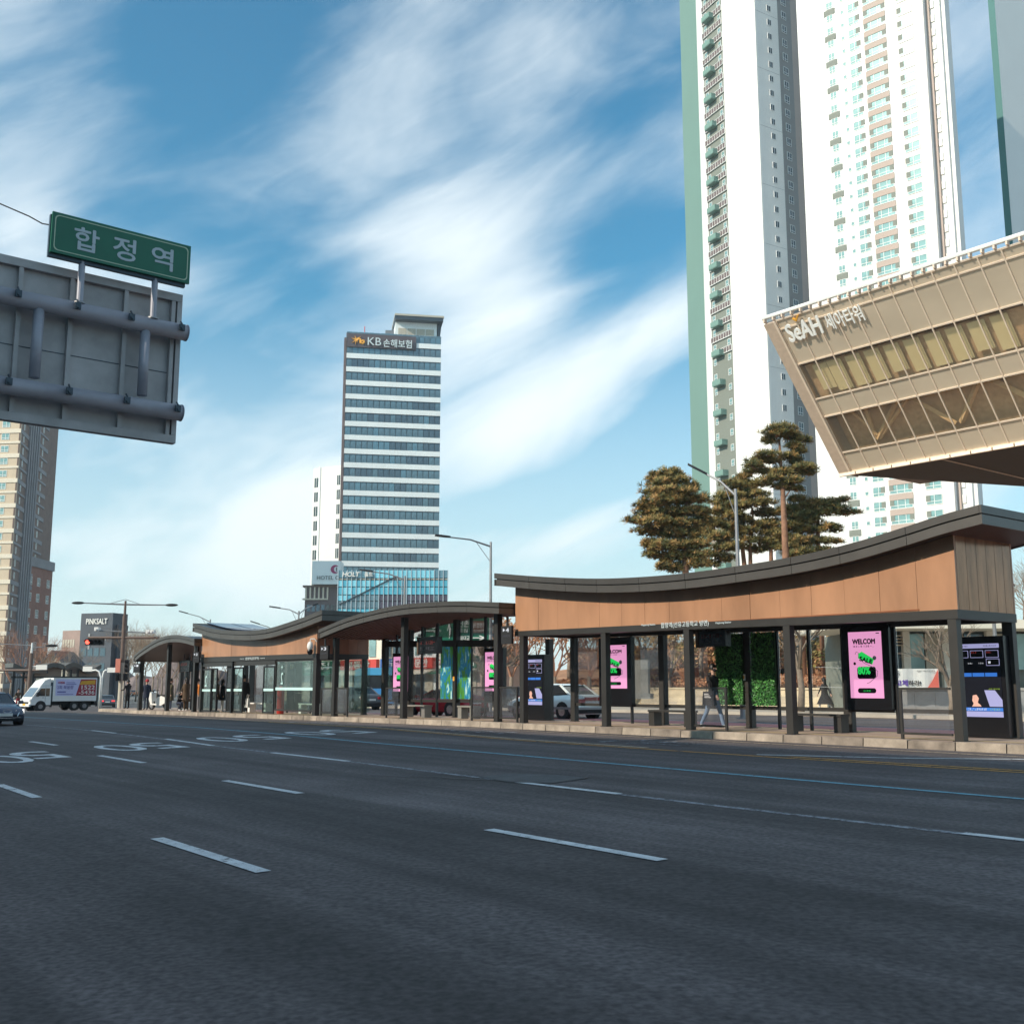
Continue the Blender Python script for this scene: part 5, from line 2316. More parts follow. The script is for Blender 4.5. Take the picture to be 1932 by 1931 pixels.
# ---- green direction sign beyond the arched shelter ----
YG = 60
p = Pd(800, 1330, YG)
gd = thing('direction_sign', 'large green direction sign with white Korean place names behind the arched shelter', 'road sign', (p.x, p.y, 0))
a, c = rel(794, 1205, YG, gd), rel(925, 1272, YG, gd)
z_t, z_b = rel(794, 1196, YG, gd).z, rel(794, 1208, YG, gd).z
# seen between v 1165 and v 1210
z_t, z_b = rel(860, 1164, YG, gd).z, rel(860, 1212, YG, gd).z
b = B()
b.box(a.x, c.x, 0, .1, z_b, z_t)
b.out('sign_plate', 'sign_green', gd)
mm('sign_brown', (.16, .075, .05), .5, var=.05)
W_ = c.x - a.x
H_ = z_t - z_b
for (s_, fx, fz, fw, fh, m_, bo) in (('↑', .38, .15, .05, .62, 'sign_white', .04), ('은평', .06, .55, .15, .30, 'sign_white', .02), ('Inwangsan', .05, .40, .24, .13, 'sign_white', .01), ('←', .08, .10, .2, .18, 'sign_white', .04),
                                     ('신촌', .54, .62, .15, .30, 'sign_white', .02), ('도심', .54, .40, .13, .16, 'sign_white', .02), ('양화대교', .52, .08, .18, .20, 'sign_white', .02),
                                     ('→', .75, .10, .18, .18, 'sign_white', .04)):
    text(s_, 'lettering', m_, gd, (a.x + W_ * fx, -.04, z_b + H_ * fz), w=W_ * fw, h=H_ * fh, ext=.02, bold=bo)
b = B()
b.box(a.x + W_ * .72, a.x + W_ * .955, -.02, -.002, z_b + H_ * .38, z_b + H_ * .86)
bp = b.out('brown_panel', 'sign_brown', gd)
text('월드컵경기장', 'lettering', 'sign_white', bp, (a.x + W_ * .735, -.04, z_b + H_ * .58), w=W_ * .21, h=H_ * .2, ext=.015, bold=.02)
text('World Cup Stadium', 'lettering', 'sign_white', bp, (a.x + W_ * .735, -.04, z_b + H_ * .44), w=W_ * .21, h=H_ * .08, ext=.015, bold=.01)
b = B()
b.path([(a.x - .2, .3, z_b + H_ * .3), (c.x + .3, .3, z_b + H_ * .3)], .08, 8)
b.path([(a.x - .2, .3, z_b + H_ * .75), (c.x + .3, .3, z_b + H_ * .75)], .08, 8)
b.out('gantry_arm', 'grey_metal', gd)
b = B()
b.tube((c.x + .42, .3, -.3), (c.x + .42, .3, z_t - .1), .13, .12, n=10)
b.out('post', 'grey_metal', gd)

# ================= things on the platform =================
mm('screen_pink', (.95, .40, .70), .3, var=0, emis=.52)
mm('screen_green', (.02, .75, .12), .3, var=0, emis=.5)
mm('screen_black', (.004, .004, .005), .2, var=0)
mm('screen_dark', (.012, .013, .02), .15, var=0)
mm('screen_lav', (.42, .42, .72), .3, var=0, emis=.5)
mm('screen_blue', (.05, .22, .75), .3, var=0, emis=.5)
mm('screen_red', (.5, .05, .05), .3, var=0, emis=.3)
mm('screen_white', (.75, .78, .85), .3, var=0, emis=.5)
mm('screen_skin', (.55, .32, .26), .3, var=.1, emis=.25)
mm('screen_lime', (.45, .70, .05), .3, var=0, emis=.4)


def atp(r, q, dz=0.0):
    return RQ(r, q, zg(r, 0) + PH + dz)


def pboard(name, label, cat, r0, r1, q, group=None):
    return thing(name, label, cat, atp((r0 + r1) / 2, q), RANG, group)


def squiggle(b, x0, x1, z0, z1, y, seed, n=9):
    rs_ = random.Random(seed)
    w = (x1 - x0) / n
    for i in range(n):
        x = x0 + i * w
        for k in range(3):
            if rs_.random() < .7:
                zz = z0 + (z1 - z0) * (k + .2) / 3
                b.box(x + w * .1, x + w * rs_.uniform(.5, .88), y - .004, y, zz, zz + (z1 - z0) * .14)
        if rs_.random() < .6:
            xx = x + w * rs_.uniform(.2, .7)
            b.box(xx, xx + w * .14, y - .004, y, z0, z1)


def rbox(b, x0, x1, z0, z1, y0, y1, r):
    pts = []
    for cx, cz, a0 in ((x1 - r, z1 - r, 0), (x0 + r, z1 - r, 90), (x0 + r, z0 + r, 180), (x1 - r, z0 + r, 270)):
        for i in range(4):
            a = R(a0 + i * 30)
            pts.append((cx + r * math.cos(a), cz + r * math.sin(a)))
    b.extr(pts, 'y', y0, y1)


def ad_screen(label, r0, r1, q, zb, zt, m0=.12, m1=.10, mb=.55, mt=.16, foot=True):
    """black cabinet with a backlit pink advertisement"""
    t = pboard('advert_screen', label, 'advertising screen', r0, r1, q, 'pink advertising screens')
    w = r1 - r0
    b = B()
    b.box(-w / 2, w / 2, 0, .16, zb, zt)
    b.out('cabinet', 'black', t)
    x0, x1 = -w / 2 + m0, w / 2 - m1
    z0, z1 = zb + mb, zt - mt
    W, H = x1 - x0, z1 - z0
    b = B()
    b.box(x0, x1, -.012, -.002, z0, z1)
    s = b.out('screen', 'screen_pink', t)
    X = lambda f: x0 + W * f
    Z = lambda f: z0 + H * f
    text('WELCOM', 'lettering', 'screen_black', s, (X(.13), -.014, Z(.815)), w=W * .68, h=H * .075, ext=.002, bold=.10)
    b = B()
    squiggle(b, X(.14), X(.80), Z(.765), Z(.795), -.014, 3)
    b.box(X(.85), X(.95), -.018, -.014, Z(.965), Z(.978))
    b.out('small_print', 'screen_black', s)
    b = B()
    b.extr([(X(.28), Z(.60)), (X(.70), Z(.50)), (X(.76), Z(.58)), (X(.40), Z(.70)), (X(.30), Z(.67))], 'y', -.018, -.014)
    b.out('green_tag', 'screen_green', s)
    text('SALE', 'lettering', 'screen_black', s, (X(.32), -.022, Z(.565)), rot=(R(90), R(14), 0), w=W * .38, h=H * .065, ext=.003, bold=.09)
    b = B()
    rbox(b, X(.24), X(.80), Z(.29), Z(.47), -.018, -.014, W * .06)
    b.out('black_tag', 'screen_black', s)
    text('80%', 'lettering', 'screen_green', s, (X(.27), -.022, Z(.36)), w=W * .36, h=H * .11, ext=.003, bold=.09)
    b = B()
    ring = [(X(.20), Z(.66)), (X(.24), Z(.70)), (X(.30), Z(.685)), (X(.30), Z(.62)), (X(.45), Z(.53)), (X(.68), Z(.475)), (X(.86), Z(.40)), (X(.84), Z(.33)), (X(.60), Z(.235)), (X(.52), Z(.22))]
    b.path([(p[0], -.022, p[1]) for p in ring], .008, 5)
    b.tube((X(.78), -.026, Z(.60)), (X(.78), -.014, Z(.60)), W * .055, n=12)
    b.out('silver_loop', 'chrome', s)
    b = B()
    b.tube((X(.17), -.018, Z(.52)), (X(.17), -.014, Z(.52)), W * .04, n=12)
    b.out('dot', 'screen_black', s)
    b = B()
    rbox(b, X(.23), X(.78), Z(.075), Z(.15), -.018, -.014, H * .035)
    bt = b.out('button', 'screen_black', s)
    b = B()
    squiggle(b, X(.40), X(.62), Z(.10), Z(.12), -.019, 8, n=4)
    b.out('button_print', 'screen_green', bt)
    return t


# in the long shelter
q = 2.20
ra, rb_ = side_x(1592, 1290, q), side_x(1681, 1290, q)
ad_screen('pink advert screen showing the whole WELCOM poster, right half of the long shelter', ra, rb_, q, .56, 2.66, mb=.29, mt=.16, m0=.20, m1=.20)
ra, rb_ = side_x(1130, 1270, q), side_x(1191, 1270, q)
ad_screen('pink advert screen half hidden by the second front post of the long shelter', ra, rb_, q, .52, 2.66, mb=.55, mt=.24, m0=.12, m1=.19)
ra, rb_ = side_x(914, 1270, 2.25), side_x(949, 1270, 2.25)
ad_screen('pink advert screen behind the right front post of the arched shelter', ra, rb_, 2.25, .62, 2.5, m0=.05, m1=.05, mb=.35, mt=.14)
ra, rb_ = side_x(740, 1270, 2.25), side_x(771, 1270, 2.25)
ad_screen('pink advert screen behind the middle front post of the arched shelter', ra, rb_, 2.25, .62, 2.5, m0=.10, m1=.05, mb=.35, mt=.14)


def kiosk(label, r0, r1, q, zt, sb, st, full=True):
    t = pboard('info_kiosk', label, 'information kiosk', r0, r1, q, 'black information kiosks')
    w = r1 - r0
    b = B()
    b.box(-w / 2, w / 2, 0, .3, .01, zt)
    b.out('cabinet', 'black', t)
    b = B()
    x0, x1 = -w / 2 + .05, w / 2 - .10
    b.box(x0, x1, -.01, -.002, sb, st)
    s = b.out('screen', 'screen_dark', t)
    W, H = x1 - x0, st - sb
    X = lambda f: x0 + W * f
    Z = lambda f: sb + H * f
    y = -.014

    def rect(nm, m, fx0, fx1, fz0, fz1, yy=y, rr=0):
        b = B()
        if rr: rbox(b, X(fx0), X(fx1), Z(fz0), Z(fz1), yy - .003, yy, rr)
        else: b.box(X(fx0), X(fx1), yy - .003, yy, Z(fz0), Z(fz1))
        return b.out(nm, m, s)
    rect('header_bar', 'screen_lav', 0, 1, .93, .99, rr=.02)
    b = B()
    squiggle(b, X(.05), X(.32), Z(.95), Z(.97), y - .006, 5, 8)
    squiggle(b, X(.65), X(.95), Z(.95), Z(.97), y - .006, 6, 9)
    b.out('small_print', 'screen_dark', s)
    for k in range(3):
        rect('tile', 'screen_lav', .02 + k * .335, .31 + k * .335, .80, .90, rr=.012)
        rect('tile_inner', 'screen_black', .03 + k * .335, .30 + k * .335, .806, .894, yy=y - .004, rr=.01)
        b = B()
        squiggle(b, X(.05 + k * .335), X(.17 + k * .335), Z(.86), Z(.885), y - .009, 10 + k, 4)
        b.out('tile_print', 'screen_red', s)
        b = B()
        squiggle(b, X(.05 + k * .24), X(.16 + k * .24), Z(.715), Z(.735), y - .004, 20 + k, 3)
        b.out('tile_print', 'screen_white', s)
        rect('blue_button', 'screen_blue', .10 + k * .28, .36 + k * .28, .545, .595)
    rect('weather_tile', 'screen_lav', .70, .99, .69, .785, rr=.012)
    rect('weather_inner', 'screen_black', .71, .98, .697, .778, yy=y - .004, rr=.01)
    rect('weather_icon', 'screen_white', .75, .80, .72, .75, yy=y - .008)
    rect('bottom_bar', 'screen_lav', 0, 1, 0, .075)
    rect('caption_bar', 'screen_blue', 0, 1, .08, .125)
    b = B()
    squiggle(b, X(.03), X(.66), Z(.088), Z(.118), y - .006, 31, 16)
    b.out('caption_print', 'screen_white', s)
    b = B()
    squiggle(b, X(.72), X(.95), Z(.088), Z(.118), y - .006, 33, 6)
    squiggle(b, X(.70), X(.97), Z(.37), Z(.385), y - .006, 34, 8)
    b.out('caption_highlight', 'screen_lime', s)
    pic = rect('picture', 'screen_dark', 0, 1, .13, .36)
    b = B()
    b.extr([(X(0), Z(.36)), (X(0), Z(.27)), (X(.10), Z(.34)), (X(.18), Z(.36))], 'y', y - .008, y - .004)
    b.extr([(X(.62), Z(.36)), (X(.85), Z(.36)), (X(1), Z(.23)), (X(1), Z(.14)), (X(.72), Z(.14))], 'y', y - .008, y - .004)
    b.out('picture_window', 'screen_lav', pic)
    b = B()
    b.extr([(X(.33), Z(.14)), (X(.37), Z(.18)), (X(.34), Z(.22)), (X(.36), Z(.29)), (X(.44), Z(.30)), (X(.49), Z(.25)), (X(.46), Z(.19)), (X(.52), Z(.16)), (X(.54), Z(.14))], 'y', y - .012, y - .008)
    b.out('picture_face', 'screen_skin', pic)
    return t


q = 2.05
kiosk('large black information kiosk with news screen at the right end of the long shelter', side_x(1802, 1300, q), side_x(1899, 1300, q), q, 2.27, .46, 2.12)
q = 2.05
kiosk('narrow black information kiosk at the left end of the long shelter', side_x(986, 1300, q), side_x(1027, 1300, q), q, 2.2, .51, 2.05)


def bench(label, r0, r1, q, m='steel', g='dark benches along the platform', seats=False):
    t = pboard('bench', label, 'bench', r0, r1, q, g)
    w = r1 - r0
    b = B()
    b.box(-w / 2, w / 2, 0, .38, .40, .455)
    b.out('seat', m, t)
    for x in (-w / 2 + .12, w / 2 - .12):
        b = B()
        b.box(x - .11, x + .11, .03, .35, 0, .398)
        b.out('leg', m, t)
    return t


bench('dark bench behind the third front post of the long shelter, left of the walking man', side_x(1222, 1350, 1.5), side_x(1300, 1350, 1.5), 1.5)
bench('dark bench near the fourth front post of the long shelter, beside the full pink poster', side_x(1486, 1355, 1.5), side_x(1586, 1355, 1.5), 1.5)
bench('grey bench in front of the red car under the arched shelter', side_x(759, 1345, 1.3), side_x(800, 1345, 1.3), 1.3, 'bench')
bench('grey bench at the right end of the arched shelter', side_x(862, 1345, 1.3), side_x(892, 1345, 1.3), 1.3, 'bench')
bench('pale bench inside the glass shelter near the open doorway', side_x(466, 1335, 1.5), side_x(500, 1335, 1.5), 1.5, 'white')
bench('pale bench behind the wide front window of the glass shelter', side_x(562, 1335, 1.5), side_x(592, 1335, 1.5), 1.5, 'white')


def railing(label, r0, r1, q=.06, zt=1.12, posts=(1,)):
    t = pboard('railing', label, 'railing', r0, r1, q, 'low glass railings at the platform edge')
    w = r1 - r0
    b = B()
    b.box(-w / 2, w / 2, 0, .05, zt - .05, zt)
    b.out('top_rail', 'steel', t)
    b = B()
    b.box(-w / 2, w / 2, 0, .05, .10, .15)
    b.out('bottom_rail', 'steel', t)
    for s in ((-1, 1) if 2 in posts else posts):
        x = s * (w / 2 - .03)
        b = B()
        b.box(x - .03, x + .03, -.002, .052, 0, zt - .052)
        b.out('post', 'steel', t)
    b = B()
    b.box(-w / 2 + .03, w / 2 - .06, .02, .03, .155, zt - .052)
    b.out('glass_pane', 'glass_rail', t)
    return t


for la_, ua, ub_, ps in (('glass railing beside the walking man in the long shelter', 1309, 1371, (1,)), ('glass railing left of the right corner post, below the banner', 1697, 1794, (-1,)),
                         ('glass railing between the arched shelter and the long shelter', 940, 976, (1,)), ('glass railing at the right end of the arched shelter, left of its last post', 888, 930, (-1,)),
                         ('glass railing left of the middle front post of the arched shelter', 727, 752, (-1,)), ('glass railing by the left front post of the arched shelter', 633, 655, (1,)),
                         ('glass railing between the glass shelter and the arched shelter', 604, 624, (-1,))):
    ra, rb_ = side_x(ua, 1340, .06), side_x(ub_, 1340, .06)
    railing(la_, ra, rb_, posts=ps)


mm('led_dim', (.16, .02, .015), .4, var=0)
mm('led_dim2', (.07, .07, .09), .4, var=0)


def led(label, r, q, zc, w=.95, h=.42):
    t = thing('display_board', label, 'display board', atp(r, q, zc - h / 2), RANG, 'hanging arrival displays')
    b = B()
    b.box(-w / 2, w / 2, -.12, .12, 0, h)
    b.out('cabinet', 'black', t)
    b = B()
    b.box(-w / 2 - .10, -w / 2 - .005, -.14, .14, -.02, h + .01)
    b.out('side_cover', 'seah_dark', t)
    b = B()
    squiggle(b, -w * .4, w * .4, h * .55, h * .8, -.122, 3, 8)
    b.out('led_text', 'led_dim', t)
    b = B()
    squiggle(b, -w * .4, w * .4, h * .2, h * .4, -.122, 4, 8)
    b.out('led_text', 'led_dim2', t)
    for x in (-w * .3, w * .3):
        b = B()
        b.box(x - .02, x + .02, -.02, .02, h, h + .35)
        b.out('hanger', 'steel_dark', t)
    return t


led('black arrival display hanging near the walking man in the long shelter', side_x(1348, 1198, 1.1), 1.1, 2.42)
led('black arrival display hanging under the arched roof before the green road sign', side_x(812, 1212, 1.0), 1.0, 2.65, w=1.2, h=.62)
led('black arrival display hanging in the small far left shelter', side_x(352, 1260, 1.2), 1.2, 2.35, w=1.3, h=.6)


def bay_sign(n, u0, u1, v0, v1, q, label):
    r0, z1 = L(u0, v0, q)
    r1, z0 = L(u1, v1, q)
    t = thing('bay_sign', label, 'sign', RQ((r0 + r1) / 2, q, z0), RANG, 'small black bay number signs')
    w, h = r1 - r0, z1 - z0
    b = B()
    b.box(-w / 2, w / 2, 0, .08, 0, h)
    b.out('box', 'matte_black', t)
    text(n, 'lettering', 'screen_white', t, (-.02, -.006, h * .66), h=h * .22, w=w * .30, ext=.003, bold=.03)
    b = B()
    b.extr([(-w * .32, h * .68), (-w * .12, h * .78), (-w * .32, h * .88)], 'y', -.005, -.001)
    b.out('arrow', 'screen_white', t)
    b = B()
    squiggle(b, -w * .36, w * .36, h * .38, h * .5, -.002, 9, 6)
    b.out('print', 'led_dim2', t)
    b = B()
    b.box(-.04, .04, .03, .07, h, h + .3)
    b.out('bracket', 'steel_dark', t)
    return t


bay_sign('4', 945.5, 965, 1181, 1214, -.25, 'black number 4 bay sign hanging at the left end of the long shelter')
bay_sign('3', 604, 618.6, 1218, 1243, -.25, 'black number 3 bay sign at the right corner of the glass shelter')
bay_sign('2', 364.5, 375, 1230, 1249, -.25, 'black number 2 bay sign at the left corner of the glass shelter')
bay_sign('1', 252, 263, 1252, 1268, -.25, 'black number 1 bay sign beside the leftmost post of the small shelter')

# dome camera on the glass shelter
r_, z_ = L(585, 1224, -.2)
t = thing('dome_camera', 'white dome security camera on the orange wall of the glass shelter', 'camera', RQ(r_, -.2, z_), RANG)
b = B()
b.ball((0, 0, .12), .13, .13, .20, n=12, m=8)
b.out('housing', 'white', t, smooth=True)
b = B()
b.ball((0, 0, -.10), .12, .12, .14, n=12, m=8)
b.out('dome', 'black', t, smooth=True)
b = B()
b.path([(0, 0, .3), (.02, 0, .42), (.15, .12, .42), (.2, .19, .3)], .025, 6)
b.out('bracket', 'white', t)
# red cylinder inside glass shelter
r_ = side_x(529, 1330, .8)
t = thing('red_pillar', 'red cylindrical hydrant pillar behind the glass of the front window', 'pillar', atp(r_, .8, -.01))
b = B()
b.tube((0, 0, 0), (0, 0, 1.12), .16, n=18)
b.out('body', 'red', t)
b = B()
b.tube((0, 0, 1.12), (0, 0, 1.17), .18, n=18)
b.tube((0, 0, 1.17), (0, 0, 1.24), .07, n=10)
b.out('cap', 'red', t)

# ================= vehicles =================
mm('car_glass', (.025, .032, .04), .06, .2, var=0, spec=.9)
mm('tail_red', (.50, .02, .03), .7, var=0, spec=.1)
mm('tail_lit', (.9, .05, .05), .3, var=0, emis=1.2)
mm('head_lamp', (.85, .85, .85), .1, .1, var=0)
mm('head_lit', (1, .96, .93), .2, var=0, emis=1.5)
mm('plate_white', (.75, .75, .72), .5, var=0)
mm('plate_yellow', (.75, .45, .04), .5, var=0)
for k_, c_ in (('paint_white', (.78, .79, .78)), ('paint_silver', (.42, .45, .47)), ('paint_navy', (.075, .095, .14)), ('paint_grey', (.10, .11, .13)), ('paint_red', (.38, .015, .03)),
               ('paint_orange', (.62, .16, .03)), ('paint_blue', (.07, .30, .66)), ('paint_mint', (.45, .60, .55)), ('paint_pearl', (.78, .84, .83)), ('paint_dark', (.03, .032, .036))):
    mm(k_, c_, .22, .15 if k_ != 'paint_white' else 0, var=0, spec=.6)

KINDS_ = {
    # stations: x fraction from the rear, top height, half width factor
    'sedan': dict(L=4.7, W=1.82, H=1.45, st=[(0, .55, .80), (.01, .86, .86), (.035, .98, .93), (.16, 1.0, .99), (.30, .97, 1), (.5, .95, 1), (.70, .97, 1), (.80, .92, .985), (.91, .80, .95), (.965, .70, .89), (1, .50, .80)],
                  gh=(.10, .27, .56, .74), hb=.95),
    'coupe': dict(L=4.4, W=1.85, H=1.26, st=[(0, .55, .82), (.02, .88, .9), (.06, .95, .95), (.2, .93, 1), (.4, .88, 1), (.62, .86, 1), (.75, .80, .98), (.9, .70, .94), (.97, .58, .88), (1, .42, .80)],
                  gh=(.12, .36, .52, .72), hb=.86),
    'suv': dict(L=4.5, W=1.85, H=1.66, st=[(0, .6, .85), (.01, 1.0, .92), (.03, 1.1, .97), (.2, 1.08, 1), (.5, 1.05, 1), (.72, 1.06, 1), (.85, .98, .98), (.95, .85, .93), (1, .55, .85)],
                gh=(.02, .07, .58, .74), hb=1.03),
    'van': dict(L=5.0, W=1.9, H=1.95, st=[(0, .6, .9), (.01, 1.1, .96), (.03, 1.15, 1), (.3, 1.15, 1), (.6, 1.15, 1), (.85, 1.1, .99), (.95, .95, .95), (1, .6, .88)],
                gh=(.01, .03, .76, .92), hb=1.1),
}


def car(label, kind, paint, loc, head, group='cars on the road', front='head_lamp', rear='tail_red', plate='plate_white', detail=True, sc=1.0, name='parked_car'):
    K = KINDS_[kind]
    L_, W, H = K['L'] * sc, K['W'] * sc, K['H'] * sc
    t = thing(name, label, 'car', loc, head, group)
    zb = .20
    rings = []
    for fx, zt, wf in K['st']:
        x = (fx - .5) * L_
        hw = W / 2 * wf
        zt *= sc
        e = min(fx, 1 - fx)
        zz = zb + (.12 if e < .005 else 0)
        rings.append([(x, -hw * .86, zz), (x, -hw, zz + .14), (x, -hw, zt * .62), (x, -hw * .965, zt - .10), (x, -hw * .86, zt - .015), (x, -hw * .4, zt + .012),
                      (x, hw * .4, zt + .012), (x, hw * .86, zt - .015), (x, hw * .965, zt - .10), (x, hw, zt * .62), (x, hw, zz + .14), (x, hw * .86, zz)])
    b = B()
    n = 12
    for r in rings: b.v += r
    for i in range(len(rings) - 1):
        for j in range(n):
            jj = (j + 1) % n
            b.f.append((i * n + j, (i + 1) * n + j, (i + 1) * n + jj, i * n + jj))
            b.m.append(0)
    b.f.append(tuple(range(n)))
    b.m.append(0)
    b.f.append(tuple((len(rings) - 1) * n + j for j in reversed(range(n))))
    b.m.append(0)
    body = b.out('body', paint, t)
    for f in body.data.polygons: f.use_smooth = len(f.vertices) == 4
    g0, g1, g2, g3 = [(g - .5) * L_ for g in K['gh']]
    hb = K['hb'] * sc
    bw, tw = W * .45, W * .355
    b = B()
    m1_, m2_ = g0 + (g1 - g0) * .55, g3 - (g3 - g2) * .5
    zs = hb + (H - hb) * .62
    lo = [(g0, -bw * .9, hb - .04), (g3, -bw * .93, hb - .04), (g3, bw * .93, hb - .04), (g0, bw * .9, hb - .04)]
    hi = [(g1, -tw, H - .05), (g2, -tw, H - .05), (g2, tw, H - .05), (g1, tw, H - .05)]
    b.hexa(lo + hi)
    gh = b.out('windows', 'car_glass', t)
    b = B()
    o = .015
    rf = []
    for x, z in ((g1 - .10, H - .075), (g1 + .12, H - .02), ((g1 + g2) / 2, H), (g2 - .15, H - .02), (g2 + .06, H - .07)):
        rf.append([(x, -tw - o, z - .05), (x, -tw * .8, z), (x, tw * .8, z), (x, tw + o, z - .05)])
    for r in rf: b.v += r
    for i in range(4):
        for j in range(3):
            b.f.append((i * 4 + j, (i + 1) * 4 + j, (i + 1) * 4 + j + 1, i * 4 + j + 1))
            b.m.append(0)
    ro = b.out('roof', paint, t, smooth=True)
    for s in (-1, 1):
        b = B()
        for (xa, xb, w_) in ((g3 - .02, g2, .035), (g0, g1, .05 if kind in ('sedan', 'coupe') else .06)):
            b.path([(xa, s * bw * .915, hb - .03), (xb, s * (tw + .005), H - .06)], w_, 4)
        xm = (g1 + g2) / 2 - .05 * L_
        b.path([(xm, s * (bw * .93), hb - .03), (xm, s * (tw + .01), H - .06)], .035, 4)
        b.out('pillar', paint, t)
    R_ = .33 * sc if kind != 'suv' else .36
    for fx in (-.31, .31):
        for s in (-1, 1):
            x = fx * L_
            b = B()
            b.tube((x, s * (W / 2 - .21), R_), (x, s * (W / 2 + .004), R_), R_ + .055, n=16)
            b.out('wheel_arch', 'matte_black', t)
            b = B()
            b.tube((x, s * (W / 2 - .20), R_), (x, s * (W / 2 + .012), R_), R_, n=16)
            wl = b.out('wheel', 'rubber', t)
            b = B()
            b.tube((x, s * (W / 2), R_), (x, s * (W / 2 + .018), R_), R_ * .62, n=12)
            rm_ = b.out('rim', 'chrome' if detail else 'grey_metal', wl)
    xf, xr = L_ / 2, -L_ / 2
    fz, rz_ = K['st'][-2][1] * sc - .09, K['st'][1][1] * sc - .08
    for s in (-1, 1):
        b = B()
        b.hexa([(xf - .10, s * W * .24, fz - .07), (xf - .30, s * W * .465, fz - .07), (xf - .42, s * W * .465, fz - .05), (xf - .25, s * W * .24, fz - .05),
                (xf - .12, s * W * .24, fz + .06), (xf - .30, s * W * .46, fz + .10), (xf - .42, s * W * .46, fz + .10), (xf - .25, s * W * .24, fz + .06)])
        b.out('headlight', front, t)
        b = B()
        b.box(xr - .012, xr + .14, s * W * .24, s * W * .44, rz_ - .10, rz_ + .04)
        b.out('tail_light', rear, t)
        b = B()
        b.box(g3 - .25, g3 - .05, s * (W / 2 + .02), s * (W / 2 + .17), hb - .02, hb + .11)
        b.out('mirror', paint, t)
    b = B()
    b.box(xr - .018, xr + .1, -.26, .26, .58, .70)
    b.out('number_plate', plate, t)
    b = B()
    b.box(xf - .1, xf + .015, -.26, .26, .40, .52)
    b.out('number_plate', plate, t)
    b = B()
    b.box(xf - .14, xf - .005, -W * .26, W * .26, .34, fz - .10)
    b.out('grille', 'matte_black', t)
    b = B()
    b.box(xr - .005, xr + .1, -W * .42, W * .42, .24, .42)
    b.out('rear_bumper_trim', 'matte_black', t)
    b = B()
    b.box(xf - .12, xf + .004, -W * .40, W * .40, .22, .30)
    b.out('front_bumper_trim', 'matte_black', t)
    return t


HR = RANG                 # heading along +r
HL = RANG + math.pi       # heading along -r


def gv(u, v):
    r, q, z = G(u, v)
    return RQ(r, q, z)


sed = car('dark navy saloon with lit headlight coming in at the left border', 'sedan', 'paint_navy', gv(-22, 1367), HR + R(3), front='head_lit', name='saloon_car', sc=.94)
# grille emblem, plate characters
b = B()
for i in range(12):
    pass
b.path([(2.36, .16 * math.cos(R(a)), .60 + .07 * math.sin(R(a))) for a in range(0, 361, 30)], .012, 4)
b.out('emblem', 'chrome', sed)
b = B()
b.path([(2.34, -.55, .36), (2.345, .0, .33), (2.34, .55, .36)], .015, 4)
b.path([(2.30, .48, .56), (2.345, .40, .40)], .02, 4)
b.out('chrome_trim', 'chrome', sed)
white = car('white old saloon seen from behind through the long shelter, red tail lights', 'sedan', 'paint_pearl', gv(1048, 1354), HL, sc=1.0, name='saloon_car')
b = B()
b.box(-2.375, -2.34, -.44, .44, .76, .90)
b.out('tail_light_band', 'tail_red', white)
b = B()
b.box(-2.42, 2.38, -.93, .93, .40, .50)
b.out('side_moulding', 'grey_metal', white)
car('low red coupe standing behind the benches of the arched shelter', 'coupe', 'paint_red', gv(838, 1350), HL + R(8), name='coupe_car')
car('dark grey saloon with glowing brake lights crossing the junction', 'sedan', 'paint_grey', (Pd(201, 1332, 135).x, 135, -1.28), HL - R(16), rear='tail_lit', name='saloon_car')
car('white saloon half hidden behind the box truck', 'sedan', 'paint_white', gv(52, 1335), HR + R(40), name='saloon_car')
car('silver people carrier between the curved poles', 'suv', 'paint_silver', gv(190, 1313), HR + R(10), name='people_carrier')
car('white saloon queueing right of the curved poles', 'sedan', 'paint_white', gv(211, 1311), HR + R(6), name='saloon_car')
car('orange taxi queueing behind the person at the mast', 'sedan', 'paint_orange', gv(250, 1312), HR + R(5), name='taxi')
car('pale mint van behind the orange taxi', 'van', 'paint_mint', gv(258, 1308), HR, name='van')
car('white saloon left of the third post of the small shelter', 'sedan', 'paint_white', gv(288, 1310), HR + R(3), name='saloon_car')
car('dark saloon queueing right of the white one beyond the small shelter', 'sedan', 'paint_navy', gv(300, 1309), HR + R(3), name='saloon_car')
car('white van at the back of the queue beyond the small shelter', 'van', 'paint_white', gv(296, 1305), HR, name='van')
car('grey saloon seen between the posts of the arched shelter, far side', 'sedan', 'paint_grey', RQ(-50, 14.5, -.2), HL, name='saloon_car')
car('dark saloon behind the left end of the long shelter', 'sedan', 'paint_dark', gv(955, 1338), HL, name='saloon_car')

# ---- box truck ----
pt = Pd(112, 1338, 84)
tr = thing('box_truck', 'white box truck with purple and red advert on its side crossing the junction', 'truck', (pt.x, pt.y, zg(*IRQ(pt.x, pt.y))), math.atan2(-.6225, -.7826) + R(9), None)
SCT = 1.0
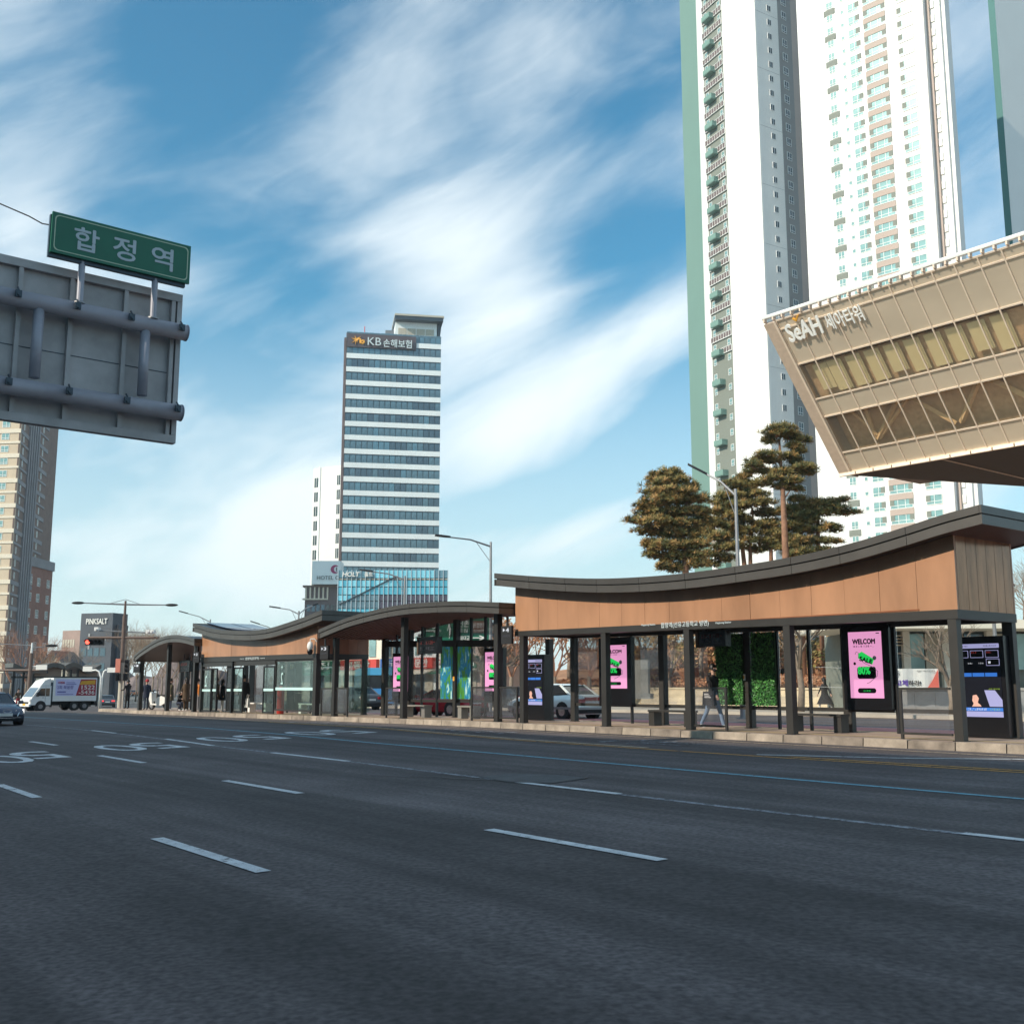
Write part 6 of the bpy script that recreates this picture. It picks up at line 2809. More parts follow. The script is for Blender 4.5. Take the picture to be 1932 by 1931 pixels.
# local: x forward, y left (towards the camera is the left side)
cabp = [(2.62, .45), (2.62, .75), (2.50, 1.02), (1.95, 1.78), (1.75, 1.86), (1.12, 1.86), (1.10, .45)]
b = B()
b.extr(cabp, 'y', -.84, .84)
cabo = b.out('cab', 'paint_white', tr)
b = B()
b.extr([(1.95, 1.80), (1.60, 2.25), (1.15, 2.42), (1.15, 1.88), (1.75, 1.88)], 'y', -.78, .78)
b.out('wind_deflector', 'paint_white', tr)
b = B()
b.hexa([(2.505, -.74, 1.06), (2.505, .74, 1.06), (2.46, .74, 1.06), (2.46, -.74, 1.06), (2.02, -.68, 1.72), (2.02, .68, 1.72), (1.96, .68, 1.72), (1.96, -.68, 1.72)])
b.out('windscreen', mat('windscreen', (.14, .20, .26), .08, .1, var=0), tr)
for s in (-1, 1):
    b = B()
    b.extr([(2.28, 1.12), (1.90, 1.66), (1.56, 1.68), (1.56, 1.10)], 'y', s * .835, s * .85)
    b.extr([(1.50, 1.10), (1.50, 1.68), (1.22, 1.68), (1.22, 1.10)], 'y', s * .835, s * .85)
    b.out('side_window', 'car_glass', tr)
    b = B()
    b.box(2.10, 2.22, s * .86, s * 1.02, 1.08, 1.36)
    b.out('mirror', 'matte_black', tr)
    b = B()
    b.box(2.60, 2.66, s * .55, s * .80, .72, .90)
    b.box(2.40, 2.60, s * .80, s * .855, .74, .90)
    b.out('headlight', 'head_lamp', tr)
    b = B()
    b.box(1.52, 1.54, s * .842, s * .846, .55, 1.78)
    b.box(1.62, 1.76, s * .845, s * .865, .98, 1.01)
    b.out('door_line', 'kb_frame', tr)
b = B()
b.box(2.6, 2.72, -.82, .82, .34, .52)
b.out('bumper', 'paint_white', tr)
b = B()
b.box(2.60, 2.64, -.5, .5, .55, .68)
b.out('grille', 'matte_black', tr)
b = B()
b.box(2.72, 2.735, -.22, .22, .42, .56)
b.out('number_plate', 'plate_yellow', tr)
b = B()
b.box(-2.45, .98, -.86, .86, .72, 2.46)
bx = b.out('cargo_box', 'paint_white', tr)
b = B()
b.box(-2.45, 2.3, -.45, .45, .42, .70)
b.box(-2.5, -2.3, -.8, .8, .40, .68)
b.out('chassis', 'matte_black', tr)
b = B()
b.box(.98, 1.10, -.8, .8, .7, 2.1)
b.out('gap_panel', 'kb_frame', tr)
for x in (1.85, -.75, -1.55):
    for s in (-1, 1):
        b = B()
        b.tube((x, s * .60, .34), (x, s * .83, .34), .34, n=16)
        w_ = b.out('wheel', 'rubber', tr)
        b = B()
        b.tube((x, s * .83, .34), (x, s * .85, .34), .17, n=12)
        b.out('rim', 'grey_metal', w_)
        b = B()
        b.tube((x, s * .55, .36), (x, s * .845, .36), .41, n=16)
        if x > 1: b.out('wheel_arch', 'matte_black', tr)
mm('ad_purple', (.55, .55, .80), .5, var=.05)
mm('ad_maroon', (.33, .02, .05), .5, var=.05)
mm('ad_ink', (.10, .10, .35), .5, var=0)
mm('ad_gold', (.70, .36, .03), .5, var=.05)
YS = .864
b = B()
b.extr([(.80, 1.12), (.80, 2.36), (-1.15, 2.36), (-.80, 1.12)], 'y', .862, YS)
adp = b.out('advert_left', 'ad_purple', tr)
b = B()
b.extr([(-.80, 1.12), (-1.15, 2.36), (-2.38, 2.36), (-2.38, 1.12)], 'y', .862, YS)
adm = b.out('advert_right', 'ad_maroon', tr)
b = B()
b.extr([(-1.05, 1.95), (-1.20, 2.22), (-2.30, 2.30), (-2.30, 1.98)], 'y', YS, YS + .004)
b.out('gold_band', 'ad_gold', tr)
rt = (R(90), 0, math.pi)
for s_, x, z, w_, h_, m_ in (('1522', -1.22, 1.60, 1.05, .30, 'sign_white'), ('-5436', -1.02, 1.22, 1.25, .30, 'sign_white'), ('2회 복용량', .68, 1.62, 1.25, .26, 'ad_ink'), ('이벤트', .62, 2.0, .5, .2, 'sign_red')):
    text(s_, 'lettering', m_, tr, (x, YS + .012, z), rot=rt, w=w_, h=h_, ext=.004, bold=.02)
b = B()
for (x0, x1, z0, z1) in ((.66, .1, 2.05, 2.12), (.0, -.7, 2.08, 2.13), (.0, -.8, 1.95, 2.0), (.66, .0, 1.36, 1.45), (.66, -.6, 1.2, 1.24)):
    b.box(x0, x1, YS, YS + .004, z0, z1)
b.out('small_print', 'ad_ink', tr)

# ---- blue bus ----
p = Pd(703, 1330, 88)
bu = thing('city_bus', 'blue city bus seen through the bay between the glass and arched shelters', 'bus', (p.x, p.y, -.35), R(-79))
b = B()
b.box(-5.2, 5.2, -1.22, 1.22, .35, 1.45)
b.out('body', 'paint_blue', bu)
b = B()
b.box(-5.15, 5.15, -1.18, 1.18, 1.45, 2.45)
b.out('windows', 'car_glass', bu)
b = B()
b.box(-5.2, 5.2, -1.2, 1.2, 2.45, 3.0)
b.out('roof', mat('bus_roof', (.10, .42, .72), .3, var=0), bu)
b = B()
for x in (-5.2, -3.2, -1.2, .8, 2.8, 5.1):
    b.box(x, x + .12, -1.21, -1.17, 1.45, 2.45)
b.box(-5.21, -5.16, -1.2, 1.2, 1.5, 1.55)
b.out('window_pillar', 'paint_blue', bu)
for x in (-3.2, 3.2):
    for s in (-1, 1):
        b = B()
        b.tube((x, s * .95, .48), (x, s * 1.24, .48), .48, n=16)
        b.out('wheel', 'rubber', bu)
for s in (-1, 1):
    b = B()
    b.box(-5.23, -5.19, s * .9, s * 1.15, .8, 1.2)
    b.out('tail_light', 'tail_red', bu)
b = B()
b.box(-5.23, -5.2, -.5, .5, 1.0, 1.35)
b.out('rear_grille', 'matte_black', bu)
b = B()
b.box(-5.21, 5.2, -1.23, -1.21, .36, .62)
b.box(-5.24, -5.2, -1.2, 1.2, .36, .55)
b.out('skirt', 'white', bu)

# ---- parked motorcycle ----
r_, z_ = L(300, 1336, 1.2)
mo = thing('motorcycle', 'pale scooter parked on the platform left of the waiting group', 'motorcycle', atp(r_, 1.2), HL + R(20))
for x in (-.62, .62):
    b = B()
    for i in range(16):
        a0, a1 = R(i * 22.5), R((i + 1) * 22.5)
        b.path([(x + .24 * math.cos(a0), 0, .27 + .24 * math.sin(a0)), (x + .24 * math.cos(a1), 0, .27 + .24 * math.sin(a1))], .05, 5)
    w_ = b.out('wheel', 'rubber', mo)
    b = B()
    b.tube((x, -.03, .27), (x, .03, .27), .15, n=10)
    b.out('rim', 'grey_metal', w_)
b = B()
b.extr([(-.75, .45), (-.7, .68), (-.3, .78), (.0, .66), (.05, .36), (.42, .34), (.50, .95), (.62, .98), (.70, .6), (.55, .28), (-.3, .24)], 'y', -.16, .16)
b.out('body', 'white_gloss', mo)
b = B()
b.box(-.72, .02, -.15, .15, .74, .84)
b.out('saddle', 'matte_black', mo)
b = B()
b.path([(.62, 0, .3), (.52, 0, .98), (.50, 0, 1.05)], .03, 6)
b.path([(.45, -.32, 1.08), (.52, 0, 1.04), (.45, .32, 1.08)], .018, 6)
b.out('handlebar', 'matte_black', mo)
b = B()
b.ball((.66, 0, .86), .08, .09, .08)
b.out('headlight', 'head_lamp', mo)

# ================= people =================
mm('skin', (.52, .32, .24), .55, var=.03)
mm('hair_black', (.012, .010, .010), .5, var=0)
mm('cloth_black', (.014, .014, .017), .85, var=.2, scale=12)
mm('cloth_navy', (.02, .028, .055), .85, var=.2, scale=12)
mm('jeans', (.20, .28, .40), .85, var=.15, scale=14)
mm('jeans_dark', (.04, .055, .09), .85, var=.15, scale=14)
mm('cloth_white', (.72, .70, .68), .85, var=.08, scale=12)
mm('cloth_olive', (.085, .075, .045), .85, var=.2, scale=12)
mm('cloth_brown', (.10, .065, .04), .85, var=.2, scale=12)
mm('cloth_orange', (.62, .20, .03), .8, var=.1, scale=12)
mm('cloth_grey', (.22, .22, .24), .85, var=.1, scale=12)
mm('cloth_red', (.35, .03, .04), .85, var=.1, scale=12)
mm('shoe_white', (.7, .7, .7), .6, var=0)
DG = None


def person(label, loc, head, h=1.72, top='cloth_black', pants='jeans', shoes='shoe_white', legs=((0, 0), (0, 0)), arms=((8, 10), (-8, 10)), lean=0, coat=None, hair='hair_black',
           cap=None, bag=None, mask=False, hands=True, female=False, sit=False, group=None, hood=False):
    """x local = facing direction. legs: (thigh angle, knee bend) per side; arms: (upper arm swing, elbow bend); degrees, forward positive"""
    t = thing('person', label, 'person', loc, head, group)
    k = h / 1.75
    V = []
    Rr = []
    E = []
    reg = []

    def add(p, r, parent=None, rg='top'):
        V.append(Vector(p) * k)
        Rr.append(r * k)
        if parent is not None:
            E.append((parent, len(V) - 1))
            reg.append(rg)
        return len(V) - 1

    def leg_pts(th_, kn, y, hipz):
        hp_ = Vector((0, y, hipz))
        a = R(th_)
        kneep = hp_ + Vector((math.sin(a), 0, -math.cos(a))) * .44
        a2 = R(th_ - kn)
        ank = kneep + Vector((math.sin(a2), 0, -math.cos(a2))) * .41
        return hp_, kneep, ank
    ls = [leg_pts(legs[0][0], legs[0][1], .09, 0), leg_pts(legs[1][0], legs[1][1], -.09, 0)]
    hipz = .065 - min(l[2].z for l in ls)
    ls = [leg_pts(legs[0][0], legs[0][1], .09, hipz), leg_pts(legs[1][0], legs[1][1], -.09, hipz)]
    sw = .155 if female else .19
    la_ = R(lean)

    def up(d, x=0, y=0):
        return (d * math.sin(la_) + x, y, hipz + d * math.cos(la_))
    pel = add((0, 0, hipz + .03), .115)
    wst = add(up(.20), .105 if not female else .09, pel)
    chs = add(up(.40), .130 if not female else .11, wst)
    nb_ = add(up(.53), .072, chs)
    nk = add(up(.585), .052, nb_, 'skin')
    hd1 = add(up(.67, .015), .085, nk, 'skin')
    hd2 = add(up(.755, .012), .088, hd1, 'skin')
    for s, (hp_, kn, an), y in ((0, ls[0], .09), (1, ls[1], -.09)):
        a = add((hp_.x, y, hp_.z - .04), .088, pel, 'pants')
        m_ = add(tuple(hp_.lerp(kn, .55)), .078, a, 'pants')
        b1_ = add(tuple(kn), .060, m_, 'pants')
        m2_ = add(tuple(kn.lerp(an, .35)), .058, b1_, 'pants')
        c1_ = add(tuple(an), .048, m2_, 'pants')
        d1_ = add((an.x + .03, y, max(.035, an.z - .045)), .040, c1_, 'shoe')
        add((an.x + .17, y, max(.03, an.z - .05)), .033, d1_, 'shoe')
    hands_at = []
    for s, (sw_, el) in ((1, arms[0]), (-1, arms[1])):
        sh_ = Vector(up(.47, 0, s * sw))
        a = add(tuple(sh_), .062, chs)
        ua = R(sw_) + la_ * .3
        dirv = Vector((math.sin(ua), s * .12, -math.cos(ua))).normalized()
        el_p = sh_ + dirv * .29
        fa = R(sw_ + el)
        d2_ = Vector((math.sin(fa), s * .02, -math.cos(fa))).normalized()
        wr = el_p + d2_ * .25
        e1 = add(tuple(el_p), .047, a)
        w1 = add(tuple(wr), .034, e1)
        if hands:
            pm_ = add(tuple(wr + d2_ * .06), .036, w1, 'skin')
            hands_at.append(wr + d2_ * .09)
            side = Vector((-d2_.z, 0, d2_.x)).normalized()
            tip = wr + d2_ * .10
            for f in range(4):
                o_ = side * (.024 * (f - 1.5))
                ln = (.060, .072, .066, .050)[f]
                f1 = add(tuple(tip + o_), .0095, pm_, 'skin')
                f2_ = add(tuple(tip + o_ + d2_ * ln * .55 + Vector((0, -s * .008, 0))), .0088, f1, 'skin')
                add(tuple(tip + o_ + d2_ * ln + Vector((0, -s * .025, 0))), .0080, f2_, 'skin')
            th1 = add(tuple(wr + d2_ * .045 + side * .045), .0105, pm_, 'skin')
            add(tuple(wr + d2_ * .085 + side * .062), .0092, th1, 'skin')
        else:
            add(tuple(wr + d2_ * .08), .036, w1, 'skin')
            hands_at.append(wr + d2_ * .09)
    me = bpy.data.meshes.new('body')
    me.from_pydata([tuple(v) for v in V], E, [])
    o = bpy.data.objects.new('body', me)
    COL.objects.link(o)
    md = o.modifiers.new('s', 'SKIN')
    md.use_smooth_shade = True
    md.branch_smoothing = .3
    sk = me.skin_vertices[0].data
    for i, r in enumerate(Rr):
        sk[i].radius = (r, r * (1.25 if i in (1, 2) and False else 1.0))
        sk[i].use_root = (i == 0)
    for i, yy in ((0, 1.25), (1, 1.25), (2, 1.3)):
        sk[i].radius = (Rr[i] * yy, Rr[i] * .92)
    sb = o.modifiers.new('u', 'SUBSURF')
    sb.levels = 1
    sb.render_levels = 1
    dg = bpy.context.evaluated_depsgraph_get()
    nm = bpy.data.meshes.new_from_object(o.evaluated_get(dg))
    bpy.data.objects.remove(o)
    mats_ = {'top': top, 'pants': pants, 'skin': 'skin', 'shoe': shoes}
    keys = list(mats_)
    nm.materials.clear()
    for kk in keys: nm.materials.append(M[mats_[kk]])
    ed = [(V[a], V[b_] - V[a], reg[i]) for i, (a, b_) in enumerate(E)]
    for f in nm.polygons:
        c = f.center
        best, bi = 9e9, 'top'
        for a, d, rg in ed:
            tt = max(0, min(1, (c - a).dot(d) / max(d.length_squared, 1e-9)))
            q_ = (c - a - d * tt).length
            if q_ < best: best, bi = q_, rg
        f.material_index = keys.index(bi)
        f.use_smooth = True
    nm.name = 'body'
    link(nm, 'body', t)
    hc = (V[hd1] + V[hd2]) / 2 + Vector((0, 0, .012 * k))
    hr = .112 * k
    hc0 = hc.copy()
    hc.x -= .012 * k
    b = B()
    # hair or cap: half ball over the back and top of the head
    n = 10
    kk = len(b.v)
    zmin = -.25 if not female else -1.3
    for i in range(7):
        ph = (i / 6) * (R(105) if not female else R(118))
        for j in range(n + 1):
            aa = R(62) + (2 * math.pi - R(124)) * j / n if i > 2 else 2 * math.pi * j / n
            b.v.append((hc.x - .008 * k + hr * 1.08 * math.sin(ph) * math.cos(aa), hc.y + hr * .98 * math.sin(ph) * math.sin(aa), hc.z + hr * 1.22 * math.cos(ph)))
    for i in range(6):
        for j in range(n):
            b.f.append((i * (n + 1) + j, (i + 1) * (n + 1) + j, (i + 1) * (n + 1) + j + 1, i * (n + 1) + j + 1))
            b.m.append(0)
    if female:
        b.hexa([(hc.x - .12 * k, hc.y - .07 * k, hc.z - .22 * k), (hc.x - .06 * k, hc.y - .085 * k, hc.z - .22 * k), (hc.x - .06 * k, hc.y + .085 * k, hc.z - .22 * k), (hc.x - .12 * k, hc.y + .07 * k, hc.z - .22 * k),
                (hc.x - .11 * k, hc.y - .08 * k, hc.z), (hc.x - .02 * k, hc.y - .098 * k, hc.z), (hc.x - .02 * k, hc.y + .098 * k, hc.z), (hc.x - .11 * k, hc.y + .08 * k, hc.z)])
    b.out('hair', cap or hair, t, smooth=True, fix=False)
    hc = hc0
    if cap:
        b = B()
        b.extr([(hc.x + .05 * k, hc.y - .07 * k), (hc.x + .16 * k, hc.y - .045 * k), (hc.x + .16 * k, hc.y + .045 * k), (hc.x + .05 * k, hc.y + .07 * k)], 'z', hc.z + .035 * k, hc.z + .045 * k)
        b.out('cap_peak', cap, t)
    b = B()
    b.hexa([(hc.x + .085 * k, hc.y - .014 * k, hc.z - .035 * k), (hc.x + .112 * k, hc.y - .009 * k, hc.z - .032 * k), (hc.x + .112 * k, hc.y + .009 * k, hc.z - .032 * k), (hc.x + .085 * k, hc.y + .014 * k, hc.z - .035 * k),
            (hc.x + .08 * k, hc.y - .008 * k, hc.z + .012 * k), (hc.x + .092 * k, hc.y - .005 * k, hc.z + .012 * k), (hc.x + .092 * k, hc.y + .005 * k, hc.z + .012 * k), (hc.x + .08 * k, hc.y + .008 * k, hc.z + .012 * k)])
    for s in (-1, 1):
        b.ball((hc.x + .0, hc.y + s * .094 * k, hc.z - .01 * k), .018 * k, .010 * k, .030 * k, n=6, m=4)
    b.out('nose_and_ears', 'skin', t)
    b = B()
    for s in (-1, 1):
        b.ball((hc.x + .086 * k, hc.y + s * .034 * k, hc.z + .008 * k), .008 * k, .014 * k, .008 * k, n=6, m=4)
    b.box(hc.x + .083 * k, hc.x + .093 * k, hc.y - .025 * k, hc.y + .025 * k, hc.z - .060 * k, hc.z - .053 * k)
    b.out('eyes_and_mouth', 'hair_black', t)
    if mask:
        b = B()
        b.ball((hc.x + .045 * k, hc.y, hc.z - .05 * k), .062 * k, .075 * k, .052 * k, n=10, m=6)
        b.out('face_mask', 'cloth_black' if mask == 1 else 'cloth_white', t, smooth=True)
    if hood:
        b = B()
        c_ = Vector(up(.55, -.07)) * k
        b.ball(tuple(c_), .085 * k, .12 * k, .075 * k, n=10, m=6)
        b.out('hood', top, t, smooth=True)
    if coat:
        cm, hem, flare = coat
        b = B()
        n = 14
        st = [(.50, .085, .16), (.44, .13, .215), (.30, .135, .205), (.16, .13, .19), (0, .15, .20), (-.2, .16 + flare * .3, .21 + flare * .3), (hem, .17 + flare, .22 + flare)]
        fx = (ls[0][2].x + ls[1][2].x) / 2
        spread = abs(ls[0][2].x - ls[1][2].x)
        for zi, rx_, ry_ in st:
            dx = zi * math.sin(la_) if zi > 0 else fx * min(1, -zi / .85)
            ex = spread * .5 * max(0, -zi / .85)
            for j in range(n):
                a = 2 * math.pi * j / n
                wob = 1 + (.05 * math.sin(a * 5 + zi * 3) if zi < 0 else 0)
                b.v.append(((dx + (rx_ + ex) * math.cos(a) * wob) * k, ry_ * math.sin(a) * wob * k, (hipz + zi) * k))
        for i in range(len(st) - 1):
            for j in range(n):
                jj = (j + 1) % n
                b.f.append((i * n + j, (i + 1) * n + j, (i + 1) * n + jj, i * n + jj))
                b.m.append(0)
        b.out('coat', cm, t, smooth=True, fix=True)
    return t, [hh * k for hh in hands_at]


def bag_thing(name, label, loc, head, w, h, d, m, strap=.0, printm=None):
    t = thing(name, label, 'bag', loc, head)
    b = B()
    b.hexa([(-w / 2, -d / 2, 0), (w / 2, -d / 2, 0), (w / 2, d / 2, 0), (-w / 2, d / 2, 0), (-w * .46, -d * .3, h), (w * .46, -d * .3, h), (w * .46, d * .3, h), (-w * .46, d * .3, h)])
    b.out('pouch', m, t)
    if strap:
        b = B()
        b.path([(-w * .25, 0, h - .02), (-w * .2, 0, h + strap * .8), (0, 0, h + strap), (w * .2, 0, h + strap * .8), (w * .25, 0, h - .02)], .010, 5)
        b.out('strap', m, t)
    if printm:
        b = B()
        for k in range(3):
            b.box(-w * .3, w * (.25 - .1 * k), -d / 2 - .005, -d / 2 + .02, h * (.55 + .12 * k), h * (.60 + .12 * k))
        b.out('print', printm, t)
    return t


PF = RANG            # facing +r (to the right in the picture)
rm = side_x(1346, 1370, 1.55)
mp_ = atp(rm, 1.55)
person('man in black jacket and pale blue jeans walking right inside the long shelter', mp_, PF + R(4), h=1.80, top='cloth_black', pants='jeans', legs=((22, 6), (-17, 14)), arms=((-12, 20), (10, 34)), lean=3, mask=1, hood=True, cap=None)
p_ = RQ(rm + .12, 1.28, mp_.z + .62)
bag_thing('tote_bag', 'black tote bag with white print hanging at the walking man\'s hip', p_, PF, .42, .38, .12, 'cloth_black', .30, 'cloth_white')

r_, q_, z_ = G(1557, 1338, .15)
person('woman in a long black coat and white trousers walking left on the far pavement', RQ(r_, q_, z_ + .15), PF + math.pi - R(8), h=1.66, top='cloth_black', pants='cloth_white', legs=((26, 4), (-24, 8)), arms=((24, 8), (-30, 4)),
       coat=('cloth_black', -.56, .10), female=True, lean=2)
r_, z_ = L(239, 1341, 1.8)
person('person in black padded jacket standing beside the mast at the platform tip', atp(r_, 1.8), PF + R(200), h=1.74, top='cloth_black', pants='cloth_black', shoes='cloth_black', legs=((2, 0), (-2, 0)), arms=((25, 60), (20, 70)), hands=False, hood=True)
r_ = side_x(275, 1340, 1.2)
person('person in dark blue coat and red hat right of the leftmost shelter post', atp(r_, 1.2), PF + R(185), h=1.72, top='cloth_navy', pants='jeans_dark', shoes='cloth_black', coat=('cloth_navy', -.25, 0), cap='cloth_red', hands=False)
r_ = side_x(321, 1340, 1.3)
person('person in long olive coat seen from behind, left one of the waiting group', atp(r_, 1.3), PF + R(75), h=1.72, top='cloth_olive', pants='jeans_dark', coat=('cloth_olive', -.38, .02), hands=False, hood=True)
r_ = side_x(336, 1340, 1.2)
person('person in dark clothes and white cap crouching in the middle of the waiting group', atp(r_, 1.2), PF + R(10), h=1.65, top='cloth_black', pants='cloth_navy', legs=((100, 125), (85, 120)), arms=((50, 40), (40, 50)), lean=32, cap='cloth_white', hands=False)
r_ = side_x(350, 1340, 1.4)
person('person in brown coat and black hair standing right of the crouching person', atp(r_, 1.4), PF + R(190), h=1.75, top='cloth_brown', pants='cloth_brown', coat=('cloth_brown', -.45, .02), female=True, hands=False, arms=((20, 30), (15, 60)))
r_ = side_x(371.5, 1338, 1.0)
person('person in bright orange jacket left of the glass shelter corner', atp(r_, 1.0), PF + R(90), h=1.68, top='cloth_orange', pants='cloth_grey', cap='cloth_black', hands=False, female=False)
r_ = side_x(459, 1342, .9)
person('person in long black coat and mask stepping through the open door of the glass shelter', atp(r_, .9), PF + R(170), h=1.78, top='cloth_black', pants='cloth_black', shoes='shoe_white', coat=('cloth_black', -.50, .05), legs=((14, 4), (-12, 6)), mask=2, hands=False)
bag_thing('shopping_bag', 'pale shopping bag beside the person in the open shelter door', RQ(r_ + .42, .9, atp(r_, .9).z + .25), PF, .32, .42, .14, 'cloth_white', .20)
r_ = side_x(407.5, 1340, .9)
person('person in brown padded coat standing in the left doorway of the glass shelter', atp(r_, .9), PF + R(80), h=1.70, top='cloth_brown', pants='jeans_dark', coat=('cloth_brown', -.30, .03), hands=False)
r_ = side_x(419, 1340, 1.2)
person('person in short black coat with bare legs beside the brown coat', atp(r_, 1.2), PF + R(85), h=1.60, top='cloth_black', pants='cloth_white', coat=('cloth_black', -.30, .04), female=True, hands=False)
p = Pd(33, 1332, 84)
person('distant person in brown coat at the far kerb left of the box truck', (p.x, p.y, zg(*IRQ(p.x, p.y))), R(-40), h=1.7, top='cloth_brown', pants='cloth_red', hands=False)

# ================= far side: walls, hedges, trees, shops =================
mm('stone_cream', (.62, .50, .34), .85, var=.15, scale=1.5, fine=.1, bump=.2)
mm('stone_cream2', (.50, .41, .30), .85, var=.15, scale=1.5, fine=.1, bump=.2)
mm('stone_grey', (.34, .34, .33), .85, var=.15, scale=1.5, fine=.1, bump=.2)
mm('hill', (.38, .20, .11), .95, var=.35, scale=.6, fine=.3, bump=.4, coord='World')
mm('hedge_rust', (.38, .16, .08), .9, var=.4, scale=8)
mm('hedge_rust2', (.50, .25, .13), .9, var=.4, scale=8)
mm('hedge_olive', (.26, .22, .06), .9, var=.3, scale=8)
mm('needle_dark', (.10, .105, .034), .7, var=.35, scale=3)
mm('needle_olive', (.26, .20, .065), .7, var=.35, scale=3)
mm('needle_brown', (.40, .23, .08), .7, var=.3, scale=3)
mm('bark_red', (.27, .14, .085), .85, var=.3, scale=4, bump=.4)
mm('bark_grey', (.22, .17, .13), .85, var=.25, scale=5, bump=.3)
mm('twig', (.27, .185, .125), .85, var=.2, scale=4)
mm('twig_red', (.34, .17, .11), .85, var=.2, scale=4)
mm('leaf_dry', (.52, .32, .14), .85, var=.3, scale=5)



def Upx(p):
    z = p[2] - CAMZ
    return CX + F * p[0] / (p[1] * CP + z * SP)


PLACES = ((0, 'before the left border buildings'), (45, 'left of the dark office block'), (110, 'near the pinkish block'), (205, 'between the mast and the small shelter'), (255, 'seen left of the second post of the small shelter'),
          (285, 'seen under the middle of the small arched roof'), (318, 'behind the waiting group'), (350, 'behind the left doors of the glass shelter'), (410, 'behind the open doorway of the glass shelter'),
          (470, 'behind the wide window of the glass shelter'), (600, 'behind the arched shelter, left part'), (760, 'behind the printed river panels'), (900, 'between the arched and the long shelter'),
          (985, 'behind the narrow kiosk'), (1035, 'above the roof of the white saloon'), (1085, 'above the boot of the white saloon'), (1132, 'behind the half hidden pink poster'), (1190, 'around the standing stone'),
          (1250, 'above the left bench of the long shelter'), (1310, 'left of the walking man'), (1352, 'behind the left green wall panel'), (1405, 'behind the right green wall panel'), (1465, 'left of the pale street tree'),
          (1515, 'above the woman in the black coat'), (1585, 'behind the whole pink poster'), (1690, 'behind the banner'), (1800, 'behind the large kiosk'))


def where(p):
    u = Upx(p)
    s = 'beyond the picture border'
    for a_, b_ in PLACES:
        if u >= a_: s = b_
    return s


# hillside garden
b = B()
hx = rng(-95, 8, 3)
hq = rng(33, 90, 3)


def hill_z(r, q):
    s = max(0, min(1, (q - 33) / 28))
    e = max(0, min(1, (6 - r) / 14)) * max(0, min(1, (r + 95) / 30))
    return 1.3 * min(1, (q - 33) / 2.0 + .05) * e + 3.6 * s * e * (1 + .15 * math.sin(r * .3) * math.cos(q * .23)) - .2


for r in hx:
    for q in hq:
        b.v.append(tuple(RQ(r, q, hill_z(r, q))))
for i in range(len(hx) - 1):
    for j in range(len(hq) - 1):
        a = i * len(hq) + j
        b.f.append((a, a + len(hq), a + len(hq) + 1, a + 1))
        b.m.append(0)
o = b.out('hillside', 'hill', fix=False, smooth=True)
if o.data.polygons[0].normal.z < 0: o.data.flip_normals()
tag(o, 'reddish brown winter hillside garden behind the stone wall', None, None, 'structure')

# cream retaining wall built of blocks
rk = random.Random(21)
wl = thing('retaining_wall', 'low cream stone block wall holding the hillside garden', 'wall', RQ(-95, 32, 0), RANG)
b = B()
b.box(0, 82, .06, .9, -.3, 1.02)
b.out('wall_core', 'stone_cream2', wl)
bk_ = {}
for key, m_ in (('a', 'stone_cream'), ('b', 'stone_cream2')):
    q_ = B()
    q_.box(.006, 1.494, 0, .3, 0, .392)
    bk_[key] = q_.mesh('stone_block', m_)
for row in range(3):
    for i in range(54):
        x = i * 1.5 + (row % 2) * .75
        if x < 28: continue
        o = link(bk_['a' if rk.random() > .25 else 'b'], 'stone_block', wl, (x, rk.uniform(-.03, .01), -.12 + row * .4))
b = B()
for i in range(27):
    b = B()
    b.box(28 + i * 2 + .01, 30 + i * 2 - .01, -.08, .5, 1.085, 1.20)
    b.out('coping_stone', 'stone_cream', wl)
# steps of pale blocks near the woman
ws_ = thing('stepped_wall', 'rising cream stone wall behind the woman in the black coat', 'wall', RQ(-23.5, 30.2, 0), RANG)
for row in range(5):
    for i in range(7):
        x0 = i * 1.3 + (row % 2) * .5
        if row * .36 > .75 + i * .16: continue
        b = B()
        b.box(x0, x0 + 1.29, rk.uniform(0, .04), .6, -.05 + row * .36, .30 + row * .36)
        b.out('stone_block', 'stone_cream' if rk.random() > .3 else 'stone_cream2', ws_)


def leafball(name, label, cat, loc, rx_, ry_, rz_, n, mats, size=.10, seed=1, group=None, base='hill', up=.4, flat=False):
    """clipped shrub: many little leaf faces through and over an ellipsoid"""
    rr = random.Random(seed)
    if group: label = label + ', ' + where(loc)
    t = thing(name, label, cat, loc, rr.uniform(0, 6), group)
    b = B()
    b.ball((0, 0, rz_ * .45), rx_ * .82, ry_ * .82, rz_ * .5, n=10, m=6)
    b.out('branches', base, t)
    b = B()
    for i in range(n):
        a = rr.uniform(0, 2 * math.pi)
        c = rr.uniform(-.25, 1)
        s = math.sqrt(max(0, 1 - c * c))
        k = rr.uniform(.80, 1.06)
        p = Vector((rx_ * s * math.cos(a) * k, ry_ * s * math.sin(a) * k, rz_ * .45 + rz_ * .55 * c * k))
        d = Vector((rr.uniform(-1, 1), rr.uniform(-1, 1), rr.uniform(-.4, 1))).normalized() * size
        e = d.cross(Vector((rr.uniform(-1, 1), rr.uniform(-1, 1), rr.uniform(-1, 1)))).normalized() * size * .5
        b.quad(p - d, p + e, p + d, p - e, rr.randint(0, len(mats) - 1))
    b.out('leaves', mats, t, fix=False)['kind'] = 'stuff'
    return t


